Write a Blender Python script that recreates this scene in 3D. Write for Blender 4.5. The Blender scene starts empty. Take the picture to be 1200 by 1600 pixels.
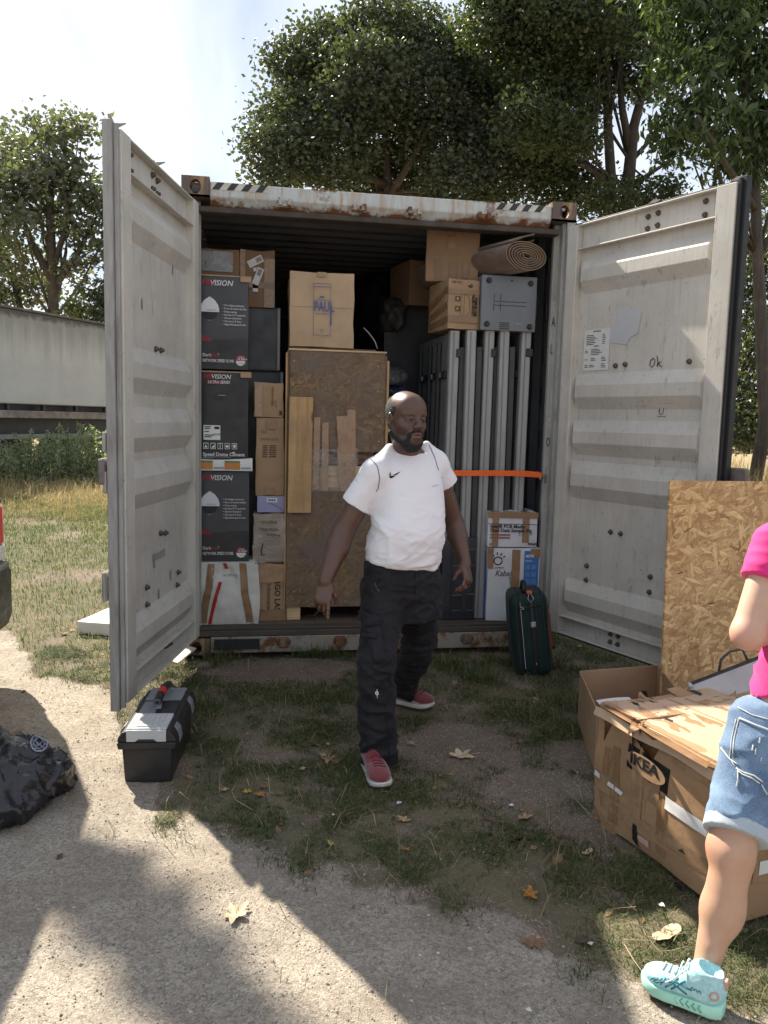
import bpy, bmesh, math, random
import numpy as np
from math import sin, cos, pi, radians, tan, atan2, sqrt
from mathutils import Vector, Matrix
from mathutils.bvhtree import BVHTree
random.seed(7); RNG = np.random.default_rng(11)
SC = bpy.context.scene
COL = SC.collection

# ------------------------------------------------------------------ camera
CAM_POS = np.array([0.4172, -4.988, 1.5015])
YAW, PITCH, ROLL, FPX = 0.1650, 0.1142, 0.0245, 1248.05
_fw = np.array([sin(YAW)*cos(PITCH), cos(YAW)*cos(PITCH), -sin(PITCH)])
_r = np.array([cos(YAW), -sin(YAW), 0.0]); _u = np.cross(_r, _fw)
_rt = _r*cos(ROLL)+_u*sin(ROLL); _up = -_r*sin(ROLL)+_u*cos(ROLL)
cam_data = bpy.data.cameras.new('camera')
cam = bpy.data.objects.new('camera', cam_data); COL.objects.link(cam)
cam_data.sensor_fit = 'VERTICAL'; cam_data.sensor_height = 36.0
cam_data.lens = 36.0*FPX/1600.0
cam_data.clip_start = 0.05; cam_data.clip_end = 600.0
cam.matrix_world = Matrix(((_rt[0], _up[0], -_fw[0], CAM_POS[0]), (_rt[1], _up[1], -_fw[1], CAM_POS[1]),
                           (_rt[2], _up[2], -_fw[2], CAM_POS[2]), (0, 0, 0, 1)))
SC.camera = cam

# ------------------------------------------------------------------ light
SUN_EL = radians(42.3); SUN_DIR = Vector((-0.47*cos(SUN_EL), 0.883*cos(SUN_EL), sin(SUN_EL))).normalized()
world = bpy.data.worlds.new('World'); SC.world = world; world.use_nodes = True
nt = world.node_tree; nt.nodes.clear()
def wn(t, **k):
    n = nt.nodes.new(t)
    for a, b in k.items(): setattr(n, a, b)
    return n
sky = wn('ShaderNodeTexSky'); sky.sky_type = 'NISHITA'; sky.sun_disc = False
sky.sun_elevation = SUN_EL; sky.sun_rotation = atan2(SUN_DIR.x, SUN_DIR.y)
sky.dust_density = 0.8; sky.air_density = 1.0
tc = wn('ShaderNodeTexCoord')
sep = wn('ShaderNodeSeparateXYZ'); nt.links.new(tc.outputs['Generated'], sep.inputs[0])
mz = wn('ShaderNodeMath', operation='MAXIMUM'); nt.links.new(sep.outputs[2], mz.inputs[0]); mz.inputs[1].default_value = 0.12
dx = wn('ShaderNodeMath', operation='DIVIDE'); nt.links.new(sep.outputs[0], dx.inputs[0]); nt.links.new(mz.outputs[0], dx.inputs[1])
dy = wn('ShaderNodeMath', operation='DIVIDE'); nt.links.new(sep.outputs[1], dy.inputs[0]); nt.links.new(mz.outputs[0], dy.inputs[1])
cmb = wn('ShaderNodeCombineXYZ'); nt.links.new(dx.outputs[0], cmb.inputs[0]); nt.links.new(dy.outputs[0], cmb.inputs[1])
mp = wn('ShaderNodeMapping'); mp.inputs['Rotation'].default_value = (0, 0, 0.5); mp.inputs['Scale'].default_value = (1.5, 0.34, 1)
nt.links.new(cmb.outputs[0], mp.inputs[0])
ns = wn('ShaderNodeTexNoise'); ns.inputs['Scale'].default_value = 1.15; ns.inputs['Detail'].default_value = 7; ns.inputs['Roughness'].default_value = 0.55
ns.inputs['Distortion'].default_value = 0.35
nt.links.new(mp.outputs[0], ns.inputs['Vector'])
cr = wn('ShaderNodeMapRange'); cr.inputs['From Min'].default_value = 0.36; cr.inputs['From Max'].default_value = 0.58
cr.inputs['To Min'].default_value = 0.0; cr.inputs['To Max'].default_value = 1.0
nt.links.new(ns.outputs[0], cr.inputs[0])
mxs = wn('ShaderNodeMix', data_type='RGBA')
tint = wn('ShaderNodeMix', data_type='RGBA', blend_type='MULTIPLY'); tint.inputs[0].default_value = 1.0
nt.links.new(sky.outputs[0], tint.inputs[6]); tint.inputs[7].default_value = (0.30, 0.31, 0.32, 1)
cl = wn('ShaderNodeMix', data_type='RGBA'); nt.links.new(cr.outputs[0], cl.inputs[0]); cl.inputs[6].default_value = (0.86, 0.98, 1.18, 1); cl.inputs[7].default_value = (1.50, 1.53, 1.60, 1)
nt.links.new(tint.outputs[2], mxs.inputs[6]); nt.links.new(cl.outputs[2], mxs.inputs[7]); mxs.inputs[0].default_value = 0.80
bg = wn('ShaderNodeBackground'); bg.inputs[1].default_value = 0.12
nt.links.new(mxs.outputs[2], bg.inputs[0])
ow = wn('ShaderNodeOutputWorld'); nt.links.new(bg.outputs[0], ow.inputs[0])

sun_data = bpy.data.lights.new('sun', 'SUN'); sun_data.energy = 2.2; sun_data.angle = radians(0.6); sun_data.color = (1.0, 0.91, 0.77)
sun = bpy.data.objects.new('sun', sun_data); COL.objects.link(sun)
sun.rotation_euler = SUN_DIR.to_track_quat('Z', 'Y').to_euler(); sun.location = (-6, 12, 14)

SC.view_settings.view_transform = 'Standard'; SC.view_settings.look = 'None'
SC.view_settings.gamma = 1.0; SC.view_settings.use_curve_mapping = False
SC.view_settings.exposure = 2.58
SC.cycles.use_denoising = True
try: SC.cycles.denoiser = 'OPENIMAGEDENOISE'
except Exception: pass
SC.cycles.max_bounces = 8; SC.cycles.transparent_max_bounces = 12
SC.cycles.sample_clamp_indirect = 8.0

# ------------------------------------------------------------------ pixel -> place (photo pixels, used only to measure)
def ray(x, y): return _fw+_rt*(x-600)/FPX+_up*(800-y)/FPX
def on_ground(x, y, z=0.0):
    d = ray(x, y); return CAM_POS+d*((z-CAM_POS[2])/d[2])
def on_depth(x, y, yy):
    d = ray(x, y); return CAM_POS+d*((yy-CAM_POS[1])/d[1])
def XZ(x, y, yy):
    p = on_depth(x, y, yy); return float(p[0]), float(p[2])

# ------------------------------------------------------------------ mesh helpers
class MB:
    def __init__(s): s.v = []; s.f = []; s.m = []; s.mi = 0
    def add(s, vs, fs):
        o = len(s.v); s.v += [tuple(map(float, p)) for p in vs]
        s.f += [tuple(o+i for i in f) for f in fs]; s.m += [s.mi]*len(fs); return s
    def box(s, x0, x1, y0, y1, z0, z1):
        return s.add([(x0,y0,z0),(x1,y0,z0),(x1,y1,z0),(x0,y1,z0),(x0,y0,z1),(x1,y0,z1),(x1,y1,z1),(x0,y1,z1)],
                     [(0,3,2,1),(4,5,6,7),(0,1,5,4),(1,2,6,5),(2,3,7,6),(3,0,4,7)])
    def hexa(s, b, t):
        return s.add(list(b)+list(t), [(3,2,1,0),(4,5,6,7),(0,1,5,4),(1,2,6,5),(2,3,7,6),(3,0,4,7)])
    def poly(s, pts): return s.add(pts, [tuple(range(len(pts)))])
    def prism(s, pts, off):
        n = len(pts); off = np.array(off); t = [tuple(np.array(p)+off) for p in pts]
        return s.add(list(pts)+t, [tuple(range(n))[::-1], tuple(range(n, 2*n))]+[(i,(i+1)%n,n+(i+1)%n,n+i) for i in range(n)])
    def tube(s, pts, rad, n=8, cap=True):
        pts = [np.array(p, float) for p in pts]; k = len(pts)
        if not hasattr(rad, '__len__'): rad = [rad]*k
        o = len(s.v); up = None
        for i, p in enumerate(pts):
            t = pts[min(i+1, k-1)]-pts[max(i-1, 0)]; t = t/(np.linalg.norm(t)+1e-12)
            if up is None: up = np.array([0,0,1.0]) if abs(t[2]) < .9 else np.array([1.0,0,0])
            a = np.cross(up, t); a /= np.linalg.norm(a)+1e-12; b = np.cross(t, a); up = b
            for j in range(n):
                q = p+rad[i]*(a*cos(2*pi*j/n)+b*sin(2*pi*j/n)); s.v.append(tuple(q))
        for i in range(k-1):
            for j in range(n):
                s.f.append((o+i*n+j, o+i*n+(j+1)%n, o+(i+1)*n+(j+1)%n, o+(i+1)*n+j)); s.m.append(s.mi)
        if cap:
            s.f.append(tuple(o+j for j in range(n))[::-1]); s.m.append(s.mi)
            s.f.append(tuple(o+(k-1)*n+j for j in range(n))); s.m.append(s.mi)
        return s
    def lathe(s, prof, n=16, c=(0,0,0), ax=2):
        o = len(s.v); k = len(prof)
        for r, h in prof:
            for j in range(n):
                a = 2*pi*j/n; q = [r*cos(a), r*sin(a), h]
                if ax == 1: q = [q[0], q[2], -q[1]]
                if ax == 0: q = [q[2], q[0], q[1]]
                s.v.append((q[0]+c[0], q[1]+c[1], q[2]+c[2]))
        for i in range(k-1):
            for j in range(n):
                s.f.append((o+i*n+j, o+i*n+(j+1)%n, o+(i+1)*n+(j+1)%n, o+(i+1)*n+j)); s.m.append(s.mi)
        s.f.append(tuple(o+j for j in range(n))[::-1]); s.m.append(s.mi)
        s.f.append(tuple(o+(k-1)*n+j for j in range(n))); s.m.append(s.mi)
        return s
    def grid(s, fn, nu, nv, closeu=False):
        o = len(s.v)
        for j in range(nv+1):
            for i in range(nu+(0 if closeu else 1)): s.v.append(tuple(map(float, fn(i/nu, j/nv))))
        w = nu if closeu else nu+1
        for j in range(nv):
            for i in range(nu):
                a = o+j*w+i; b = o+j*w+(i+1)%w; s.f.append((a, b, b+w, a+w)); s.m.append(s.mi)
        return s
    def xf(s, M, start=0):
        s.v[start:] = [tuple(M @ Vector(p)) for p in s.v[start:]]; return s
    def build(s, name, mats, parent=None, smooth=False, bevel=0.0, seg=1, M=None, auto=None):
        me = bpy.data.meshes.new(name); me.from_pydata(s.v, [], s.f)
        if not isinstance(mats, (list, tuple)): mats = [mats]
        for m in mats: me.materials.append(m)
        if len(mats) > 1: me.polygons.foreach_set('material_index', s.m)
        bm = bmesh.new(); bm.from_mesh(me)
        if bevel > 0:
            bmesh.ops.remove_doubles(bm, verts=bm.verts, dist=1e-5)
            bmesh.ops.recalc_face_normals(bm, faces=bm.faces)
            es = [e for e in bm.edges if len(e.link_faces) == 2 and e.calc_face_angle(0) > 0.5]
            bmesh.ops.bevel(bm, geom=es, offset=bevel, segments=seg, profile=0.6, affect='EDGES', clamp_overlap=True)
        else: bmesh.ops.recalc_face_normals(bm, faces=bm.faces)
        bm.to_mesh(me); bm.free()
        if smooth:
            me.polygons.foreach_set('use_smooth', [True]*len(me.polygons))
            if auto: me.set_sharp_from_angle(angle=auto)
        o = bpy.data.objects.new(name, me); COL.objects.link(o)
        if M is not None: o.matrix_local = M
        if parent is not None: o.parent = parent
        return o

def raw(name, verts, faces, mat, parent=None, smooth=True, col=None):
    me = bpy.data.meshes.new(name)
    verts = np.asarray(verts, np.float32); faces = np.asarray(faces, np.int32)
    me.vertices.add(len(verts)); me.vertices.foreach_set('co', verts.ravel())
    k = faces.shape[1]; me.loops.add(faces.size); me.loops.foreach_set('vertex_index', faces.ravel())
    me.polygons.add(len(faces)); me.polygons.foreach_set('loop_start', np.arange(0, faces.size, k, dtype=np.int32))
    me.update(calc_edges=True)
    if mat is not None: me.materials.append(mat)
    me.polygons.foreach_set('use_smooth', [smooth]*len(faces))
    if col is not None:
        a = me.attributes.new('tint', 'FLOAT_COLOR', 'POINT'); c = np.ones((len(verts), 4), np.float32); c[:, :col.shape[1]] = col
        a.data.foreach_set('color', c.ravel())
    o = bpy.data.objects.new(name, me); COL.objects.link(o)
    if parent is not None: o.parent = parent
    return o

def thing(name, label, cat, loc=(0,0,0), rot=(0,0,0), group=None):
    o = bpy.data.objects.new(name, None); COL.objects.link(o); o.empty_display_size = 0.1
    o.location = loc; o.rotation_euler = rot; o['label'] = label; o['category'] = cat
    if group: o['group'] = group
    return o
def tag(o, label, cat, group=None):
    o['label'] = label; o['category'] = cat
    if group: o['group'] = group
    return o
def struct(o): o['kind'] = 'structure'; return o
def stuff(o): o['kind'] = 'stuff'; return o
def frameM(o, x, y, z=None):
    x = Vector(x).normalized(); y = Vector(y).normalized(); z = x.cross(y).normalized() if z is None else Vector(z)
    return Matrix(((x[0],y[0],z[0],o[0]),(x[1],y[1],z[1],o[1]),(x[2],y[2],z[2],o[2]),(0,0,0,1)))
FRONT = lambda x, y, z: frameM((x,y,z), (1,0,0), (0,0,1))       # flat print on a face that looks towards -Y
_fontobj = None
def text(s, size, M, mat, parent, name='lettering', bold=0.0, shear=0.0, sx=1.0, align='LEFT', ext=0.0006):
    cu = bpy.data.curves.new(name, 'FONT'); cu.body = s; cu.size = size; cu.offset = bold*size; cu.shear = shear
    cu.align_x = align; cu.extrude = ext; cu.resolution_u = 2
    t = bpy.data.objects.new(name, cu); COL.objects.link(t)
    me = bpy.data.meshes.new_from_object(t); bpy.data.objects.remove(t); bpy.data.curves.remove(cu)
    me.materials.clear(); me.materials.append(mat); me.name = name
    o = bpy.data.objects.new(name, me); COL.objects.link(o)
    o.matrix_local = M @ Matrix.Diagonal((sx, 1, 1, 1))
    if parent is not None: o.parent = parent
    return o
def decal(pts2, M, mat, parent, name, t=0.0008):
    mb = MB().prism([(p[0], p[1], 0) for p in pts2], (0, 0, t)); o = mb.build(name, mat, parent); o.matrix_local = M; return o
def rect2(x0, y0, x1, y1): return [(x0,y0),(x1,y0),(x1,y1),(x0,y1)]
def disc2(cx, cy, rx, ry=None, a0=0, a1=2*pi, n=24):
    ry = rx if ry is None else ry
    return [(cx+rx*cos(a0+(a1-a0)*i/n), cy+ry*sin(a0+(a1-a0)*i/n)) for i in range(n+(0 if a1-a0 > 6.28 else 1))]
def fnoise(P, seed, freq, octaves=3, gain=0.5):
    # smooth pseudo-noise: sums of sines with random directions and a little warping
    r = np.random.default_rng(seed); P = np.asarray(P, float); out = 0; amp = 1; tot = 0
    for o in range(octaves):
        acc = 0
        for k in range(5):
            d = r.normal(size=P.shape[-1]); d /= np.linalg.norm(d); d2 = r.normal(size=P.shape[-1]); d2 /= np.linalg.norm(d2)
            w = freq*(2**o)*r.uniform(.7, 1.4)
            acc = acc+np.sin(P@d*w*2*pi+r.uniform(0, 7)+1.3*np.sin(P@d2*w*2*pi*.6+r.uniform(0, 7)))
        out = out+amp*acc/5*1.6; tot += amp; amp *= gain
    return out/tot

# ------------------------------------------------------------------ materials
class NT:
    def __init__(s, name):
        s.mat = bpy.data.materials.new(name); s.mat.use_nodes = True; s.t = s.mat.node_tree
        s.b = s.t.nodes['Principled BSDF']; s.out = s.t.nodes['Material Output']
    def n(s, typ, ins=None, **k):
        q = s.t.nodes.new(typ)
        for a, b in k.items(): setattr(q, a, b)
        for a, b in (ins or {}).items():
            if hasattr(b, 'bl_idname') or hasattr(b, 'is_linked'): s.t.links.new(b, q.inputs[a])
            else: q.inputs[a].default_value = b
        return q
    def obj(s, scale=(1,1,1), rot=(0,0,0), rand=True):
        tc = s.n('ShaderNodeTexCoord').outputs['Object']
        m = s.n('ShaderNodeMapping', {'Vector': tc, 'Scale': scale, 'Rotation': rot})
        if not rand: return m.outputs[0]
        oi = s.n('ShaderNodeObjectInfo').outputs['Random']
        mm = s.n('ShaderNodeMath', {0: oi, 1: 37.0}, operation='MULTIPLY').outputs[0]
        return s.n('ShaderNodeVectorMath', {0: m.outputs[0], 1: mm}, operation='ADD').outputs[0]
    def noise(s, vec, scale, detail=4, rough=.55, dist=0.0):
        return s.n('ShaderNodeTexNoise', {'Vector': vec, 'Scale': scale, 'Detail': detail, 'Roughness': rough, 'Distortion': dist}).outputs[0]
    def ramp(s, fac, lo, hi, a=0.0, b=1.0):
        return s.n('ShaderNodeMapRange', {0: fac, 1: lo, 2: hi, 3: a, 4: b}).outputs[0]
    def mix(s, fac, a, b, mode='MIX'):
        q = s.n('ShaderNodeMix', data_type='RGBA', blend_type=mode)
        for i, v in ((0, fac), (6, a), (7, b)):
            if hasattr(v, 'is_linked'): s.t.links.new(v, q.inputs[i])
            else: q.inputs[i].default_value = v if i == 0 else (tuple(v)+(1,))[:4]
        return q.outputs[2]
    def math(s, op, a, b=0.0): return s.n('ShaderNodeMath', {0: a, 1: b}, operation=op).outputs[0]
    def bump(s, h, strength=.3, dist=.01, normal=None):
        ins = {'Height': h, 'Strength': strength, 'Distance': dist}
        if normal is not None: ins['Normal'] = normal
        return s.n('ShaderNodeBump', ins).outputs[0]
    def set(s, **k):
        for a, v in k.items():
            i = s.b.inputs[a.replace('_', ' ')]
            if hasattr(v, 'is_linked'): s.t.links.new(v, i)
            else: i.default_value = v if (not isinstance(v, tuple) or i.type == 'VECTOR') else (v+(1,))[:4]
        return s.mat
_cache = {}
def M(name, c1, c2=None, scale=8.0, rough=.6, bump=.15, bscale=60.0, metallic=0.0, spec=.4, stretch=(1,1,1), dirt=0.0, dist=.004, rvar=.1):
    if name in _cache: return _cache[name]
    t = NT(name); v = t.obj(stretch)
    c2 = c2 or tuple(min(1, x*.72) for x in c1)
    a = t.ramp(t.noise(v, scale, 5, .6), .3, .7)
    col = t.mix(a, c1, c2)
    if dirt > 0:
        d = t.ramp(t.noise(v, scale*.35, 6, .65), .5, .72, 0, dirt); col = t.mix(d, col, (.09, .075, .06))
    r = t.ramp(t.noise(v, scale*2.3, 3), .3, .7, max(0.02, rough-rvar), min(1, rough+rvar))
    kw = dict(Base_Color=col, Roughness=r, Metallic=metallic, Specular_IOR_Level=spec)
    if bump > 0: kw['Normal'] = t.bump(t.noise(v, bscale, 4), bump, dist)
    m = t.set(**kw); _cache[name] = m; return m
# ------------------------------------------------------------------ special materials
def mat_paint_door():
    t = NT('aged_door_paint'); v = t.obj(rand=False)
    base = t.mix(t.ramp(t.noise(v, 3.0, 6, .65), .35, .68), (.575,.55,.495), (.46,.44,.39))
    st = t.noise(t.obj((60,60,1.6), rand=False), 1.0, 5, .7)
    col = t.mix(t.ramp(st, .50, .74, 0, .42), base, (.33,.31,.265))
    fl = t.noise(t.obj((9,9,3), rand=False), 2.2, 8, .75)
    col = t.mix(t.ramp(fl, .585, .66, 0, .6), col, (.25,.235,.20)); sc = t.noise(t.obj((4,4,110), (0,.25,.2), rand=False), 1.0, 3, .6); col = t.mix(t.ramp(sc, .70, .76, 0, .5), col, (.20,.19,.18))
    sp = t.noise(v, 46.0, 3, .5)
    col = t.mix(t.ramp(sp, .70, .76, 0, .8), col, (.10,.075,.055))
    rs = t.noise(t.obj((5,5,2), rand=False), 1.3, 7, .72)
    col = t.mix(t.ramp(rs, .68, .74, 0, .45), col, (.16,.085,.045))
    return t.set(Base_Color=col, Roughness=t.ramp(fl, .3, .7, .5, .72), Specular_IOR_Level=.35, Normal=t.bump(t.noise(v, 30, 5), .12, .004))
def mat_rusty(paint=(.52,.56,.58), amt=.52, name='rusty_paint', scale=3.0):
    t = NT(name); v = t.obj(rand=False)
    n1 = t.noise(v, scale, 9, .72, .3); n2 = t.noise(t.obj((14,14,3), rand=False), 1.0, 6, .7)
    rust = t.mix(t.noise(v, 30, 6, .7), (.055,.028,.017), (.23,.098,.042))
    pc = t.mix(t.ramp(n2, .4, .7), paint, tuple(x*.78 for x in paint))
    st = t.mix(t.ramp(n2, .5, .66, 0, .6), pc, (.42,.27,.14))
    if name == 'rust_streaked_pale_paint':
        dr = t.noise(t.obj((26,26,2.2), rand=False), 1.0, 5, .7); st = t.mix(t.ramp(dr, .52, .70, 0, .85), st, (.36,.20,.085))
        z = t.n('ShaderNodeSeparateXYZ', {0: v}).outputs[2]; n1 = t.math('ADD', n1, t.math('MULTIPLY', t.math('SUBTRACT', 1.0, t.ramp(z, 2.738, 2.79)), .22)); n1 = t.math('ADD', n1, t.math('MULTIPLY', t.ramp(z, 2.858, 2.872), .10))
    f = t.ramp(n1, amt, amt+.07)
    col = t.mix(f, st, rust)
    return t.set(Base_Color=col, Roughness=t.mix(f, (.5,.5,.5), (.9,.9,.9)), Specular_IOR_Level=.3,
                 Normal=t.bump(t.math('ADD', n1, t.math('MULTIPLY', t.noise(v, 90, 4), .4)), .5, .006))
def mat_osb(name, dark=1.0, grey=0.0):
    t = NT(name); lay = []
    for i, (ang, sc) in enumerate(((.15, 1.0), (1.2, .9), (-.7, 1.1), (1.75, 1.3))):
        v = t.obj((1,1,1), (0, ang, 0)); nz = t.n('ShaderNodeTexNoise', {'Vector': v, 'Scale': 6.0, 'Detail': 2.0}).outputs[1]
        vv = t.n('ShaderNodeVectorMath', {0: v, 1: t.n('ShaderNodeVectorMath', {0: nz, 3: .022}, operation='SCALE').outputs[0]}, operation='ADD').outputs[0]
        vv = t.n('ShaderNodeMapping', {'Vector': vv, 'Scale': (56*sc, 9, 12.5*sc)}).outputs[0]
        vo = t.n('ShaderNodeTexVoronoi', {'Vector': vv, 'Scale': 1.0, 'Randomness': 1.0})
        g = t.noise(t.n('ShaderNodeMapping', {'Vector': v, 'Scale': (160, 20, 7)}).outputs[0], 1.0, 3, .6)
        cs = t.n('ShaderNodeSeparateColor', {0: vo.outputs['Color']})
        c = t.mix(cs.outputs[0], tuple(x*dark for x in (.31,.175,.078)), tuple(x*dark for x in (.62,.43,.215)))
        c = t.mix(t.ramp(cs.outputs[1], .84, .97, 0, .6), c, tuple(x*dark for x in (.19,.09,.038)))
        c = t.mix(t.ramp(g, .42, .68, 0, .45), c, tuple(x*dark for x in (.24,.13,.055)))
        c = t.mix(t.ramp(vo.outputs['Distance'], .5, .85, 0, .4), c, tuple(x*dark for x in (.20,.10,.045)))
        lay.append((c, cs.outputs[2], vo.outputs['Distance']))
    c, h, d = lay[0]
    for c2, h2, d2 in lay[1:]:
        f = t.ramp(t.math('SUBTRACT', h2, h), -.02, .02); c = t.mix(f, c, c2)
        h = t.math('MAXIMUM', h, h2)
    fine = t.obj((90, 90, 26)); fn = t.noise(fine, 1.0, 4, .7)
    c = t.mix(t.ramp(fn, .55, .75, 0, .4), c, tuple(x*dark for x in (.62,.44,.23)))
    big = t.noise(t.obj(), 3.0, 6, .7, .6)
    if grey > 0: c = t.mix(t.ramp(big, .34, .62, 0, grey), c, (.150,.120,.102))
    if grey > 0: c = t.mix(t.ramp(t.noise(t.obj((1,1,1.6)), 4.5, 7, .75, 1.0), .56, .72, 0, .65), c, (.062,.05,.042))
    return t.set(Base_Color=c, Roughness=.75, Specular_IOR_Level=.25, Normal=t.bump(t.math('ADD', h, fn), .35, .004))
def mat_wood(name, c1=(.46,.30,.14), c2=(.30,.17,.075), axis=2, knots=True):
    s = [26, 26, 26]; s[axis] = 1.6
    t = NT(name); v = t.obj(tuple(s)); n = t.noise(v, 1.0, 5, .6, .6)
    w = t.noise(v, .7, 3, .5, 1.2)
    col = t.mix(t.ramp(w, .35, .68, 0, .7), c1, c2); col = t.mix(t.ramp(n, .5, .72, 0, .55), col, tuple(x*.55 for x in c2))
    ks = [7,7,7]; ks[axis] = 3.2
    k = t.n('ShaderNodeTexVoronoi', {'Vector': t.obj(tuple(ks)), 'Scale': 1.0}).outputs['Distance']
    if knots: col = t.mix(t.ramp(k, .08, .17, .85, 0), col, (.10,.05,.025))
    col = t.mix(t.ramp(t.noise(t.obj(), 3, 5, .7), .52, .7, 0, .5), col, (.19,.145,.10))
    return t.set(Base_Color=col, Roughness=.7, Specular_IOR_Level=.25, Normal=t.bump(n, .25, .003))
def mat_card(name, c=(.37,.245,.145)):
    t = NT(name); v = t.obj()
    n = t.noise(v, 5.0, 6, .6); l = t.noise(t.obj((400, 400, 10)), 1.0, 2)
    col = t.mix(t.ramp(n, .35, .68), c, tuple(x*.82 for x in c))
    col = t.mix(t.ramp(t.noise(t.obj((3,3,9)), 1.6, 6, .7), .58, .7, 0, .35), col, tuple(x*.6 for x in c))
    h = t.math('ADD', t.math('MULTIPLY', t.noise(v, 7, 4, .5), 3.0), t.math('MULTIPLY', l, .12))
    return t.set(Base_Color=col, Roughness=.78, Specular_IOR_Level=.25, Normal=t.bump(h, .35, .006))
def mat_tape(name='brown_tape', c=(.21,.125,.065), rough=.28):
    t = NT(name); v = t.obj((1,1,1))
    n = t.noise(v, 12, 5, .6); w = t.noise(t.obj((70,70,9)), 1.0, 4, .6, 1.2)
    col = t.mix(t.ramp(n, .35, .7), c, tuple(x*1.35 for x in c))
    return t.set(Base_Color=col, Roughness=t.ramp(n, .3, .7, rough-.06, rough+.2), Specular_IOR_Level=.5, Normal=t.bump(w, .3, .004))
def mat_skin(name, k=1.0, sub=(.35,.12,.06), oil=.42):
    t = NT(name); a = t.n('ShaderNodeVertexColor', layer_name='tint').outputs[0]; v = t.obj(rand=False)
    n = t.noise(v, 25, 5, .6)
    col = t.mix(t.ramp(n, .3, .7, 0, .22), a, t.mix(1.0, a, (.62,.55,.52), 'MULTIPLY'))
    return t.set(Base_Color=col, Roughness=t.ramp(n, .3, .7, oil-.05, oil+.1), Specular_IOR_Level=.5, Subsurface_Weight=.08, Subsurface_Radius=(.012,.005,.003),
                 Subsurface_Scale=.5, Normal=t.bump(t.noise(v, 260, 3), .12, .002))
def mat_cloth(name, c, c2=None, rough=.85, weave=700, sheen=.2, bump=.15, scale=5):
    t = NT(name); v = t.obj(rand=False)
    col = t.mix(t.ramp(t.noise(v, scale, 5, .6), .35, .7), c, c2 or tuple(x*.85 for x in c))
    h = t.math('ADD', t.noise(v, weave, 2), t.math('MULTIPLY', t.noise(v, 45, 4), 1.2))
    return t.set(Base_Color=col, Roughness=rough, Specular_IOR_Level=.2, Sheen_Weight=sheen, Sheen_Roughness=.5, Normal=t.bump(h, bump, .002))
def mat_leaf(name, ca, cb, cc=None, trans=.45, fac=.06):
    trans *= .75
    t = NT(name)
    isl = t.n('ShaderNodeNewGeometry').outputs['Random Per Island']
    v = t.obj(rand=True); n = t.noise(v, .6, 4, .6)
    f = t.math('ADD', t.math('MULTIPLY', isl, .6), t.math('MULTIPLY', t.ramp(n, .35, .65), .4))
    col = t.mix(f, ca, cb)
    if cc: col = t.mix(t.ramp(isl, 1-fac, 1-fac+.005), col, cc)
    t.set(Base_Color=col, Roughness=.5, Specular_IOR_Level=.4)
    tr = t.n('ShaderNodeBsdfTranslucent', {'Color': t.mix(1.0, col, (1.5,1.7,.6), 'MULTIPLY')}).outputs[0]
    mx = t.n('ShaderNodeMixShader', {0: trans, 1: t.b.outputs[0], 2: tr}).outputs[0]
    t.t.links.new(mx, t.out.inputs[0]); return t.mat
def mat_tint(name, rough=.8, trans=0.0):
    t = NT(name); a = t.n('ShaderNodeVertexColor', layer_name='tint').outputs[0]; t.set(Base_Color=a, Roughness=rough, Specular_IOR_Level=.25)
    if trans:
        tr = t.n('ShaderNodeBsdfTranslucent', {'Color': a}).outputs[0]
        mx = t.n('ShaderNodeMixShader', {0: trans, 1: t.b.outputs[0], 2: tr}).outputs[0]; t.t.links.new(mx, t.out.inputs[0])
    return t.mat
def mat_film(name, c=(.8,.82,.85), alpha=.3):
    t = NT(name); n = t.noise(t.obj((9,9,40)), 1.0, 5, .7, 1.5)
    tp = t.n('ShaderNodeBsdfTransparent').outputs[0]; t.set(Base_Color=c, Roughness=.12, Specular_IOR_Level=.6, Normal=t.bump(n, .8, .01))
    mx = t.n('ShaderNodeMixShader', {0: t.ramp(n, .35, .7, alpha*.5, alpha*1.6), 1: tp, 2: t.b.outputs[0]}).outputs[0]
    t.t.links.new(mx, t.out.inputs[0]); return t.mat
DOORP = mat_paint_door()
HEADP = mat_rusty((.48,.51,.50), .60, 'rust_streaked_pale_paint')
RUST = mat_rusty((.115,.085,.068), .50, 'rusted_casting')
SILLP = mat_rusty((.25,.24,.205), .52, 'worn_sill_paint', 6.0)
JAMBP = M('grey_jamb_paint', (.40,.40,.375), (.30,.295,.27), 6, .6, .15, 40, dirt=.7, stretch=(3,3,1))
INNERP = M('inner_wall_paint', (.17,.18,.195), (.12,.125,.14), 4, .6, .1, 30, dirt=.5)
FLOORW = mat_wood('dark_floor_wood', (.13,.10,.075), (.08,.06,.045), 0, False)
RUBBER = M('black_rubber', (.02,.02,.021), None, 10, .55, .1, 60)
CARD = mat_card('kraft_cardboard'); CARD2 = mat_card('pale_cardboard', (.47,.34,.215)); CARD3 = mat_card('dark_cardboard', (.27,.175,.105))
TAPE = mat_tape(); TAPE2 = mat_tape('clear_tan_tape', (.275,.175,.10), .22)
OSB_DARK = mat_osb('weathered_osb', .47, .92); OSB = mat_osb('fresh_osb', 1.32)
PINE = mat_wood('pine_wood', (.50,.33,.16), (.33,.19,.085), 2); PINEX = mat_wood('pale_pine_wood', (.66,.50,.29), (.52,.36,.18), 0, False)
INK = M('black_ink', (.014,.014,.015), None, 10, .6, 0); INKR = M('red_ink', (.42,.02,.03), None, 10, .5, 0)
INKW = M('white_ink', (.72,.72,.72), None, 10, .5, 0); INKB = M('blue_ink', (.075,.12,.33), None, 10, .55, 0)
INKBR = M('brown_print_ink', (.075,.05,.032), None, 10, .6, 0); INKG = M('grey_ink', (.28,.28,.29), None, 10, .55, 0)
PAPER = M('white_paper', (.72,.72,.71), (.64,.64,.63), 12, .65, .05)
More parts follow.
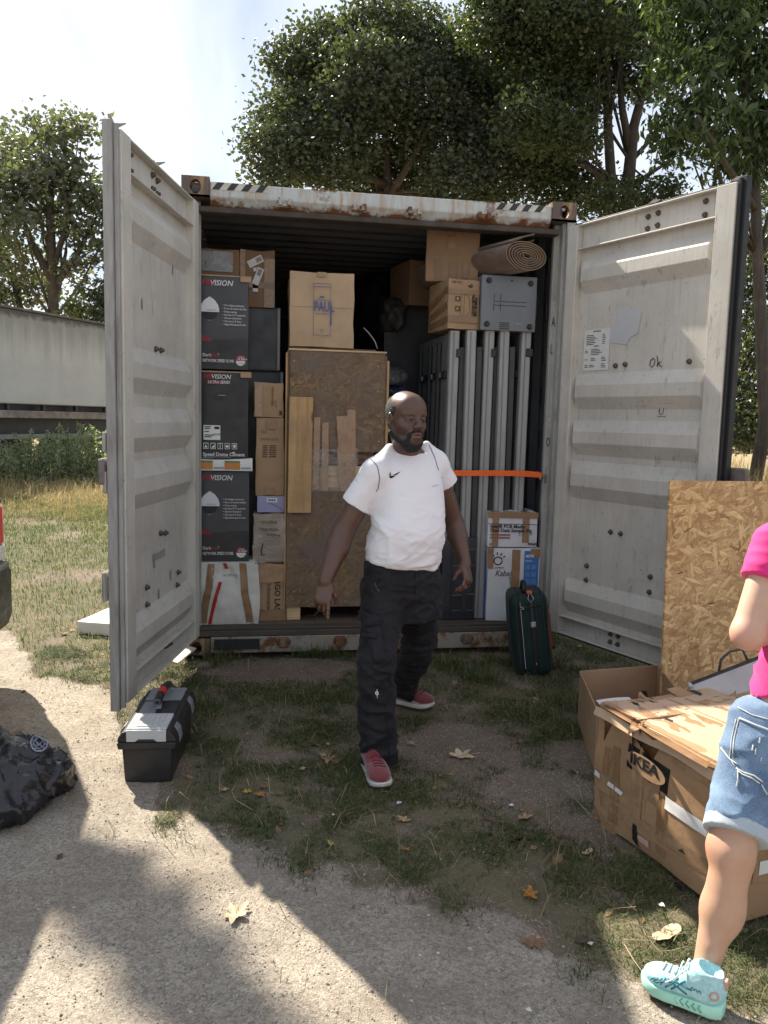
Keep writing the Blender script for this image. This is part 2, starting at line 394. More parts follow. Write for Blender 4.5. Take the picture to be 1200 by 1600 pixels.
BLACKCARD = M('black_printed_card', (.020,.020,.022), (.028,.028,.030), 6, .42, .1, 18)
GREYCARD = M('dark_grey_printed_card', (.058,.060,.066), (.048,.05,.055), 6, .45, .1, 18)
PL_BLACK = M('black_plastic', (.018,.018,.019), (.025,.025,.026), 20, .42, .12, 300, dist=.001)
PL_GREY = M('grey_plastic', (.21,.22,.235), (.17,.18,.19), 9, .4, .1, 200)
STEEL = M('brushed_steel', (.42,.43,.44), (.34,.35,.36), 14, .38, .05, metallic=.8)
SHELFM = M('grey_powder_coat', (.19,.195,.195), (.155,.16,.16), 6, .5, .08, 60, dirt=.25)
SHELFL = M('light_grey_metal', (.34,.34,.325), (.28,.28,.27), 6, .45, .08, 60, dirt=.3, stretch=(4,4,1))
DARKM = M('charcoal_metal', (.045,.048,.052), (.035,.037,.04), 8, .45, .08, 60)
# ------------------------------------------------------------------ ground
def poly_y(xs, pts):
    pts = sorted(pts); return np.interp(xs, [p[0] for p in pts], [p[1] for p in pts])
_edge = [tuple(on_ground(*q)[:2]) for q in ((0,968),(70,1050),(180,1085),(205,1190),(262,1275),(345,1300),(470,1335),(610,1375),(800,1452),(960,1515),(1080,1565))]
_edge += [(-4, 2.4), (-9, 5.5), (2.6, -3.6), (9, -5.5)]
def sstep(x, a, b):
    t = np.clip((x-a)/(b-a), 0, 1); return t*t*(3-2*t)
_bare = [(450,1045,.55,.30),(330,1040,.30,.22),(700,1160,.42,.30),(830,1225,.34,.22),(905,1180,.26,.22),(560,1010,.35,.12),(420,1180,.2,.07),(930,1290,.25,.13)]
_bare = [(on_ground(a,b)[0], on_ground(a,b)[1], c, d) for a,b,c,d in _bare]
def ground_masks(x, y):
    x = np.asarray(x, float); y = np.asarray(y, float); P = np.stack([x, y], -1)
    n1 = fnoise(P, 1, .9, 3); n2 = fnoise(P, 2, 3.0, 3)
    g = sstep(poly_y(x, _edge)-y+.16*n1+.07*n2, -.12, .14)
    d = np.zeros_like(x)
    for bx, by, rx, ry in _bare: d = np.maximum(d, 1-sstep(np.sqrt(((x-bx)/rx)**2+((y-by)/ry)**2)+.28*n2, .55, 1.25))
    d = np.maximum(d, sstep(fnoise(P, 3, .55, 4), .12, .55)*.75*sstep(y, .6, 2.0))
    d = np.maximum(d, .75*sstep(n2+.4*n1, .0, .8)*(y < 1))
    dry = sstep(y+.8*n1, 5.5, 10.0)*sstep(-x, -.5, .5)+sstep(x+.35*y, 3.0, 4.2)*sstep(y, -.6, 1.5)
    dry = np.clip(dry+.25*sstep(n1, 0, .7), 0, 1)
    return g, np.clip((1-g)*(1-d), 0, 1), dry
def height(x, y):
    P = np.stack([np.asarray(x, float), np.asarray(y, float)], -1)
    h = .012*fnoise(P, 5, .8, 2)+.010*fnoise(P, 6, 2.6, 3)
    far = sstep(np.hypot(x, y), 9, 40); h = h+far*.35*fnoise(P, 8, .03, 2)
    h = h+.10*sstep(x, 3.2, 8)*sstep(y, 0, 6)
    inside = (x > -.03)*(x < 2.47)*(y > -.02)*(y < 6.1); return np.where(inside, -.02, h-.012)
def axis_pts(lo, hi, c0, c1, step, grow=1.22):
    a = list(np.arange(c0, c1+1e-6, step)); s = step
    while a[-1] < hi: s *= grow; a.append(a[-1]+s)
    s = step
    while a[0] > lo: s *= grow; a.insert(0, a[0]-s)
    return np.array(a)
gx = axis_pts(-260, 260, -3.2, 4.2, .035); gy = axis_pts(-60, 420, -4.0, 2.2, .035)
XX, YY = np.meshgrid(gx, gy); nx, ny = len(gx), len(gy)
g_, gr_, dr_ = ground_masks(XX.ravel(), YY.ravel())
idx = np.arange(nx*ny).reshape(ny, nx)
faces = np.stack([idx[:-1,:-1], idx[:-1,1:], idx[1:,1:], idx[1:,:-1]], -1).reshape(-1, 4)
def mat_ground():
    t = NT('gravel_dirt_and_turf'); a = t.n('ShaderNodeVertexColor', layer_name='tint'); s = t.n('ShaderNodeSeparateColor', {0: a.outputs[0]})
    v = t.obj(rand=False); n = t.noise(v, 3.2, 6, .65)
    vo = t.n('ShaderNodeTexVoronoi', {'Vector': v, 'Scale': 95.0}); vc = t.n('ShaderNodeSeparateColor', {0: vo.outputs['Color']})
    vo2 = t.n('ShaderNodeTexVoronoi', {'Vector': v, 'Scale': 210.0}); vc2 = t.n('ShaderNodeSeparateColor', {0: vo2.outputs['Color']})
    gv = t.mix(vc.outputs[0], (.195,.165,.13), (.43,.385,.32)); gv = t.mix(.45, gv, t.mix(vc2.outputs[0], (.135,.115,.095), (.49,.445,.375)))
    gv = t.mix(t.ramp(n, .48, .72, 0, .6), gv, (.19,.16,.125)); gv = t.mix(t.ramp(t.noise(t.obj((.8,2.6,1), (0,0,.9), rand=False), 1.1, 5, .65), .45, .68, 0, .55), gv, (.20,.165,.128)); gv = t.mix(t.ramp(t.noise(v, 9, 5, .7), .58, .74, 0, .5), gv, (.16,.135,.108))
    di = t.mix(t.noise(v, 34, 6, .7), (.13,.098,.072), (.225,.18,.138)); di = t.mix(t.ramp(vc2.outputs[1], .86, .92), di, (.34,.31,.27))
    di = t.mix(t.ramp(n, .4, .7, 0, .5), di, (.085,.066,.05))
    gg = t.mix(t.noise(v, 60, 5, .7), (.075,.076,.040), (.125,.122,.066)); gd = t.mix(t.noise(v, 40, 5, .7), (.34,.27,.13), (.48,.39,.21))
    gg = t.mix(s.outputs[2], gg, gd)
    f = t.ramp(t.math('ADD', s.outputs[0], t.math('MULTIPLY', t.math('SUBTRACT', t.noise(v, 22, 5, .7), .5), .9)), .38, .62)
    f2 = t.ramp(t.math('ADD', s.outputs[1], t.math('MULTIPLY', t.math('SUBTRACT', t.noise(v, 30, 5, .7), .5), .9)), .45, .85, 0, .6)
    col = t.mix(f2, t.mix(f, di, gv), gg)
    h = t.math('ADD', t.math('MULTIPLY', vo2.outputs['Distance'], -.8), t.math('MULTIPLY', t.noise(v, 150, 6, .75), 1.5))
    return t.set(Base_Color=col, Roughness=.95, Specular_IOR_Level=.12, Normal=t.bump(h, .5, .008))
ground = raw('ground', np.stack([XX.ravel(), YY.ravel(), height(XX.ravel(), YY.ravel())], -1), faces, mat_ground(), col=np.stack([g_, gr_, dr_], -1))
struct(ground)
def gz(x, y): return float(height(np.array([x]), np.array([y]))[0])

def blades(name, X, Y, H, W, bend, cols, lay=None, mat=None, parent=None, Z=None):
    n = len(X); az = RNG.uniform(0, 2*pi, n); Z = height(X, Y)-.004 if Z is None else Z
    d = np.stack([np.cos(az), np.sin(az), np.zeros(n)], -1); s = np.stack([-np.sin(az), np.cos(az), np.zeros(n)], -1)*(W/2)[:, None]
    b = np.stack([X, Y, Z], -1); H = H[:, None]; bend = bend[:, None]; up = np.array([0,0,1.0])
    lean = bend*H
    mid = b+up*H*.55*(1-.35*bend)+d*lean*.35; tip = b+up*H*np.maximum(.12, 1-.75*bend)+d*lean
    V = np.stack([b-s, b+s, mid+s*.75, mid-s*.75, tip], 1).reshape(-1, 3)
    o = np.arange(n)[:, None]*5
    F = np.concatenate([np.concatenate([o, o+1, o+2], 1), np.concatenate([o, o+2, o+3], 1), np.concatenate([o+3, o+2, o+4], 1)])
    C = np.repeat(cols, 5, 0); ob = raw(name, V, F, mat, parent, smooth=False, col=C); return ob
GRASSM = mat_tint('grass_blades', .7, .3)
def pick_cols(n, pal, p):
    pal = np.array(pal); k = RNG.choice(len(pal), n, p=p); return pal[k]*RNG.uniform(.7, 1.25, (n, 1))
# lawn in front of the container
def scatter(n, x0, x1, y0, y1, fn):
    X = RNG.uniform(x0, x1, n); Y = RNG.uniform(y0, y1, n); k = RNG.uniform(0, 1, n) < fn(X, Y); return X[k], Y[k]
notin = lambda X, Y: ~((X > -.02)*(X < 2.46)*(Y > .0)*(Y < 6.1))
def lawn_fn(X, Y):
    g, gr, dr = ground_masks(X, Y); P = np.stack([X, Y], -1)
    return np.clip(gr*1.5, 0, 1)*np.clip(.40+.85*fnoise(P, 21, 1.6, 3)+.40*fnoise(P, 22, 5, 2), .03, 1)*notin(X, Y)
X, Y = scatter(520000, -.9, 3.6, -3.5, .35, lawn_fn); n = len(X)
stuff(blades('short_grass', X, Y, RNG.gamma(3.0, .008, n)+.010, RNG.uniform(.0015, .0032, n), RNG.uniform(.5, 1.1, n),
      pick_cols(n, [(.046,.078,.021),(.074,.115,.033),(.115,.135,.050),(.25,.205,.115)], [.38,.33,.17,.12]), mat=GRASSM))
X, Y = scatter(5200, -1.4, 3.8, -3.4, 1.0, lambda a, b: (.25+.5*ground_masks(a, b)[1])*notin(a, b)); n = len(X)
stuff(blades('dry_straw', X, Y, RNG.uniform(.05, .16, n), RNG.uniform(.0016, .003, n), RNG.uniform(.85, 1.0, n),
      pick_cols(n, [(.42,.34,.2),(.32,.26,.15),(.22,.17,.1)], [.4,.4,.2]), mat=GRASSM))
# taller tufts against the sill and by the case
cl = [on_ground(*q)[:2] for q in ((335,1035),(350,1015),(480,1015),(505,1010),(800,1010),(700,1040),(735,1060),(870,1040),(930,1050),(310,1100),(290,1050),(255,1055),(880,1100),(840,1120),(760,1060))]
X = np.concatenate([c[0]+RNG.normal(0, .06, 130) for c in cl]); Y = np.concatenate([np.minimum(c[1]+RNG.normal(0, .045, 130), -.03) for c in cl]); n = len(X)
stuff(blades('grass_tufts', X, Y, RNG.uniform(.05, .17, n), RNG.uniform(.002, .0042, n), RNG.uniform(.25, .95, n),
      pick_cols(n, [(.06,.09,.03),(.10,.13,.045),(.28,.24,.13)], [.42,.38,.2]), mat=GRASSM))
# field on the left, behind the car
def field_fn(X, Y):
    g, gr, dr = ground_masks(X, Y); return np.clip(gr, 0, 1)*(X < .6-.25*Y)*notin(X, Y)*(.55+.45*sstep(Y, 5, 9))
X, Y = scatter(235000, -8, -.05, -.4, 14.5, field_fn); n = len(X); dr = ground_masks(X, Y)[2]; sc = 1+Y*.10
C = pick_cols(n, [(.085,.15,.035),(.13,.195,.05),(.20,.215,.08)], [.4,.35,.25])*(1-dr[:, None])+pick_cols(n, [(.42,.32,.15),(.50,.39,.20),(.24,.26,.10)], [.5,.35,.15])*dr[:, None]
stuff(blades('field_grass', X, Y, (RNG.gamma(3, .012, n)+.015)*(1+dr*3.2)*sc**.3, RNG.uniform(.003, .006, n)*sc, RNG.uniform(.2, .9, n), C, mat=GRASSM))
# tall dry grass on the right
X, Y = scatter(42000, 2.9, 13, 1.2, 16, lambda a, b: (a > 2.7+.1*b)*(.55+.45*fnoise(np.stack([a, b], -1), 31, .5, 2))); n = len(X)
stuff(blades('tall_dry_grass', X, Y, RNG.uniform(.45, 1.25, n), RNG.uniform(.005, .011, n), RNG.uniform(.1, .8, n),
      pick_cols(n, [(.46,.34,.15),(.56,.43,.21),(.33,.25,.11),(.16,.17,.06)], [.4,.32,.18,.1]), mat=GRASSM))
# gravel: loose stones near the viewer
def stones(name, X, Y, R, cols, mat):
    n = len(X); base = np.array([(1,0,0),(-1,0,0),(0,1,0),(0,-1,0),(0,0,1),(0,0,-1)], float)
    F0 = np.array([(0,2,4),(2,1,4),(1,3,4),(3,0,4),(2,0,5),(1,2,5),(3,1,5),(0,3,5)])
    V = base[None]*R[:, None, None]*RNG.uniform(.65, 1.3, (n, 6, 1))*np.array([1,1,.62]); a = RNG.uniform(0, 2*pi, n)
    c, s = np.cos(a)[:, None], np.sin(a)[:, None]; V = V+RNG.normal(0, .16, V.shape)*R[:, None, None]
    V = np.stack([V[..., 0]*c-V[..., 1]*s, V[..., 0]*s+V[..., 1]*c, V[..., 2]], -1)
    V += np.stack([X, Y, height(X, Y)+R*.22], -1)[:, None]
    F = (F0[None]+np.arange(n)[:, None, None]*6).reshape(-1, 3)
    return raw(name, V.reshape(-1, 3), F, mat, smooth=False, col=np.repeat(cols, 6, 0))
STONEM = mat_tint('gravel_stones', .9)
X, Y = scatter(105000, -1.9, 2.3, -3.9, .6, lambda a, b: ground_masks(a, b)[0]*np.clip(1.0-.22*(b+3.9), .2, 1)*(.5+.35*fnoise(np.stack([a, b], -1), 41, 1.2, 3))+.012); n = len(X)
stuff(stones('gravel', X, Y, RNG.gamma(3.0, .00055, n)+.0014, pick_cols(n, [(.37,.33,.27),(.30,.265,.215),(.22,.19,.155),(.46,.42,.36)], [.40,.36,.18,.06]), STONEM))

# ------------------------------------------------------------------ trees
BARK = mat_wood('bark', (.085,.07,.055), (.045,.036,.028), 2, False)
def leaves_mesh(name, C, size, asp, mat, parent, droop=0.0, fold=.35, seed=0):
    r = np.random.default_rng(seed); n = len(C)
    d = r.normal(size=(n, 3)); d[:, 2] = d[:, 2]*.7-droop*2.2; d /= np.linalg.norm(d, axis=1)[:, None]
    q = r.normal(size=(n, 3)); s = np.cross(d, q); s /= np.linalg.norm(s, axis=1)[:, None]; nn = np.cross(s, d)
    L = (size*r.uniform(.6, 1.25, n))[:, None]; W = L*asp
    b = C-d*L*.5; t = C+d*L*.5; l = C-d*L*.08+s*W*.5+nn*W*fold*.5; rr = C-d*L*.08-s*W*.5+nn*W*fold*.5
    V = np.stack([b, l, t, rr], 1).reshape(-1, 3); o = np.arange(n)[:, None]*4
    F = np.concatenate([np.concatenate([o, o+1, o+2], 1), np.concatenate([o, o+2, o+3], 1)])
    # interleave so that each leaf stays one island
    return raw(name, V, F, mat, parent, smooth=False)
def tree(name, label, base, trunk, limbs, blobs, mat, size, per, asp=.62, droop=0.0, group=None, seed=1, cl=.36, tr=.22, shell=.55):
    # blobs: (x, y, z, radius); trunk: list of points; limbs: extra branches
    r = np.random.default_rng(seed); root = thing(name, label, 'tree' if 'tree' in name else 'bush', base, group=group); B = np.array(base)
    mb = MB()
    if len(trunk) and trunk[0][2] > .1: trunk = [(base[0], base[1], -.05)]+list(trunk)
    k = len(trunk)
    if k: mb.tube([np.array(p)-B for p in trunk], list(np.linspace(tr, tr*.45, k)), 9)
    for pts, rad in limbs: mb.tube([np.array(p)-B for p in pts], list(np.linspace(rad, rad*.35, len(pts))), 7)
    if k:
        tp = np.array(trunk)
        for bx, by, bz, br in blobs:
            tgt = np.array((bx, by, bz)); st = tp[min(k-1, max(1, int(k*r.uniform(.35, 1))))] if k > 2 else tp[-1]
            m = (st+tgt)/2+np.array((0, 0, -.12*np.linalg.norm(tgt-st)))+r.normal(0, .12, 3)
            mb.tube([st-B, m-B, tgt-B], [tr*.26, tr*.15, tr*.05], 6)
            for j in range(5):
                u = r.normal(size=3); u /= np.linalg.norm(u); e = tgt+u*br*.8
                mb.tube([tgt-B, (tgt+e)/2-B+r.normal(0, .08, 3), e-B], [tr*.09, tr*.05, .006], 5)
    mb.build('trunk', BARK, root, smooth=True)
    P = []
    for bx, by, bz, br in blobs:
        nc = int(per*br*br); u = r.normal(size=(nc, 3)); u /= np.linalg.norm(u, axis=1)[:, None]
        rad = br*r.uniform(shell, 1.08, nc)**.7
        cc = np.array((bx, by, bz))+u*rad[:, None]*np.array((1, 1, .9))
        for c in cc:
            m = int(r.integers(9, 26)); P.append(c+np.clip(r.normal(0, 1, (m, 3)), -1.7, 1.7)*cl*r.uniform(.35, 1.0)*np.array((1, 1, .55)))
    P = np.concatenate(P)-B
    leaves_mesh('crown', P, size, asp, mat, root, droop, seed=seed)
    return root
def BL(lst, y):       # crown masses measured in the photograph, placed at the tree's own distance
    out = []
    for px, py, rpx, dy in lst:
        p = on_depth(px, py, y+dy); k = (p-CAM_POS)@_fw/FPX; out.append((p[0], p[1], p[2], rpx*k))
    return out
def PT(lst, y): return [tuple(on_depth(px, py, y+(q[0] if q else 0))) for px, py, *q in lst]
def at0(px, y): p = on_depth(px, 660, y); return (float(p[0]), float(p[1]), 0.0)
LEAF_A = mat_leaf('dark_maple_leaves', (.042,.054,.034), (.092,.106,.064), (.14,.15,.08), .35, .05)
LEAF_B = mat_leaf('mid_maple_leaves', (.036,.050,.026), (.082,.104,.048), (.17,.15,.06), .38, .03)
LEAF_C = mat_leaf('glossy_long_leaves', (.036,.058,.024), (.085,.120,.045), (.16,.21,.08), .38, .08)
LEAF_D = mat_leaf('veil_paled_leaves', (.095,.105,.080), (.145,.155,.112), None, .4)  # leaf colour lifted to a pale grey in place of a glare veil
LEAF_E = mat_leaf('yellow_green_leaves', (.085,.098,.035), (.16,.17,.062), None, .4)
LEAF_W = mat_leaf('mugwort_leaves', (.17,.20,.135), (.31,.345,.255), None, .55)
yB = 15.0
tree('maple_tree', 'broad dark maple with a rounded crown rising behind the middle of the container', at0(612, yB), PT([(612,660),(610,400),(606,300),(604,250),(600,180),(598,110)], yB),
     [(PT([(608,330),(570,240,1),(545,170,1.5)], yB), .11), (PT([(607,310),(655,230,-1),(690,150,-1.5)], yB), .10), (PT([(606,290),(520,250,-.6),(460,190,-1)], yB), .10), (PT([(608,330),(700,270,1),(760,200,1)], yB), .09)],
     BL([(455,200,58,0),(425,240,42,-1),(500,150,62,1),(520,80,52,0),(450,95,34,.5),(590,60,60,0),(570,130,66,-1.5),(650,65,55,1),(700,95,58,0),(655,150,64,-1),(735,140,52,1),(600,205,56,1.5),(525,235,58,-1),
         (690,220,64,-.5),(760,215,58,.5),(800,160,60,1),(790,270,58,-1),(640,275,46,1),(720,290,52,-1.5),(560,285,40,1),(430,290,24,0),(480,265,30,1),(845,240,52,0),(840,110,45,.5)], yB), LEAF_A, .13, 290, seed=3, tr=.15)
yC = 12.5
tree('maple_tree', 'tall forked maple with paired dark trunks behind the right end of the container', at0(975, yC), PT([(960,660),(958,400),(955,280),(950,200),(948,120),(945,20)], yC),
     [(PT([(980,420),(982,280),(990,200),(1005,140),(1030,60)], yC), .17), (PT([(985,240),(972,170),(968,120),(965,20)], yC), .10), (PT([(955,300),(930,270),(905,250)], yC), .07),
      (PT([(990,290),(1020,268),(1050,250)], yC), .07), (PT([(992,245),(1015,220),(1028,195)], yC), .06)],
     BL([(770,40,46,0),(800,90,44,1),(830,30,52,0),(880,15,56,-1),(850,110,56,0),(905,80,55,1),(940,40,50,-1),(985,30,52,0),(1030,40,50,1),(890,165,48,0),(830,190,48,-1),(860,240,42,.5),(900,215,34,-1),(930,130,40,1),
         (1010,110,42,0),(910,300,40,1),(960,318,34,-1),(1000,310,28,0),(1035,300,26,0),(870,295,34,1),(780,-40,60,0),(880,-60,70,0),(980,-60,70,0)], yC), LEAF_B, .12, 290, seed=4, cl=.33, tr=.16)
yE = 8.5
tree('chestnut_tree', 'glossy tree with long drooping leaves overhanging the open right door', at0(1182, yE), PT([(1196,660),(1190,520),(1184,400),(1180,300),(1172,220),(1160,100),(1150,0)], yE),
     [(PT([(1182,330),(1130,250,-.6),(1090,180,-1)], yE), .07), (PT([(1184,400),(1210,360),(1260,250)], yE), .08)],
     BL([(1060,60,56,0),(1110,30,62,-.4),(1170,50,66,.3),(1075,130,54,-.3),(1130,120,58,.4),(1185,140,60,0),(1060,190,42,.2),(1105,205,54,-.4),(1160,215,56,.3),(1200,235,52,0),(1050,235,24,0),(1130,258,28,0),
         (1180,265,26,0),(1250,60,80,0),(1260,180,80,0),(1150,-50,90,0),(1050,-30,60,0),(1240,-60,90,0)], yE), LEAF_C, .19, 115, asp=.36, droop=.55, seed=5, cl=.25, tr=.13)
y2 = 15.0
tree('maple_tree', 'shadowy understorey tree seen through the gap right of the open door', at0(1215, y2), PT([(1225,660),(1222,450),(1218,330)], y2), [],
     BL([(1150,420,46,0),(1190,380,48,1),(1230,420,60,0),(1165,490,46,0),(1205,520,52,-1),(1150,560,46,1),(1190,600,50,0),(1130,620,46,0),(1235,620,60,0),(1180,650,40,-1),(1130,662,36,-1),(1160,668,36,0),(1200,664,40,-1),(1230,668,46,0),(1100,670,36,0),(1100,640,48,0),(1195,320,30,0)], y2), LEAF_A, .15, 90, seed=6)
yD = 24.0
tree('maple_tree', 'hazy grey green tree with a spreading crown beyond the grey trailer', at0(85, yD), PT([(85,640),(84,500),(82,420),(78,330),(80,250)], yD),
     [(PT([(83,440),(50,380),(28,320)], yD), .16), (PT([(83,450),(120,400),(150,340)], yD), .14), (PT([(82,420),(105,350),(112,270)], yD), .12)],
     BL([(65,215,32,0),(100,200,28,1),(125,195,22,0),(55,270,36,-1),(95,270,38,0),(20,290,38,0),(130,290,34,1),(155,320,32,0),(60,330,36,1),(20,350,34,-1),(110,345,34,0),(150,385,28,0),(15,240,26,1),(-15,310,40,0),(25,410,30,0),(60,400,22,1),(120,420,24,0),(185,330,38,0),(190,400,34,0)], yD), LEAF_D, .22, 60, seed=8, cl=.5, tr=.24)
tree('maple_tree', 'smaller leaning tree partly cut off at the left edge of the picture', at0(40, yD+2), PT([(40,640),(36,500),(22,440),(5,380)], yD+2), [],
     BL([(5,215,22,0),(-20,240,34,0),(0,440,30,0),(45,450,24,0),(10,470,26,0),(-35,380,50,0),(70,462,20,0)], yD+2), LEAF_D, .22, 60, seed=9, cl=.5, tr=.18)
yS = 19.5
tree('shrub', 'yellow green clipped bush peeping over the grey trailer', at0(130, yS), [], [], BL([(122,470,22,0),(112,495,18,0),(140,480,22,1)], yS), LEAF_E, .13, 150, seed=10, cl=.2, shell=.7)
tree('shrub', 'dark green bush next to the yellow green one above the trailer', at0(160, yS), [], [], BL([(155,455,24,0),(165,480,26,0),(180,465,26,1),(170,505,24,0)], yS+.4), LEAF_A, .13, 150, seed=12, cl=.2, shell=.7)
# tree standing out of the picture on the left: one low limb throws the band of shade on the gravel
def over(px, py, z):
    g = on_ground(px, py); k = z/SUN_DIR.z; return (float(g[0])+SUN_DIR.x*k, float(g[1])+SUN_DIR.y*k, z)
_band = [over(120,1345,8.3)+(.12,), over(160,1380,8.4)+(.12,), over(205,1425,8.5)+(.12,), over(250,1470,8.6)+(.11,), over(296,1520,8.8)+(.11,), over(340,1570,8.9)+(.10,), over(392,1630,9.1)+(.12,)]
_l0 = _band[0]
tree('maple_tree', 'tall tree out of the picture to the left of the container', (-9.2, 9.4, 0), [(-9.2,9.4,0),(-9.0,9.2,4),(-8.6,8.9,7),(-8.4,8.8,9.5)],
     [([(-8.6,8.9,6.6),(-6.5,7.4,7.6)]+[q[:3] for q in _band], .13)], _band+[(-8.6,8.8,9.6,.5),(-9.8,9.6,9.0,.5),(-9.2,10.6,9.6,.5),(-9.0,9.0,10.4,.5),(-10.0,8.6,8.8,.5),(-9.5,9.2,9.9,.5)], LEAF_A, .11, 1500, seed=13, tr=.2, cl=.06)

# the far edge of the field: a low wood that reads as one mass
r_ = np.random.default_rng(5); FP = []
for i in range(150):
    x = r_.uniform(-75, 95); y = 46+r_.uniform(-5, 9)+.002*x*x; rad = r_.uniform(1.6, 3.4); zc = r_.uniform(.8, 3.2)
    u = r_.normal(size=(170, 3)); u /= np.linalg.norm(u, axis=1)[:, None]; FP.append(np.array((x, y, zc))+u*rad*r_.uniform(.6, 1.1, (170, 1))*np.array((1.2, 1, .85)))
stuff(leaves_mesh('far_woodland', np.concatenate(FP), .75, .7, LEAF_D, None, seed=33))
# weeds before the trailer
WEED = []
def weed(x, y, h, seed):
    r = np.random.default_rng(seed); root = tag(thing('mugwort', '', 'weed', (x, y, gz(x, y))), 'tall grey green weed in the dense row before the trailer', 'weed', 'mugwort weeds before the trailer')
    mb = MB(); P = []
    for i in range(9):
        a = r.uniform(0, 2*pi); R = r.uniform(.05, .6); hh = h*r.uniform(.6, 1.0); q0 = np.array((cos(a)*R*.5, sin(a)*R*.5, 0)); q1 = np.array((cos(a)*R, sin(a)*R, hh))
        mb.tube([q0, (q0+q1)/2+r.normal(0, .03, 3), q1], [.012,.008,.004], 4)
        for j in range(58):
            t = r.uniform(.1, 1.0); P.append(q0+(q1-q0)*t+r.normal(0, 1, 3)*np.array((.13,.13,.05))*(1.15-t))
    mb.build('stem', M('weed_stem', (.13,.12,.07)), root); leaves_mesh('foliage', np.array(P), .10, .34, LEAF_W, root, -.25, seed=seed); return root
for i, (px, yy, h) in enumerate([(5,13.5,1.15),(28,13.8,1.2),(45,13.3,1.1),(62,13.9,1.25),(80,13.4,1.2),(98,13.8,1.35),(118,13.4,1.35),(135,13.9,1.4),(152,13.5,1.4),(170,13.8,1.45),(190,13.5,1.4),(-15,13.6,1.2),(36,14.4,1.2),(88,14.4,1.3),(126,14.5,1.4),(160,14.5,1.5)]):
    p = on_depth(px, 700, yy-2.2); weed(float(p[0]), yy-2.2, h*.96, 100+i)

# ------------------------------------------------------------------ trailer
def mat_trailer():
    t = NT('stained_trailer_skin'); v = t.obj(rand=False)
    z = t.n('ShaderNodeSeparateXYZ', {0: v}).outputs[2]
    st = t.noise(t.obj((5.0,5.0,.35), rand=False), 1.0, 6, .7); n = t.noise(v, 1.1, 6, .65)
    top = t.ramp(t.math('ADD', z, t.math('MULTIPLY', st, 1.7)), 3.55, 4.25)
    col = t.mix(t.ramp(n, .35, .7), (.54,.54,.51), (.45,.45,.42)); col = t.mix(t.math('MULTIPLY', top, .62), col, (.19,.185,.17))
    edge = t.ramp(t.math('ADD', z, t.math('MULTIPLY', t.noise(v, 5, 5), .35)), 3.62, 3.72); col = t.mix(edge, col, (.11,.105,.09))
    return t.set(Base_Color=col, Roughness=.6, Specular_IOR_Level=.3)
pa, pb = on_depth(-140, 480, 11.0), on_depth(215, 523, 16.6)
a2 = np.array((pa[0], pa[1])); b2 = np.array((pb[0], pb[1])); dd = (b2-a2)/np.linalg.norm(b2-a2); L = float(np.linalg.norm(b2-a2)); nrm = np.array((dd[1], -dd[0]))
tr = thing('semi_trailer', 'long pale grey trailer with drip stains parked across the field', 'trailer', (a2[0], a2[1], 0), (0, 0, atan2(dd[1], dd[0])))
MB().box(0, L, 0, 2.4, 1.66, 3.62).build('body', mat_trailer(), tr, bevel=.02)
MB().box(-.02, L+.02, -.03, 2.43, 3.622, 3.67).build('top_rail', M('mossy_rail', (.17,.165,.14), (.09,.085,.07), 6), tr)
RR = M('flaking_rail', (.33,.31,.27), (.20,.14,.10), 5, .7, dirt=.6)
MB().box(0, L, -.05, .12, 1.36, 1.52).build('side_rail', RR, tr, bevel=.01)
MB().box(0, L, .25, 2.2, 1.0, 1.655).build('chassis_backing', DARKM, tr)  # chassis filled out as a dark backing that stands in for shade underneath
MB().box(0, L, -.02, .04, .92, 1.02).build('side_guard', M('guard_rail', (.28,.28,.26)), tr)
for i, x in enumerate(np.linspace(.8, L-.8, 4)): MB().lathe([(.0,-.14),(.3,-.16),(.50,-.14),(.52,0),(.50,.14),(.3,.16),(0,.16)], 24, (x, .45, .52), 1).build('wheel', RUBBER, tr, smooth=True, auto=.6)
for x in np.linspace(.2, L-.2, 7): MB().box(x-.03, x+.03, .03, .12, 1.53, 1.655).build('bracket', DARKM, tr)
# ------------------------------------------------------------------ shipping container (high cube), rear frame in the plane y=0
CW, CH, CLN, FZ = 2.438, 2.896, 6.06, 0.18
box_root = thing('shipping_container', 'weathered grey shipping container standing open with a rusty top beam and both doors swung out', 'shipping container')
def corrug(n0, n1, fixed, amp, pitch, lo, hi, kind, out):
    # trapezoid corrugation running along one axis
    pts = []; p = n0
    while p < n1:
        for f, a in ((0, 0), (.30, 0), (.5, amp), (.80, amp), (1.0, 0)): pts.append((min(p+f*pitch, n1), a))
        p += pitch
    mb = MB()
    for (a, d), (b, e) in zip(pts, pts[1:]):
        if b-a < 1e-5: continue
        if kind == 'side': q = [(fixed+out*d, a, lo), (fixed+out*e, b, lo), (fixed+out*e, b, hi), (fixed+out*d, a, hi)]
        if kind == 'roof': q = [(lo, a, fixed+out*d), (hi, a, fixed+out*d), (hi, b, fixed+out*e), (lo, b, fixed+out*e)]
        if kind == 'end': q = [(a, fixed+out*d, lo), (b, fixed+out*e, lo), (b, fixed+out*e, hi), (a, fixed+out*d, hi)]
        mb.poly(q)
    return mb
corrug(.10, CLN-.05, .022, .036, .28, .14, CH-.08, 'side', 1).build('side_wall', INNERP, box_root)
corrug(.10, CLN-.05, CW-.022, .036, .28, .14, CH-.08, 'side', -1).build('side_wall', INNERP, box_root)
corrug(.12, CLN-.05, CH-.028, .022, .22, .03, CW-.03, 'roof', -1).build('roof', INNERP, box_root)
corrug(.03, CW-.03, CLN-.02, .04, .25, .14, CH-.06, 'end', -1).build('end_wall', INNERP, box_root)
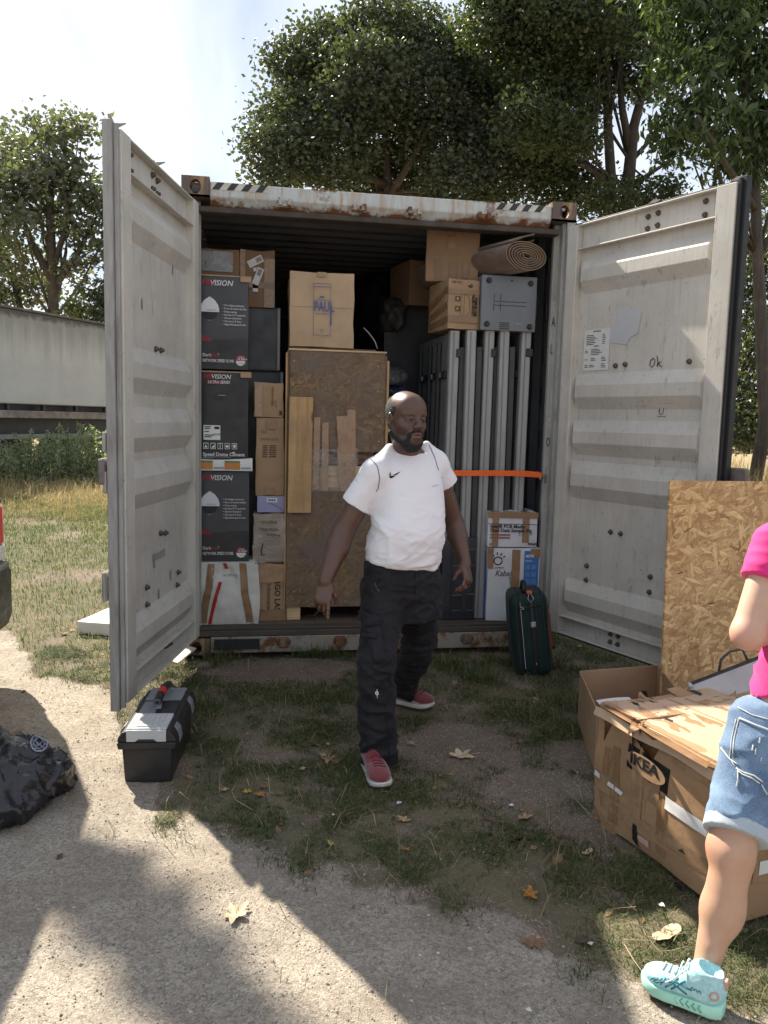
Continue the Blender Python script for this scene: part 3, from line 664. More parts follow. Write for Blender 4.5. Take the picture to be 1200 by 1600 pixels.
for x0 in (.0, CW-.06): MB().box(x0+.002, x0+.058, .17, CLN-.17, CH-.075, CH-.012).build('top_rail', INNERP, box_root); MB().box(x0+.002, x0+.058, .17, CLN-.17, .02, .16).build('bottom_rail', SILLP, box_root)
MB().box(.05, CW-.05, CLN-.08, CLN, CH-.09, CH-.012).build('front_header', INNERP, box_root); MB().box(.05, CW-.05, .115, .16, CH-.06, CH-.02).build('roof_plate', INNERP, box_root)
MB().box(.165, CW-.165, CLN-.08, CLN-.02, .02, .16).build('front_sill', SILLP, box_root)
for i in range(9):
    w = (CW-.1)/9; MB().box(.05+i*w+.0015, .05+(i+1)*w-.0015, .10, CLN-.06, .13, FZ).build('floor_board', FLOORW, box_root)
# rear sill
sm = MB(); sm.box(.165, CW-.165, -.004, .085, .02, .125); sm.build('sill', SILLP, box_root, bevel=.005)
THR = M('dark_threshold', (.085,.072,.058), (.05,.04,.032), 9, .75, .3, 50, dirt=.5, stretch=(.4,2,2))
MB().box(.05, CW-.05, -.002, .10, .127, FZ-.018).build('threshold', THR, box_root, bevel=.004); MB().box(.05, CW-.05, .02, .105, FZ-.017, FZ-.003).build('threshold', THR, box_root, bevel=.003)
for x0 in (.22, .42): pass
MB().box(.19, .47, -.012, .02, .045, .112).build('lifting_pocket', PL_BLACK, box_root)
for x in (.62, .98, 1.45, 1.82): MB().box(x-.03, x+.03, -.03, .0, .055, .12).box(x-.045, x+.045, -.018, -.003, .07, .105).build('sill_keeper', RUST, box_root, bevel=.005)
# corner posts and jambs
def post(s):
    X = (lambda x: x) if s < 0 else (lambda x: CW-x)
    mb = MB(); prof = [(.004,.0),(.055,.0),(.055,.035),(.07,.035),(.07,.09),(.105,.09),(.105,.13),(.05,.13),(.05,.16),(.004,.16)]
    pts = [(X(a), b, .118) for a, b in prof]
    mb.prism(pts, (0, 0, CH-.236)); return mb.build('corner_post', JAMBP, box_root, bevel=.004)
pl = post(-1); pr = post(1)
# header
hm = MB(); hm.prism([(.162,.004,2.790),(.162,.004,2.868),(.162,.05,2.875),(.162,.12,2.875),(.162,.12,2.735),(.162,.05,2.735)], (CW-.324, 0, 0))
hdr = hm.build('header_beam', HEADP, box_root, bevel=.006, seg=2)
MB().box(.10, CW-.10, .012, .11, 2.70, 2.733).build('header_gasket_bar', M('dirty_header_lip', (.075,.062,.05), (.045,.034,.027), 8, .8, dirt=.6), box_root, bevel=.004)
KEEP = mat_rusty((.42,.40,.36), .46, 'rusty_keeper', 9.0)
for px in (445, 561, 647, 756):
    x = XZ(px, 325, 0.0)[0]; kb = MB().box(x-.046, x+.046, -.006, .006, 2.752, 2.792).box(x-.040, x-.018, -.034, -.0055, 2.756, 2.80).box(x+.016, x+.042, -.034, -.0055, 2.756, 2.797).box(x-.0175, x+.0155, -.020, -.0055, 2.754, 2.772)
    kb.build('cam_keeper', KEEP, box_root, bevel=.007, seg=2)
# corner castings: hollow blocks with slotted holes
def casting(x0, y0, z0):
    W_, D_, H_ = .162, .178, .118; bm = bmesh.new()
    mb = MB(); cx, cz = W_/2, H_/2
    def face_with_hole(P, w, h, cu, cv, ru, rv):
        n = 20; out = [];
        inn = [(cu+ru*cos(2*pi*i/n)*(1 if abs(cos(2*pi*i/n)) < .7 else 1), cv+rv*sin(2*pi*i/n)) for i in range(n)]
        oc = []
        for i in range(n):
            a = 2*pi*i/n; c, s = cos(a), sin(a); k = min((w/2)/max(1e-6, abs(c)), (h/2)/max(1e-6, abs(s))); oc.append((w/2+c*k, h/2+s*k))
        for i in range(n):
            j = (i+1) % n; mb.poly([P(*oc[i], 0), P(*oc[j], 0), P(*inn[j], 0), P(*inn[i], 0)])
            mb.poly([P(*inn[i], 0), P(*inn[j], 0), P(*inn[j], .028), P(*inn[i], .028)])
            mb.poly([P(*oc[i], .028), P(*oc[j], .028), P(*inn[j], .028), P(*inn[i], .028)])
    face_with_hole(lambda u, v, t: (u, t, v), W_, H_, cx, cz, .032, .04)
    face_with_hole(lambda u, v, t: (u, D_-t, v), W_, H_, cx, cz, .032, .04)
    face_with_hole(lambda u, v, t: (t, u, v), D_, H_, D_/2, cz, .032, .04)
    face_with_hole(lambda u, v, t: (W_-t, u, v), D_, H_, D_/2, cz, .028, .03)
    face_with_hole(lambda u, v, t: (u, v, H_-t), W_, D_, cx, D_/2, .032, .055)
    mb.box(0, W_, 0, D_, 0, .014)
    o = mb.build('corner_casting', RUST, box_root); o.location = (x0, y0, z0)
for z in (0.0, CH-.118):
    for y in (-.006, CLN-.172):
        for x in (0, CW-.162): casting(x, y, z)
# black and white hazard stripes at both ends of the beam
HW = M('hazard_white', (.60,.60,.56), (.46,.42,.34), 14, .6, .1, dirt=.4); HB = M('hazard_black', (.025,.025,.027), (.05,.045,.04), 14, .6)
def stripes(xa, xb, n, z0=2.828, h=.042, lean=1):
    m = FRONT(xa, .0026, z0); w = (xb-xa)/n
    decal(rect2(0, 0, xb-xa, h), m, HW, box_root, 'hazard_tape', .0006)
    for i in range(n):
        a = w*i+w*.05; decal([(a,0),(a+w*.5,0),(a+w*.5+h*.75*lean,h),(a+h*.75*lean,h)], FRONT(xa, .0018, z0), HB, box_root, 'hazard_stripe', .0006)
stripes(XZ(330, 298, 0)[0], XZ(428, 300, 0)[0]-.03, 4); stripes(XZ(774, 325, 0)[0], XZ(858, 330, 0)[0]-.02, 4, 2.826)
# drawn container numbers along the right jamb
for k, (py, ch) in enumerate(((478,'S'),(502,'A'),(524,'U'),(545,'L'),(660,'C'),(690,'O'),(720,'0'),(748,'0'))):
    x, z = XZ(852-(py-470)*.045, py, .088); text(ch, .085, FRONT(CW-.098, .0875, z-.03), INK if k % 2 else M('stencil_white', (.55,.56,.55)), box_root, 'stencil_letter', sx=.42)

# ------------------------------------------------------------------ doors
DZ0, DZ1, DW, DT = .145, 2.735, 1.19, .06
def door(side):
    # local frame: x = along the door from its hinge, y = from outer to inner face, z = up
    mir = 1 if side == 'l' else -1; ang = 1.787 if side == 'l' else radians(111.8)
    hx = .043 if side == 'l' else CW-.016
    d = Vector((cos(ang)*mir, -sin(ang), 0)); n = Vector((sin(ang)*mir, cos(ang), 0))
    # mirrored geometry keeps a right-handed frame: for the right door x runs towards the hinge
    ex = d if mir > 0 else -d
    Mx = Matrix(((ex[0], n[0], 0, hx), (ex[1], n[1], 0, -.03), (0, 0, 1, 0), (0, 0, 0, 1)))
    S = (lambda s: s) if mir > 0 else (lambda s: -s)
    def bx(mb, s0, s1, t0, t1, z0, z1): a, b = sorted((S(s0), S(s1))); mb.box(a, b, t0, t1, z0, z1); return mb
    # pressed panel
    ribs = [(2.61,2.50),(2.50,2.33),(1.82,1.62),(1.535,1.34),(1.275,1.06),(.515,.30)]
    prof = [(.012, DZ1-.14)]
    for (top, bot) in ((2.53,2.31),(1.82,1.60),(1.535,1.315),(1.275,1.04),(.515,.295)):
        h = top-bot; prof += [(.010, top), (.050, top-h*.33), (.052, top-h*.66), (.010, bot)]
    prof += [(.012, DZ0+.12)]
    mb = MB(); s0, s1 = .085, DW-.115; ss = [s0, s0+.035, s1-.035, s1]
    for (t0, z0), (t1, z1) in zip(prof, prof[1:]):
        for i in range(3):
            f = lambda t, k: t if 0 < k < 3 else .010
            mb.poly([(S(ss[i]), f(t0,i), z0), (S(ss[i+1]), f(t0,i+1), z0), (S(ss[i+1]), f(t1,i+1), z1), (S(ss[i]), f(t1,i), z1)])
            mb.poly([(S(ss[i]), f(t0,i)-.006, z0), (S(ss[i+1]), f(t0,i+1)-.006, z0), (S(ss[i+1]), f(t1,i+1)-.006, z1), (S(ss[i]), f(t1,i)-.006, z1)])
    # stiles, recessed channels at top and bottom, rims
    bx(mb, .0, .087, 0, DT, DZ0, DZ1); bx(mb, DW-.117, DW-.002, 0, DT, DZ0, DZ1)
    for za, zb in ((DZ1-.155, DZ1), (DZ0, DZ0+.125)):
        bx(mb, .088, DW-.118, .004, .014, za, zb); bx(mb, .088, DW-.118, .0145, DT-.003, zb-.010 if zb > 1 else zb-.012, zb-.0005); bx(mb, .088, DW-.118, .0145, DT-.003, za+.0005, za+.010)
    dr = mb.build('door', DOORP, box_root, bevel=.0025); dr.matrix_local = Mx
    dr['label'] = 'left door with its inner face in shade' if mir > 0 else 'right door with sunlit upper corner and pencilled writing'
    # rubber gasket round the free edge and the top
    g = MB(); bx(g, DW, DW+.035, -.012, .030, DZ0-.03, DZ1+.03); bx(g, DW+.0, DW+.016, .0305, .052, DZ0-.02, DZ1+.02); bx(g, .02, DW, -.006, .012, DZ1+.001, DZ1+.022); bx(g, .02, DW, -.006, .012, DZ0-.025, DZ0-.001)
    g.build('gasket', RUBBER if mir < 0 else M('grey_worn_gasket', (.34,.34,.33), (.25,.245,.23), 14, .6, dirt=.5, stretch=(3,3,.5)), dr, bevel=.003)
    # torn flaps of gasket and bird-like upright clips on the top edge
    for s_, w_ in ((DW-.02, .06), (DW-.55, .055)):
        f = MB(); f.prism([(S(s_), .0, DZ1+.02), (S(s_-w_), .0, DZ1+.025), (S(s_-w_*.2), .004, DZ1+.04), (S(s_+.035), .006, DZ1+.055 if s_ > DW-.1 and mir > 0 else DZ1+.03)], (0, .012, 0)); f.build('gasket_flap', M('grey_flap', (.33,.33,.32)), dr)
        if mir > 0: f2 = MB(); f2.prism([(S(s_-.03), -.01, DZ1+.030), (S(s_-.028), .065, DZ1+.034), (S(s_-.05), .03, DZ1+.03), (S(s_-.065), .0, DZ1+.024)], (0, 0, .006)); f2.build('gasket_flap', M('grey_flap', (.3,.3,.3)), dr)
    # bolts
    def bolt(s, z, t, r=.014):
        m = MB().lathe([(r, t-.002), (r, t+.006), (r*.8, t+.010), (r*.35, t+.017), (0, t+.018)], 10, (S(s), 0, z), 1)
        m.v = [(x, -y, 2*z-zz) if False else (x, y, zz) for x, y, zz in m.v]
        m.xf(Matrix.Translation((0,0,0))); return m
    BOLT = M('rusty_bolt', (.13,.10,.08), (.07,.055,.045), 60, .6, .2, metallic=.4)
    for s, z in ((.60,2.685),(.67,2.692),(.60,2.62),(.67,2.625),(.98,2.69),(.98,2.62)) + (((.415,1.86),(.49,1.865),(.94,1.86),(.45,.86),(.53,.86),(.27,.62),(.27,.53),(.77,.64),(.77,.55),(.50,.235),(.56,.235),(.50,.185),(.56,.185)) if mir < 0 else
                 ((.55,1.84),(.63,1.84),(1.02,1.90),(.50,.86),(.58,.87),(1.02,.84),(.28,.60),(.30,.53),(.80,.62),(.80,.53),(.45,.225),(.52,.23))):
        b = MB(); pr_ = [(.015, 0), (.016, .006), (.011, .010), (.008, .020), (0, .021)]
        n_ = 10; t0 = .0155 if (z > 2.58 or z < .27) else .0125
        for i, (r, h) in enumerate(pr_[:-1]):
            pass
        o0 = len(b.v)
        for r, h in pr_:
            for j in range(n_): b.v.append((S(s)+r*cos(2*pi*j/n_), t0+h, z+r*sin(2*pi*j/n_)))
        for i in range(len(pr_)-1):
            for j in range(n_): b.f.append((o0+i*n_+j, o0+i*n_+(j+1)%n_, o0+(i+1)*n_+(j+1)%n_, o0+(i+1)*n_+j)); b.m.append(0)
        b.build('bolt', BOLT, dr, smooth=True)
    # outside: hinges and locking bars
    for z in (.35, 1.0, 1.75, 2.5): bx(MB(), -.05, .12, -.025, -.002, z-.05, z+.05).build('hinge', JAMBP, dr, bevel=.004)
    for s in (.38, .86):
        MB().tube([(S(s), -.05, DZ0-.02), (S(s), -.05, DZ1+.02)], .017, 8).build('locking_bar', M('galvanised_bar', (.38,.39,.40), None, 20, .4, metallic=.6), dr, smooth=True)
        for z in (.4, 1.1, 1.35, 2.2): bx(MB(), s-.05, s+.05, -.07, -.002, z-.035, z+.035).build('bar_bracket', JAMBP, dr, bevel=.004)
    bx(MB(), DW-.1, DW+(.05 if mir > 0 else .12), -.05, -.02, 1.18, 1.30).build('door_handle', M('handle_steel', (.20,.185,.18), (.13,.10,.09), 20, .6), dr, bevel=.008)
    if mir > 0:
        bx(MB(), DW-.02, DW+.06, -.035, -.02, .64, .78).build('lock_plate', JAMBP, dr, bevel=.006)
        bx(MB(), DW-.02, DW+.045, -.03, -.015, 1.33, 1.42).build('lock_plate', JAMBP, dr, bevel=.004); bx(MB(), DW-.02, DW+.04, -.03, -.015, 1.14, 1.24).build('lock_plate', JAMBP, dr, bevel=.004)
    return dr, Mx, S
dl, MLd, SL = door('l'); dr_, MRd, SR = door('r')
def on_door(right, s, z, t=.0128):       # flat print frame on the inner face
    if right: return Matrix(((1,0,0,-s),(0,0,-1,t),(0,1,0,z),(0,0,0,1))) @ Matrix.Diagonal((-1,1,-1,1))
    return Matrix(((-1,0,0,s),(0,0,1,t),(0,1,0,z),(0,0,0,1)))
FR = Matrix(((-1,0,0,0),(0,0,1,0),(0,1,0,0),(0,0,0,1)))   # x to the viewer's right on an inner face = -local x
def R_(s, z, t=.0136): return Matrix.Translation((-s, t, z)) @ FR
def flip(m): return m
# on the right door (local x = -s): viewer's right is increasing s = -x
STK = M('sticker_white', (.66,.66,.63), (.58,.58,.55), 20, .5, .05)
sw, sh = .21, .25
decal(rect2(0, 0, sw, sh), R_(.145, 1.84), STK, dr_, 'data_sticker', .0006)
def slines(x0, y0, n, w, dy, hh=.0045):
    for i in range(n): decal(rect2(x0, y0-i*dy, x0+w*(.7+.3*((i*7) % 5)/4), y0-i*dy+hh), R_(.145, 1.84, .0143), INK, dr_, 'print_line', .0003)
text('MATERIAL', .014, R_(.145,1.84,.0144) @ Matrix.Translation((.075,.232,0)), INK, dr_, 'lettering', .01)
text('PAINT', .014, R_(.145,1.84,.0144) @ Matrix.Translation((.085,.142,0)), INK, dr_, 'lettering', .01)
slines(.018, .212, 6, .085, .011); slines(.15, .212, 6, .03, .011); slines(.062, .125, 4, .09, .010); slines(.012, .118, 2, .03, .010); slines(.062, .07, 2, .05, .010); slines(.15, .075, 3, .04, .010); slines(.012, .065, 1, .035, .010); slines(.05, .03, 2, .05, .010); slines(.15, .035, 3, .04, .010); slines(.012, .03, 2, .035, .010)
def stroke(pts, M_, mat, parent, name, w=.0022):
    mb = MB(); mb.tube([(p[0], p[1], 0) for p in pts], w, 5); o = mb.build(name, mat, parent); o.matrix_local = M_; return o
m = R_(.66, 1.84); stroke([(.03,.05),(.012,.035),(.01,.012),(.026,.0),(.042,.016),(.044,.04),(.03,.052),(.02,.04)], m, INK, dr_, 'pen_mark'); stroke([(.058,.062),(.066,.03),(.062,.002),(.075,.024),(.088,.03),(.072,.018),(.085,.004),(.098,.002)], m, INK, dr_, 'pen_mark')
m = R_(.745, 1.565); stroke([(.03,.05),(.016,.045),(.012,.02),(.025,.006),(.04,.018),(.042,.042),(.028,.052)], m, INK, dr_, 'pen_mark', .0016); stroke([(0,-.003),(.06,-.003)], m, INK, dr_, 'pen_mark', .0012)
CHALK = M('chalk', (.62,.62,.60)); m = R_(.40, .17, .0165)
stroke([(.0,.0),(.005,.045),(.03,.04),(.042,.022),(.03,.004),(0,0)], m, CHALK, dr_, 'chalk_mark', .0016); stroke([(.06,.045),(.085,.04),(.07,.024),(.09,.012),(.075,.0),(.06,.004),(.062,.044)], m, CHALK, dr_, 'chalk_mark', .0016)
stroke([(.105,.042),(.13,.036),(.115,.022),(.135,.01),(.11,.0)], m, CHALK, dr_, 'chalk_mark', .0016); stroke([(.15,.0),(.152,.04),(.182,.002),(.186,.04)], m, CHALK, dr_, 'chalk_mark', .0016)
decal([(.0,.0),(.13,-.02),(.15,.02),(.21,.04),(.23,.17),(.15,.18),(.14,.2),(.03,.19),(.06,.1),(-.02,.09)], R_(.36, 2.0, .0131), M('rubbed_patch', (.45,.46,.47), (.50,.51,.515), 5, .55), dr_, 'rubbed_patch', .0004)
# adhesive remains and scuffs on the left door (viewer's left is increasing s)
def Ld(s, z, t=.0136): return Matrix.Translation((s, t, z)) @ FR
GLUE = M('glue_remains', (.22,.215,.20), (.36,.355,.34), 60, .8)
for s, z, w, h in ((.70,.74,.20,.035),(.69,.70,.03,.05),(.42,.58,.025,.06),(.62,.52,.022,.055),(.83,2.02,.02,.05),(.35,2.27,.02,.07)): decal([(0,0),(w,-.006),(w*.96,h),(w*.5,h*.86),(.004,h)], Ld(s, z), GLUE, dl, 'glue_mark', .0006)
# lashing rail with slots on the inside of the right post
for z in np.arange(.5, 2.5, .28): MB().box(CW-.115, CW-.108, .15, .19, z, z+.12).build('lashing_slot', PL_BLACK, box_root)
# ------------------------------------------------------------------ goods stacked in the container
def soft_box(w, d, h, amp=.004, n=7, seed=0, round_=.0, taper=0.0):
    # a carton: a box whose sides bulge and dent a little; origin at the middle of the front bottom edge
    mb = MB(); L = np.linspace(0, 1, n+1)
    def P(u, v, t): return np.array((-w/2+u*w, v*d, t*h))
    for ax in range(3):
        for e in (0, 1):
            def fn(a, b): q = [a, b]; q.insert(ax, e); return P(*q)
            mb.grid(fn, n, n)
    V = np.array(mb.v); r = np.random.default_rng(seed)
    D = np.stack([fnoise(V, seed*7+k, 1.6/max(w, h, d), 2) for k in range(3)], -1)*amp
    c = (V-np.array((0, d/2, h/2)))/np.array((w/2, d/2, h/2)); V = V+D
    edge = np.sort(np.abs(c), axis=1)[:, 1:2]
    V = V+(np.array((0, d/2, h/2))-V)*np.clip(edge-.86, 0, 1)*round_
    if taper: V[:, 0] *= 1+taper*(V[:, 2:3]/h-.5)[:, 0]
    V[:, 2] = np.maximum(V[:, 2], 0.0)
    mb.v = [tuple(p) for p in V]; return mb
class Carton:
    def __init__(s, name, label, cat, px, y, depth, mat, rz=0.0, group=None, amp=.004, seed=1, base=None, bevel=.003, round_=0, dims=None):
        x0, y0, x1, y1 = px; ym = (y0+y1)/2; xm = (x0+x1)/2
        xa = XZ(x0, ym, y)[0]; xb = XZ(x1, ym, y)[0]; zt = XZ(xm, y0, y)[1]; zb = XZ(xm, y1, y)[1] if base is None else base
        s.w = xb-xa; s.h = zt-zb; s.d = depth; s.z0 = zb; s.z1 = zt
        if dims: s.w, s.h = dims
        s.root = thing(name, label, cat, ((xa+xb)/2, y, zb), (0, 0, rz), group)
        mb = soft_box(s.w, depth, s.h, amp, 6, seed, round_)
        bm_name = 'body'; o = mb.build(bm_name, mat, s.root); me = o.data
        bm = bmesh.new(); bm.from_mesh(me); bmesh.ops.remove_doubles(bm, verts=bm.verts, dist=.0004); bmesh.ops.recalc_face_normals(bm, faces=bm.faces)
        es = [e for e in bm.edges if len(e.link_faces) == 2 and e.calc_face_angle(0) > .9]
        bmesh.ops.bevel(bm, geom=es, offset=bevel, segments=2, profile=.6, affect='EDGES', clamp_overlap=True); bm.to_mesh(me); bm.free()
        me.polygons.foreach_set('use_smooth', [True]*len(me.polygons)); me.set_sharp_from_angle(angle=.8)
        s.o = amp+.0012
    def F(s, u, v, off=0): return FRONT(-s.w/2+u*s.w, -s.o-off, v*s.h)              # frame on the front face, at fractions of it
    def txt(s, t, u, v, size, mat, **k): return text(t, size, s.F(u, v, .0024), mat, s.root, **k)
    def dec(s, pts, mat, name, off=0.0): return decal([(p[0]*s.w, p[1]*s.h) for p in pts], s.F(0, 0, off), mat, s.root, name)
    def rect(s, u0, v0, u1, v1, mat, name, off=0.0): return s.dec(rect2(u0, v0, u1, v1), mat, name, off)
    def tape_wrap(s, u0, u1, mat=TAPE, drop=.15, side='x', name='tape'):   # tape over the top edge and down the front
        mb = MB(); x0, x1 = -s.w/2+u0*s.w, -s.w/2+u1*s.w; e = s.o
        mb.box(x0, x1, -e, -e+.001, s.h*(1-drop), s.h+e); mb.box(x0, x1, -e+.0011, s.d, s.h+e-.001, s.h+e); return mb.build(name, mat, s.root)
    def seam(s): MB().box(-s.w/2+.01, s.w/2-.01, s.d/2-.0015, s.d/2+.0015, s.h+s.o-.0018, s.h+s.o).build('flap_seam', INKBR, s.root)

# --- black camera cartons -------------------------------------------------------------------
WHITEPL = M('printed_white', (.66,.67,.70), (.58,.59,.63), 6, .5, 0); DOMEP = M('printed_dome', (.012,.012,.014), None, 5, .45, 0)
BADGE = M('badge_red', (.30,.03,.045), None, 5, .5, 0); WEDGE = M('wedge_red', (.27,.022,.028), None, 5, .5, 0)
def camera_art(c):
    c.rect(.0, .0, 1.0, .32, BLACKCARD, 'printed_band', .0002)
    c.dec([(.0,.30),(.0,.37),(.1,.36),(.27,.315),(.27,.30)], WEDGE, 'printed_wedge', .0006)
    c.dec([(.27,.315),(1,.345),(1,.32),(0,.30)], BLACKCARD, 'printed_band', .0004)
    c.txt('HIK', .055, .90, .046, INKR, bold=.018, shear=.2, sx=.95); c.txt('VISION', .215, .90, .046, INKW, bold=.014, shear=.2, sx=.95); c.txt('°', .53, .915, .03, INKW)
    k = c.w/c.h
    c.dec([(p[0], .62+(p[1])*k) for p in disc2(.215, 0, .16, .16, pi, 2*pi, 14)], DOMEP, 'printed_lens', .0004)
    c.dec([(.06,.62),(.37,.62),(.37,.60),(.06,.60)], DOMEP, 'printed_lens', .0006)
    c.dec([(.02,.615),(.41,.615),(.405,.655),(.385,.69),(.33,.735),(.27,.762),(.245,.765),(.245,.775),(.185,.775),(.185,.765),(.16,.762),(.10,.735),(.045,.69),(.025,.655)], WHITEPL, 'printed_dome', .0008)
    c.txt('HIKVISION', .16, .628, .012, INKG, off=None) if False else c.txt('HIKVISION', .155, .628, .012, INKG)
    for i in (.19, .24): c.dec([(p[0], p[1]) for p in disc2(i, .525, .012, .009, n=8)], INKG, 'printed_spot', .0012)
    for i, l in enumerate(('3D intelligent positioning', 'Power-off memory function', 'Privacy masking', 'Embedded PTZ equipment', 'Ultra-low illumination', 'Ultra power IR dome', 'High-performance IR white')):
        c.txt('•', .475, .682-i*.034, .018, INKW); c.txt(l, .51, .682-i*.034, .0160, INKW, sx=.74, bold=.010)
    c.txt('Dark', .07, .135, .026, INKW, bold=.02); c.txt('Fighter', .175, .135, .026, INKR, bold=.01); c.txt('+', .37, .152, .02, INKW)
    c.txt('NETWORK SPEED DOME', .07, .075, .026, INKW, bold=.012, sx=.66)
    q = [(p[0], .105+(p[1])*k) for p in disc2(.845, 0, .10, .10, n=28)]; c.dec(q, BADGE, 'printed_badge', .0004)
    c.dec([(p[0], .095+(p[1])*k) for p in disc2(.845, 0, .098, .098, pi, 2*pi, 16)], PAPER, 'printed_badge', .0008)
    c.txt('H.265+', .785, .104, .019, INKW, bold=.02); c.txt('SMART', .80, .13, .012, INKW); c.txt('CODEC', .805, .06, .014, INKG)
yL = .13
k3 = Carton('camera_carton', 'lower black dome camera carton resting on the white tote bag', 'carton', (311,736,389,877), yL, .36, GREYCARD, amp=.003, seed=3); camera_art(k3)
k2 = Carton('camera_carton', 'middle black speed dome carton with a white label and a row of icons', 'carton', (311,582,388,717), yL, .36, BLACKCARD, amp=.003, seed=4)
k1 = Carton('camera_carton', 'top black dome camera carton with torn tape along its upper edge', 'carton', (311,432,388,577), yL, .36, GREYCARD, amp=.003, seed=5); camera_art(k1)
k2.txt('HIK', .09, .925, .040, INKR, bold=.018, shear=.2, sx=.95); k2.txt('VISION', .24, .925, .040, INKW, bold=.014, shear=.2, sx=.95)
k2.rect(.16, .865, .52, .905, WEDGE, 'printed_band'); k2.txt('ULTRA SERIES', .175, .872, .026, INKW, bold=.015, shear=.2, sx=.85)
k2.dec([(p[0], .75+p[1]*.56) for p in disc2(.42, 0, .10, .10, pi, 2*pi, 12)], M('faint_print', (.035,.035,.038)), 'printed_lens'); k2.txt('HIKVISION', .38, .73, .010, INKW)
k2.rect(.09, .22, .43, .39, PAPER, 'paper_label', .0004)
for i, (a, b, h) in enumerate(((.11,.24,.365),(.11,.22,.345),(.11,.2,.31),(.11,.3,.27),(.11,.25,.25))): k2.rect(a, h, b, h+.011, INK, 'print_line', .0014)
k2.rect(.31, .345, .41, .375, INK, 'printed_block', .0014); k2.txt('HD207', .28, .275, .016, INK)
for i in range(5):
    a = .085+i*.145; k2.rect(a, .115, a+.105, .185, INKW, 'printed_icon', .0004); k2.rect(a+.01, .122, a+.095, .178, BLACKCARD, 'printed_icon', .0010)
    k2.dec([[(a+.02,.13),(a+.05,.165),(a+.085,.13)], [(a+.02,.13),(a+.085,.17),(a+.085,.13)], [(a+.045,.128),(a+.06,.128),(a+.06,.172),(a+.045,.172)], [(a+.02,.135),(a+.085,.135),(a+.085,.16),(a+.02,.16)], disc2(a+.055,.15,.028,.02,n=10)][i], INKW, 'printed_icon', .0016)
k2.txt('Speed Dome Camera', .075, .035, .030, INKW, bold=.022, sx=.98); k2.rect(.075, .018, .64, .026, INKG, 'print_line'); k2.rect(.075, .006, .3, .013, INKG, 'print_line')
k2.dec([(p[0], .065+p[1]*.56) for p in disc2(.70, 0, .035, .035, 0, pi, 10)], INKW, 'printed_icon')
for c, zz in ((k1, 1.0), (k2, 1.0)):
    t = MB(); t.box(-c.w/2+.005, c.w/2+.012, -.006, .10, c.h-.002, c.h+.008); t.box(c.w/2-.05, c.w/2+.018, -.012, -.0061, c.h-.03, c.h+.006); t.build('tape', TAPE2, c.root, bevel=.002)
# two mailing packets between the middle and lower carton
PKO = M('packet_orange', (.52,.17,.045), (.45,.20,.05), 10, .45, .1); PKG = M('packet_green', (.16,.22,.08), None, 10, .45)
for nm, a, b, up, lab in (('packet', 309, 351, 0, 'white and orange printed packet on the left under the middle carton'), ('packet', 350, 395, 4, 'white and orange printed packet with its corner sticking out to the right')):
    x0, zb = XZ(a, 736-up*.3, .10); x1, zt = XZ(b, 718-up, .10); r = thing(nm, lab, 'packet', ((x0+x1)/2, .10, k3.z1+.004), (0, 0, 0)); w = x1-x0-.004; h = k2.z0-k3.z1-.008
    MB().grid(lambda u, v: (-w/2+u*w, -.004*sin(pi*v)-.003*sin(7*u), v*(h+.012*u*(up > 0))), 10, 4).grid(lambda u, v: (-w/2+u*w, .30*v, h+.002*sin(9*u)+.012*u*(up > 0)*(1-v)), 8, 4).grid(lambda u, v: (-w/2+u*w, .30*v, 0), 4, 2).build('sleeve', PAPER, r, smooth=True)
    decal(rect2(.02*w, .14*h, .56*w, .72*h), FRONT(-w/2, -.0085, 0), PKO, r, 'printed_band'); decal(rect2(.02*w, .72*h, .56*w, .92*h), FRONT(-w/2, -.0085, 0), PKG, r, 'printed_band')
    text('BAHNTIN', .013, FRONT(-w/2+.62*w, -.0085, .2*h), INK, r, bold=.01)
# --- white tote bag ------------------------------------------------------------------------
CANV = mat_cloth('white_canvas', (.60,.585,.545), (.50,.485,.45), .8, 500, .1, .3, 9)
x0, zb = XZ(310, 973, .10); x1, zt = XZ(404, 879, .10); bw, bh = x1-x0, k3.z0-.004-FZ
bag = thing('tote_bag', 'bulging white tote bag with brown tape and a red strap, under the black cartons', 'bag', ((x0+x1)/2, .10, FZ+.002))
def bagf(u, v, back=0):
    a = (u-.5)*2; wob = fnoise(np.array([[u*1.1, v*1.3, 1.0]]), 77, 1.5, 3)[0]*.012+fnoise(np.array([[u*2.2, v*.9, 2.0]]), 78, 2.4, 2)[0]*.006
    return (a*bw/2*(1+.02*sin(5*v)+.04*sin(pi*v)), back-.03*(1-a*a)*sin(pi*min(1, v*1.1+.05))-wob, v*bh*(1-.03*(u > .93)))
mb = MB().grid(lambda u, v: bagf(u, v), 26, 20); mb.grid(lambda u, v: (bagf(1, v)[0]+.0*u, bagf(1, v)[1]+u*.28, bagf(1, v)[2]+.01*sin(7*v+3*u)), 8, 12).grid(lambda u, v: (bagf(0, v)[0], bagf(0, v)[1]+u*.28, bagf(0, v)[2]), 8, 12).grid(lambda u, v: (bagf(u, 1)[0], bagf(u, 1)[1]+v*.28, bagf(u, 1)[2]), 12, 8)
mb.build('body', CANV, bag, smooth=True)
def bag_strip(pts, w, mat, name, off=.003):
    mb = MB(); n = 24; P = np.array(pts)
    def fn(u, v):
        t = v*(len(P)-1); i = min(int(t), len(P)-2); p = P[i]+(P[i+1]-P[i])*(t-i); q = bagf(p[0]+(u-.5)*w, p[1]); return (q[0], q[1]-off, q[2])
    return mb.grid(fn, 2, n).build(name, mat, bag, smooth=True)
bag_strip([(.21,.98),(.19,.6),(.13,.3),(.08,.02)], .12, TAPE, 'tape'); bag_strip([(.74,.99),(.76,.5),(.86,.02)], .12, TAPE, 'tape')
REDS = mat_cloth('red_webbing', (.38,.028,.03), None, .6, 500, .1)
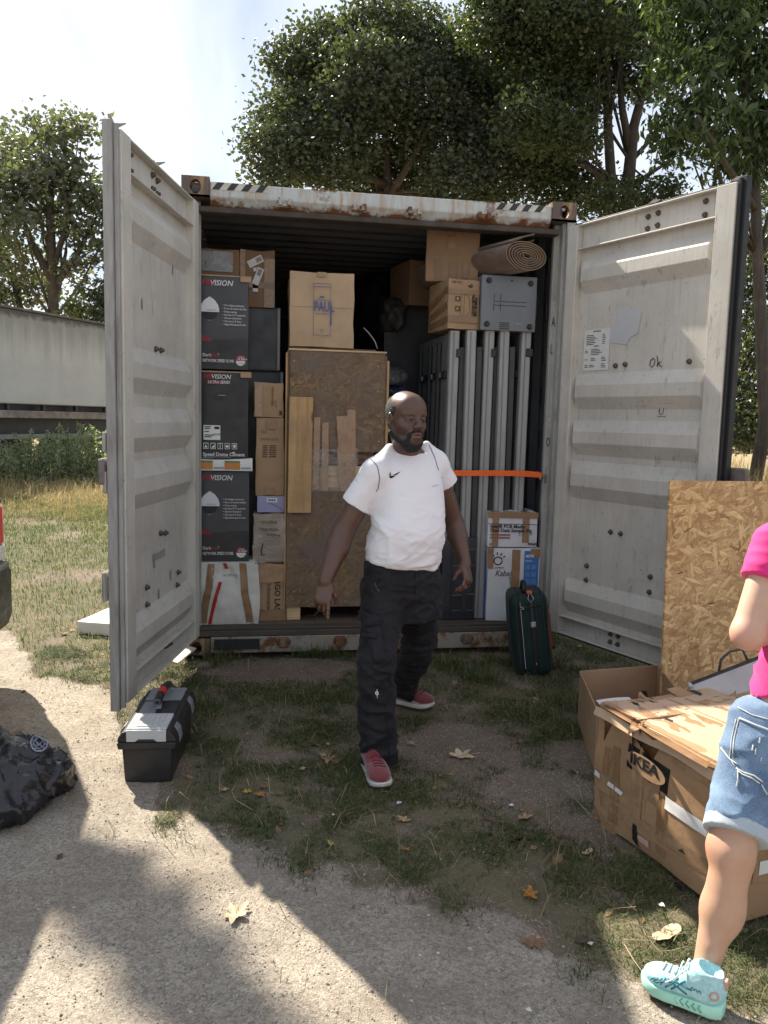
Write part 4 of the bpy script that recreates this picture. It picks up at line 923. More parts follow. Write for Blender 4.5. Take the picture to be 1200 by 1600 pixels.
bag_strip([(.37,.70),(.30,.45),(.24,.2),(.19,.01)], .055, REDS, 'red_strap', .007); bag_strip([(.43,.99),(.47,.90)], .06, REDS, 'red_strap', .007)
bag_strip([(.33,.98),(.31,.86),(.26,.76)], .05, M('pale_webbing', (.55,.53,.48)), 'bag_handle', .006); bag_strip([(.54,.98),(.58,.86),(.65,.76)], .05, M('pale_webbing', (.55,.53,.48)), 'bag_handle', .006)
text('kraftort', .028, FRONT(-.03, -.052, bh*.80), M('green_ink', (.05,.17,.08)), bag)
# --- cartons at the top left ---------------------------------------------------------------
a1 = Carton('cardboard_box', 'brown box with a clear pouch label above the black cartons at top left', 'box', (300,389,374,450), .42, .4, CARD3, amp=.007, seed=11)
a1.rect(.12, .42, .86, .94, mat_film('pouch_film', (.55,.57,.58), .4), 'label_pouch', .0006); a1.rect(.14, .46, .82, .90, M('grey_label', (.36,.36,.35), (.25,.25,.245), 30), 'paper_label')
for i in range(4): a1.rect(.16+i*.055, .5, .19+i*.055, .86, INKG if i % 2 else INK, 'print_line', .0004)
for i in range(5): a1.rect(.44, .52+i*.07, .44+.3*(1-.12*(i*3 % 4)), .545+i*.07, INKG, 'print_line', .0004)
a2_ = Carton('cardboard_box', 'brown box with crooked white airline style stickers at top left', 'box', (375,391,429,480), .46, .4, CARD3, amp=.007, seed=12)
def quadsticker(c, cx, cy, w, h, ang, mat=PAPER, off=.0):
    k = c.w; pts = [(cx*c.w+(a*cos(ang)-b*sin(ang))*k, cy*c.h+(a*sin(ang)+b*cos(ang))*k) for a, b in rect2(-w/2, -h/2, w/2, h/2)]; decal(pts, c.F(0, 0, off), mat, c.root, 'sticker')
    for i in range(7):
        a0 = w*(.06+.055*i); pts = [(cx*c.w+(a*cos(ang)-b*sin(ang))*k, cy*c.h+(a*sin(ang)+b*cos(ang))*k) for a, b in rect2(a0, -h*.3, a0+w*.03, h*.3)]; decal(pts, c.F(0, 0, off+.001), INK, c.root, 'print_line')
quadsticker(a2_, .44, .80, .46, .21, .5); quadsticker(a2_, .52, .54, .50, .19, 1.2, off=.0012); quadsticker(a2_, .45, .36, .30, .16, 1.5, off=.0); quadsticker(a2_, .46, .66, .16, .10, .15)
a2_.rect(.0, .33, 1, .44, TAPE, 'tape'); a2_.rect(.70, .0, 1.0, .86, TAPE2, 'tape', -.0006); a2_.rect(.0, .45, .15, 1.0, TAPE2, 'tape', -.0006)
# --- dark grey cabinets --------------------------------------------------------------------
CAB = M('anthracite_steel', (.055,.058,.062), (.045,.048,.052), 5, .42, .05, 80)
def cabinet(px, y, lab, base=None):
    c = Carton('metal_cabinet', lab, 'cabinet', px, y, .40, CAB, amp=.0006, seed=2, bevel=.004, base=base)
    MB().box(c.w/2-.020, c.w/2-.002, -.006, -.0006-.0015, .004, c.h-.004).build('edge_trim', SHELFL, c.root, bevel=.002)
    MB().box(-c.w/2+.004, c.w/2-.022, -.005, -.0025, .008, c.h-.008).build('door_panel', CAB, c.root, bevel=.002); return c
cb2 = cabinet((380,580,441,968), .52, 'lower charcoal metal cabinet standing behind the small taped boxes', FZ+.001)
cb1 = cabinet((382,480,438,580), .49, 'upper charcoal metal cabinet between the black cartons and the crate', cb2.z1+.002)
# --- stack of small boxes left of the crate -------------------------------------------------
yS_ = .20
s5 = Carton('cardboard_box', 'brown box with sideways black lettering standing on the floor beside the tote bag', 'box', (398,881,447,970), .18, .32, CARD, amp=.007, seed=21, base=FZ+.002)
s5.rect(0, .0, 1, .2, TAPE, 'tape'); s5.dec([(0,.66),(1,.70),(1,.98),(0,.94)], TAPE2, 'tape')
text('CARGO LASH', .052, s5.F(.64, .92) @ Matrix.Rotation(-pi/2, 4, 'Z'), INK, s5.root, bold=.012); text('Industrieplane', .036, s5.F(.40, .66) @ Matrix.Rotation(-pi/2, 4, 'Z'), INKBR, s5.root)
z = s5.z1+.003
s4 = Carton('wrapped_parcel', 'crumpled brown parcel wrapped in glossy film with handwriting', 'parcel', (396,802,445,878), .17, .26, CARD3, amp=.014, seed=22, base=z, round_=.15)
for i in range(26):
    y_ = RNG.uniform(.05, .95); u_ = RNG.uniform(.55, .9)
wr = soft_box(s4.w*1.03, s4.d*1.03, s4.h*1.005, .016, 12, 22, .15); o = wr.build('film_wrap', mat_film('stretch_film', (.7,.68,.64), .28), s4.root, smooth=True); o.location = (0, -.004, 0)
def scrib(c, rows, mat=INK, w=.0017, seed=0, off=.016):
    r = np.random.default_rng(seed)
    for (u, v, wd, ht) in rows:
        pts = []; n = int(wd*70)+8
        for i in range(n): t = i/n; pts.append((u*c.w+t*wd*c.w, v*c.h+ht*c.h*(.5+.5*sin(t*wd*75+r.uniform(-.5, .5))*r.uniform(.5, 1))))
        stroke(pts, c.F(0, 0, off), mat, c.root, 'handwriting', w)
scrib(s4, [(.22,.80,.55,.07),(.2,.66,.6,.07),(.4,.55,.45,.06)], seed=4); stroke([(.30*s4.w,.42*s4.h),(.24*s4.w,.28*s4.h),(.26*s4.w,.18*s4.h),(.36*s4.w,.19*s4.h)], s4.F(0,0,.016), INK, s4.root, 'handwriting', .004)
z = s4.z1+.002
s3 = Carton('lavender_box', 'pale lavender box with a barcode label above the wrapped parcel', 'box', (402,775,445,803), .20, .24, M('lavender_card', (.30,.31,.50), (.26,.27,.44), 6, .5, .05), amp=.002, seed=23, base=z)
s3.rect(.34, .62, .72, .88, PAPER, 'barcode_label')
for i in range(10): s3.rect(.38+i*.03, .68, .393+i*.03+.006*(i % 3), .82, INK, 'print_line', .0004)
stroke([(.38*s3.w,.62*s3.h),(.75*s3.w,.35*s3.h),(.95*s3.w,.10*s3.h)], s3.F(0,0), INK, s3.root, 'cord', .0012)
z = s3.z1+.002
s2 = Carton('cardboard_box', 'tall narrow kraft box with a pencilled note and a printed table', 'box', (400,653,443,776), .20, .25, CARD, amp=.006, seed=24, base=z)
s2.rect(.38, .86, .72, .99, TAPE, 'tape'); s2.rect(.36, .01, .68, .11, TAPE, 'tape')
scrib(s2, [(.15,.80,.25,.05),(.15,.71,.65,.04)], M('pencil', (.12,.09,.07)), .0011, 6, .004)
for i in range(6): s2.rect(.24, .50+i*.028, .42, .512+i*.028, INKBR, 'print_line'); s2.rect(.48, .50+i*.028, .73, .512+i*.028, INKBR, 'print_line')
z = s2.z1+.003
s1 = Carton('cardboard_box', 'small kraft box with a broad tape strip on top of the narrow stack', 'box', (397,598,443,652), .20, .22, CARD, amp=.006, seed=25, base=z)
s1.rect(.03, .02, .28, .98, TAPE2, 'tape'); text('Datacom adapter', .019, s1.F(.60, .88) @ Matrix.Rotation(-pi/2, 4, 'Z'), INKBR, s1.root, sx=.9); text('lager 37', .014, s1.F(.72, .5) @ Matrix.Rotation(-pi/2, 4, 'Z'), INKBR, s1.root); s1.rect(.86, .08, .96, .2, INKBR, 'printed_block')
# --- OSB crate ----------------------------------------------------------------------------
yK = .16
kx0, kz1 = XZ(452, 543, yK); kx1 = XZ(600, 700, yK)[0]; kzb = XZ(520, 948, yK)[1]; kw = kx1-kx0
crate = thing('osb_crate', 'tall weathered OSB crate with a patched gap, in the middle of the container', 'crate', ((kx0+kx1)/2, yK, FZ))
H0, H1 = kzb-FZ, kz1-FZ; hw = kw/2
zg0 = XZ(520, 762, yK)[1]-FZ; zg1 = XZ(520, 706, yK)[1]-FZ; KD = .80
MB().box(-hw+.006, hw-.004, 0, .012, zg1, H1-.016).build('upper_panel', OSB_DARK, crate, bevel=.002)
MB().box(-hw-.006, hw-.006, -.002, .010, H0, zg0).build('lower_panel', OSB_DARK, crate, bevel=.002)
MB().box(-hw-.008, -hw+.004, .013, KD, H0, H1-.018).build('side_panel', OSB_DARK, crate); MB().box(hw-.004, hw+.008, .013, KD, H0, H1-.03).build('side_panel', OSB_DARK, crate)
MB().box(-hw, hw, KD, KD+.012, H0, H1-.02).build('back_panel', OSB_DARK, crate); MB().box(-hw+.01, hw-.01, .013, KD-.002, H0+.001, H0+.013).build('base_panel', OSB_DARK, crate)
MB().box(-hw-.004, hw+.004, -.006, KD, H1-.0155, H1-.004).build('lid', PINEX, crate, bevel=.002); MB().box(-hw+.01, hw-.06, .03, KD-.1, H1-.0035, H1+.008).build('lid_board', OSB_DARK, crate, bevel=.002)
MB().box(-hw-.020, -hw-.009, .004, .05, H0+.02, H1-.03).build('frame_strip', PINE, crate, bevel=.002); MB().box(hw+.0085, hw+.024, .006, .05, H0+.05, H1-.06).build('frame_strip', PINE, crate, bevel=.002)
for a in (-.15, .13): MB().box(a-.16, a+.10, .06, .09, zg0-.06, zg0+(zg1-zg0)*.58).build('inner_board', PINEX, crate)
MB().box(-hw+.03, hw-.03, .03, .06, zg0-.02, zg0+(zg1-zg0)*.30).build('inner_board', PINEX, crate); MB().box(-hw+.03, hw-.03, .035, .06, zg0+(zg1-zg0)*.32, zg0+(zg1-zg0)*.60).build('inner_board', PINEX, crate)
RUBB = M('crumpled_packing', (.22,.12,.09), (.36,.25,.20), 16, .7, .6, 30); MB().grid(lambda u, v: (-hw+.05+u*(kw-.1), .10+.04*sin(9*u)*sin(11*v), zg0+(zg1-zg0)*(.55+.6*v)+.02*sin(17*u)), 20, 6).build('packing', RUBB, crate, smooth=True)
def k_px(px, py): x, zz = XZ(px, py, yK-.02); return x-(kx0+kx1)/2, zz-FZ
def kstrip(xt0, xt1, yt, xb0, xb1, yb, mat, y0, name='tape', bul=.004):
    A, B, C, D = k_px(xt0, yt), k_px(xt1, yt), k_px(xb1, yb), k_px(xb0, yb)
    def fn(u, v):
        p = np.array(A)*(1-u)*(1-v)+np.array(B)*u*(1-v)+np.array(C)*u*v+np.array(D)*(1-u)*v; return (p[0], y0-bul*sin(3.1*v)-.0015*sin(23*v+5*u), p[1])
    MB().grid(fn, 3, 12).build(name, mat, crate, smooth=True)
kstrip(491,501,652,488,498,765,TAPE2,-.004); kstrip(504,514,660,502,513,767,TAPE2,-.004); kstrip(526,546,650,533,546,768,TAPE2,-.0045); kstrip(543,556,640,545,556,770,TAPE2,-.005); kstrip(527,540,700,531,541,762,TAPE2,-.006)
filmgap = mat_film('patch_film', (.62,.58,.52), .22)
kstrip(486,560,702,486,560,768,filmgap,-.0075,'film_patch')
w0, z1p = XZ(450, 620, yK-.03); w1, z0p = XZ(484, 802, yK-.03)
plank = MB().box(w0-(kx0+kx1)/2, w1-(kx0+kx1)/2+.004, -.034, -.013, z0p-FZ, z1p-FZ).build('plank', PINE, crate, bevel=.003); plank.rotation_euler = (0, .006, 0)
for px in (448, 596):
    xx = XZ(px, 955, yK)[0]-(kx0+kx1)/2; MB().box(xx, xx+.09, .02, .60, .002, H0-.001).build('skid', PINEX, crate, bevel=.003)
sc_ = []
for q in ((460,563),(591,572),(458,600),(591,612),(592,650),(592,690),(460,690),(557,702),(455,820),(459,925),(540,940)):
    x, zz = k_px(*q); MB().lathe([(.0045,-.0028),(.004,-.0038),(0,-.004)], 8, (0,0,0), 1).xf(Matrix.Translation((x, -.001, zz)) @ Matrix.Rotation(pi, 4, 'X') if False else Matrix.Translation((x, -.0015, zz))).build('screw', STEEL, crate)
PB = Carton('cardboard_box', 'kraft box with a blue PAUL print on top of the crate', 'box', (453,425,553,534), .17, .42, CARD2, amp=.007, seed=31, base=crate.location.z+H1+.009, rz=radians(-1))
fr = [(.36,.845),(.63,.845),(.63,.155),(.565,.165),(.50,.15),(.42,.165),(.365,.155)]
for (a, b), (c_, d_) in zip(fr, fr[1:]+fr[:1]):
    n = 9 if abs(d_-b) > .5 and a < .5 else 1; pts = [((a+(c_-a)*i/n+(.006 if i % 2 and n > 1 else 0))*PB.w, (b+(d_-b)*i/n)*PB.h) for i in range(n+1)]; stroke(pts, PB.F(0,0), INKB, PB.root, 'printed_line', .0011)
for v, a, b in ((.80,.365,.625),(.625,.39,.62),(.445,.39,.61)): PB.rect(a, v, b, v+.006, INKB, 'printed_line')
PB.txt('PAUL', .372, .48, .088, INKB, bold=.014, sx=.60); PB.rect(.632, .30, .65, .56, INKB, 'printed_line'); PB.txt('Umzugskarton', .40, .60, .022, INKB) if False else None
PB.rect(.42, .935, .56, .995, TAPE2, 'tape'); PB.rect(0, .53, 1, .533, INKBR, 'crease', -.0006); stroke([(.50*PB.w,.20*PB.h),(.47*PB.w,.24*PB.h),(.53*PB.w,.24*PB.h),(.50*PB.w,.20*PB.h)], PB.F(0,0), INKB, PB.root, 'printed_line', .001)
PB.dec([(.44,.66),(.49,.69),(.55,.66)], INKB, 'printed_icon')
# --- dark depth of the container ------------------------------------------------------------
d1 = Carton('cardboard_box', 'brown box half lost in the dark behind the stacked boxes', 'box', (638,408,690,478), 1.1, .4, CARD3, amp=.004, seed=41); d1.root.rotation_euler = (0, 0, .2)
d1b = Carton('storage_crate', 'dark grey storage crate deep in the shadow under the brown box', 'crate', (596,478,690,960), 1.25, .6, M('dark_grey_plastic', (.06,.062,.065)), amp=.003, seed=43, base=FZ+.001)  # crate in one even dark grey plastic
def bundle(name, label, cat, px, y, mat, d, base=None, wrap=None, seed=1, amp=.05):
    x0, y0, x1, y1 = px; xa, zt = XZ(x0, y0, y); xb, zb = XZ(x1, y1, y); zb = zb if base is None else base; w, h = xb-xa, zt-zb
    r = thing(name, label, cat, ((xa+xb)/2, y+d/2, zb)); n = 26
    def fn(u, v):
        a = u*2*pi; th = (v-.5)*pi; p = np.array((cos(a)*cos(th)**.5 if cos(th) > 0 else 0, sin(a)*max(0, cos(th))**.5, sin(th)))
        q = p*np.array((w/2, d/2, h/2))+np.array((0, 0, h/2)); q = q+p*amp*fnoise(np.array([q]), seed, 4.5, 4)[0]; q[2] = max(q[2], 0); return q
    MB().grid(fn, n*2, n, True).build('body', mat, r, smooth=True); return r
bundle('wrapped_bundle', 'grey padded bundle in cling film leaning in the dark', 'bundle', (600,462,638,518), 1.15, M('grey_padding', (.055,.05,.045), (.035,.032,.03), 12, .5, .5, 25), .3, seed=51)
bundle('rubbish_sack', 'black plastic sack filling the gap beside the crate', 'sack', (596,520,650,600), 1.35, M('black_film_bag', (.010,.010,.011), None, 8, .6, .6, 20, dist=.02), .4, seed=52)
bundle('wrapped_bundle', 'pale crinkled plastic bundle beside the head of the man', 'bundle', (594,570,640,602), .62, M('crinkled_plastic', (.13,.135,.135), (.08,.082,.085), 18, .3, .8, 30, dist=.02), .3, seed=53, amp=.03)
bundle('folded_tarpaulin', 'dark blue folded tarpaulin below the crinkled bundle', 'tarpaulin', (594,600,640,640), .62, M('blue_tarp', (.02,.035,.085), (.015,.025,.06), 8, .35, .3, 20), .3, seed=54)
bundle('rubbish_sack', 'large dark sack at the back between crate and metal panels', 'sack', (560,420,640,560), 1.9, M('black_film_bag', (.012,.012,.014)), .6, seed=55)
# --- grey metal panels on edge --------------------------------------------------------------
def panel(xf, zt, lab, i, dep=.95, dark=True):
    # xf: x of the right edge of the light front channel
    r = thing('folded_metal_frame', lab, 'metal frame', (xf, .13+(.012,.0,.02,.006,.016)[i], FZ+.002), (0, radians((.25,-.2,.15,-.3,.2)[i]), radians((.8,-.5,.4,-.9,.3)[i])), group='grey metal frames stood on edge'); h = zt-FZ-.004
    MB().box(-.058, -.040, .012, dep, .02, h-.01).build('sheet', SHELFM, r, bevel=.002)
    ch = MB(); ch.box(-.060, -.005, 0, .010, .0, h); ch.box(-.0048, -.001, 0, .05, .0, h); ch.box(-.064, -.0605, 0, .05, .0, h); ch.build('front_channel', SHELFL, r, bevel=.002)
    MB().box(-.042, -.034, -.0028, -.0002, .01, h-.01).build('channel_lip', SHELFM, r)
    for y in (.22, .48, .78): MB().box(-.088, -.066, y, y+.045, .05, h-.06).build('rail', DARKM, r, bevel=.003)
    MB().box(-.08, -.0585, .06, dep-.1, h-.30, h-.255).build('cross_bracket', PL_BLACK, r, bevel=.003)
    for y in (.16, .40, .7): MB().box(-.085, -.0805, y, y+.06, h-.295, h-.262).build('clip', STEEL, r)
    if dark: MB().box(.012, .052, .03, .05, .02, h-.10).build('folding_leg', DARKM, r, bevel=.004)
    if i in (0, 2, 4):
        k = {0: (.0, .025), 2: (-.028, .03), 4: (-.05, .045)}[i]; MB().box(-.02 if i < 4 else -.036, .012, -.012, -.003, h-.17, h-.115).build('latch', PL_BLACK, r, bevel=.006)
    return r
for i, px in enumerate((717, 746, 773, 799, 830)):
    x, zt = XZ(px, 530, .13); zt = XZ(px, 516, .13)[1]
    panel(x, zt, ['leftmost grey metal panel with its wide sheet and black cross bracket showing', 'second grey metal panel from the crate side, with a bright front channel', 'middle grey metal panel of the five stood on edge', 'fourth grey metal panel, just left of the one with a big black latch', 'rightmost grey metal panel with a large black latch near the top'][i], i, .95-.03*i, i != 4)
zP = XZ(740, 516, .13)[1]
# --- boxes, electronics case and carpet on top of the panels --------------------------------
u2 = Carton('cardboard_box', 'brown box with diagonal tape bands and sideways print on the metal panels', 'box', (699,437,750,516), .14, .34, CARD, rz=radians(9), amp=.005, seed=61, base=zP+.004)
u2.root.location.x += .0
for a, b in ((.13,.27),(.70,.80)): u2.dec([(0,a),(1,a+.01),(1,b),(0,b)], TAPE, 'tape')
sd = lambda v0, v1, v2, v3, nm='tape', m=TAPE: MB().prism([(-u2.w/2-.0048, 0.005, v0*u2.h), (-u2.w/2-.0048, 0.005, v1*u2.h), (-u2.w/2-.0048, u2.d-.01, v3*u2.h), (-u2.w/2-.0048, u2.d-.01, v2*u2.h)], (.0008, 0, 0)).build(nm, m, u2.root)
sd(.12, .26, .05, .16); sd(.42, .55, .22, .33); sd(.72, .86, .45, .58)
text('SAMSUNG', .028, u2.F(.72, .74) @ Matrix.Rotation(-pi/2, 4, 'Z'), INK, u2.root, bold=.02, sx=1.0) if False else text('WIRELESS HEADSET', .024, u2.F(.76, .78) @ Matrix.Rotation(-pi/2, 4, 'Z'), INK, u2.root, bold=.03, sx=.75)
text('PREMIUM CABLE', .024, u2.F(.85, .66) @ Matrix.Rotation(-pi/2, 4, 'Z'), INK, u2.root, bold=.03, sx=.75); text('9', .05, u2.F(.60, .92) @ Matrix.Rotation(-pi/2, 4, 'Z'), INK, u2.root, bold=.01); text('LW 30/1', .02, u2.F(.1, .92), INKBR, u2.root)
for a, b in ((.22,.56),(.22,.36)):
    u2.rect(a, b, a+.15, b+.10, INKBR, 'printed_block'); u2.rect(a+.03, b+.02, a+.10, b+.08, CARD, 'printed_block', .0008)
stroke([(.40*u2.w,.25*u2.h),(.40*u2.w,.7*u2.h),(.60*u2.w,.7*u2.h),(.68*u2.w,.6*u2.h),(.68*u2.w,.36*u2.h),(.58*u2.w,.25*u2.h),(.40*u2.w,.25*u2.h)], u2.F(0,0), INKBR, u2.root, 'printed_line', .0011); stroke([(.50*u2.w,.25*u2.h),(.50*u2.w,.7*u2.h)], u2.F(0,0), INKBR, u2.root, 'printed_line', .0009)
u1 = Carton('cardboard_box', 'plain brown box topmost under the roof, on the taped box', 'box', (667,359,747,440), .26, .36, CARD3, amp=.005, seed=62, base=u2.z1+.006, rz=radians(-11))
u1.rect(.40, .64, .55, .985, TAPE, 'tape'); u1.rect(.16, .02, .30, .42, M('faint_card', (.235,.15,.09)), 'printed_mark', -.0006); u1.rect(.45, .02, .58, .36, M('faint_card', (.235,.15,.09)), 'printed_mark', -.0006); u1.rect(.70, .06, .82, .40, M('faint_card', (.235,.15,.09)), 'printed_mark', -.0006); u1.seam()
ec = Carton('electronics_case', 'grey metal electronics case on its side with four round feet, on the metal panels', 'case', (752,431,838,515), .12, .30, M('blue_grey_case', (.165,.18,.195), (.14,.152,.165), 6, .42, .06, 80), amp=.0008, seed=63, base=zP+.004, bevel=.006)
for a, b in ((.12,.90),(.88,.88),(.11,.11),(.89,.09)):
    m = MB().lathe([(.017,0),(.018,.008),(.013,.014),(.006,.012),(0,.012)], 16, (0,0,0), 1); m.v = [(x, -abs(y), z) for x, y, z in m.v]; m.xf(Matrix.Translation((-ec.w/2+a*ec.w, -.0012, b*ec.h))); f = m.build('foot', PL_BLACK, ec.root, smooth=True, auto=.6)
for v in (.455,.525): ec.rect(.22, v, .82, v+.012, DARKM, 'groove')
for u in (.22,.34): ec.rect(u, .36, u+.012, .50, DARKM, 'groove'); ec.rect(u, .55, u+.012, .66, DARKM, 'groove')
for i in range(4): ec.rect(.34, .03+i*.035, .52, .045+i*.035, INK, 'vent_slot')
for i in range(3): ec.dec(disc2(.65+i*.035, .14, .008, .008, n=8), STEEL, 'screw')
ec.rect(.52, .90, .55, .93, INK, 'vent_slot')
MB().box(-ec.w/2-.004, -ec.w/2-.0009, .03, .2, ec.h*.25, ec.h*.72).build('side_vent', DARKM, ec.root); MB().box(ec.w/2+.0009, ec.w/2+.006, .01, .2, ec.h*.25, ec.h*.72).build('side_vent', DARKM, ec.root)
# rolled carpet: a flattened spiral
CARP = mat_cloth('brown_carpet', (.155,.10,.068), (.105,.066,.044), .95, 260, .3, .9, 30); CARPB = mat_cloth('carpet_backing', (.24,.17,.11), None, .9, 300, .1, .5)
cx, cz = XZ(822, 403, .02); rx, rz_ = .176, .090
rug = thing('rolled_carpet', 'rolled brown carpet lying on the grey electronics case under the roof', 'carpet', (cx, .0, ec.z1+.003+rz_*1.13), (0, 0, radians(24)))
def spiral(t, rin, turns=6.2): return None
mb = MB(); N = 210; TH = .0065; turns = 6.3; inner = .16
def sp(t, off): 
    a = t*turns*2*pi+2.4; k = inner+(1-inner)*t; wob = 1+.02*sin(3*a)
    return np.array(((rx*k*wob+off)*cos(a), (rz_*(.06+.94*t)*wob+off)*sin(a)))
Ln = .95
for part, (a0, a1, m_) in enumerate(((0, 1, 0),)):
    for i in range(N):
        t0, t1 = i/N, (i+1)/N; p0, p1, q0, q1 = sp(t0, 0), sp(t1, 0), sp(t0, TH), sp(t1, TH); b = lambda p, y: (p[0], y, p[1])
        mb.mi = 1; mb.poly([b(p0,0), b(p1,0), b(q1,0), b(q0,0)]); mb.poly([b(p0,Ln), b(q0,Ln), b(q1,Ln), b(p1,Ln)])
        mb.mi = 0; mb.poly([b(q0,0), b(q1,0), b(q1,Ln), b(q0,Ln)]); mb.mi = 1; mb.poly([b(p1,0), b(p0,0), b(p0,Ln), b(p1,Ln)])
pe, qe = sp(1, 0), sp(1, TH); mb.mi = 0; mb.prism([(qe[0],0,qe[1]), (pe[0],0,pe[1]), (pe[0]+.03,0,pe[1]+.055), (qe[0]+.03,0,qe[1]+.055)], (0, Ln, 0)) if False else None
mb.build('carpet_roll', [CARP, CARPB], rug, smooth=True, auto=.9)
fl = MB().prism([(-.145,-.01,.075), (-.03,-.012,.122), (.045,-.012,.145), (.047,-.012,.134), (-.03,-.01,.111), (-.14,-.008,.064)], (0, .9, 0)).build('loose_end', CARP, rug, bevel=.002)
# --- orange strap ---------------------------------------------------------------------------
ORA = mat_cloth('orange_webbing', (.85,.16,.03), (.75,.13,.025), .6, 400, .1, .2, 20)
sx0, sz0 = XZ(640, 735, .09); sx1, sz1 = XZ(846, 743, .06)
st = thing('lashing_strap', 'bright orange lashing strap tied across the grey metal panels', 'strap', (sx0, .09, sz0)); Ls = sx1-sx0
def strap(fn, n=40, wd=.036, nm='webbing'):
    MB().grid(lambda u, v: tuple(np.array(fn(v))+np.array((0, 0, (u-.5)*wd))), 2, n).build(nm, ORA, st, smooth=True)
strap(lambda t: (t*Ls, .0-.03*sin(pi*t)*.5, (sz1-sz0)*t-.006*sin(6*t)))
strap(lambda t: (Ls-.16+.17*sin(pi*t*.5)*1.0, .075-.09*t, (sz1-sz0)+.012-.012*t), 12, .034, 'webbing_loop')
strap(lambda t: (.235+.01*sin(9*t), -.012-.01*t, -.02-.16*t), 10, .026, 'webbing_tail')
MB().tube([(Ls-.01, -.03, sz1-sz0-.02), (Ls+.012, -.0, sz1-sz0-.03), (Ls+.012, .05, sz1-sz0+.0), (Ls-.01, .03, sz1-sz0+.02)], .006, 8).build('hook', STEEL, st, smooth=True)
# --- white boxes, black flight case -----------------------------------------------------------
WB = M('white_carton', (.60,.61,.62), (.53,.54,.555), 6, .55, .1, 30, dirt=.25); WBB = M('blue_print', (.045,.15,.40), (.04,.13,.35), 6, .5, .05)
w1_ = Carton('white_carton', 'tall white carton with a blue side and taped corners behind the green suitcase', 'carton', (762,857,840,968), .06, .36, WB, rz=radians(-5), amp=.004, seed=71, base=FZ+.002)
w1_.rect(.70, .0, .985, .97, WBB, 'printed_panel'); w1_.rect(.985, .0, 1.0, .97, WB, 'printed_edge')
w1_.rect(.46, .40, .62, .985, TAPE, 'tape'); w1_.rect(-.01, .72, .10, 1.0, TAPE, 'tape', .001); w1_.rect(.82, .88, 1.0, 1.0, TAPE, 'tape', .001)
m = w1_.F(0, 0)
stroke([(.19*w1_.w+.028*cos(a), .83*w1_.h+.026*sin(a)) for a in np.linspace(.3, 6.4, 20)], m, INK, w1_.root, 'printed_mark', .004)
for a in (.6, 1.15, 1.7, 2.3): stroke([(.19*w1_.w+.040*cos(a), .83*w1_.h+.040*sin(a)), (.19*w1_.w+.058*cos(a), .83*w1_.h+.058*sin(a))], m, INK, w1_.root, 'printed_mark', .0035)
w1_.txt('comfort', .12, .725, .02, INK); text('Kabel', .06, w1_.F(.14, .62), INK, w1_.root, 'handwriting', shear=.3, sx=.8); text('Com', .045, w1_.F(.42, .62) @ Matrix.Rotation(-1.45, 4, 'Z'), INK, w1_.root, 'handwriting', shear=.3)
w1_.txt('4070', .72, .88, .028, INKW, bold=.02); w1_.txt('Vario', .72, .82, .022, INKW)
for i in range(6): w1_.rect(.73+.12*(i % 2), .72-.10*(i//2), .82+.12*(i % 2), .78-.10*(i//2), M('pale_blue', (.10,.23,.48)), 'printed_icon', .0006)
MB().prism([(-w1_.w/2-.0045, .004, .01), (-w1_.w/2-.0045, .12, .01), (-w1_.w/2-.0045, .12, w1_.h*.95), (-w1_.w/2-.0045, .05, w1_.h*.95)], (.0008,0,0)).build('printed_panel', WBB, w1_.root)
MB().box(-w1_.w/2-.006, -w1_.w/2+.02, .0, w1_.d*.9, w1_.h+.002, w1_.h+.006).build('tape', TAPE, w1_.root)
w2_ = Carton('white_carton', 'small white sample kit carton strapped with brown tape, on the tall white one', 'carton', (763,801,838,853), .07, .30, WB, rz=radians(-6), amp=.003, seed=72, base=w1_.z1+.008)
e = w2_.o
w2_.tape_wrap(.09, .22, TAPE, 1.0); w2_.tape_wrap(.70, .84, TAPE, .86); MB().box(-w2_.w/2-.004, w2_.w/2+.004, -e-.0012, -e-.0002, w2_.h*.84, w2_.h+e).build('tape', TAPE, w2_.root)
MB().box(-w2_.w*.12, w2_.w*.16, .04, w2_.d-.05, w2_.h+e, w2_.h+e+.001).build('paper_label', PAPER, w2_.root)
w2_.rect(.0, .66, 1, .675, INK, 'printed_line'); w2_.txt('Intel® PCB Media', .05, .555, .032, INK, bold=.02); w2_.txt('Dual Data Sample Kit', .05, .44, .032, INK, bold=.02)
w2_.rect(.05, .335, .46, .375, M('red_bar', (.30,.07,.07)), 'printed_bar'); w2_.rect(.05, .25, .46, .29, M('brown_bar', (.22,.11,.08)), 'printed_bar'); w2_.txt('Inhalt', .82, .07, .026, INK, bold=.02)
stroke([(.63*w2_.w,.34*w2_.h),(.67*w2_.w,.46*w2_.h),(.71*w2_.w,.34*w2_.h),(.63*w2_.w,.34*w2_.h)], w2_.F(0,0), INK, w2_.root, 'printed_icon', .001); w2_.rect(.82, .36, .90, .44, INKG, 'printed_icon'); w2_.txt('ks', .04, .05, .024, INK)
fc = Carton('flight_case', 'black plastic equipment case with recessed handles left of the white cartons', 'case', (690,840,744,962), .10, .40, M('case_plastic', (.028,.032,.040), (.022,.025,.032), 8, .45, .1, 150), amp=.002, seed=73, base=FZ+.002, bevel=.012)
for v in (.12, .66):
    stroke([(.30*fc.w,v*fc.h),(.95*fc.w,v*fc.h),(.95*fc.w,(v+.2)*fc.h),(.30*fc.w,(v+.18)*fc.h),(.30*fc.w,v*fc.h)], fc.F(0,0,-.001), M('case_rim', (.10,.105,.11)), fc.root, 'handle_rim', .004); fc.rect(.32, v+.01, .93, v+.18, PL_BLACK, 'handle_recess', -.001); fc.rect(.60, v-.02, .74, v+.21, M('case_plastic', (.03,.03,.03)), 'latch', .003)
fc.rect(.27, .02, .30, .98, PL_BLACK, 'case_rib', .004)
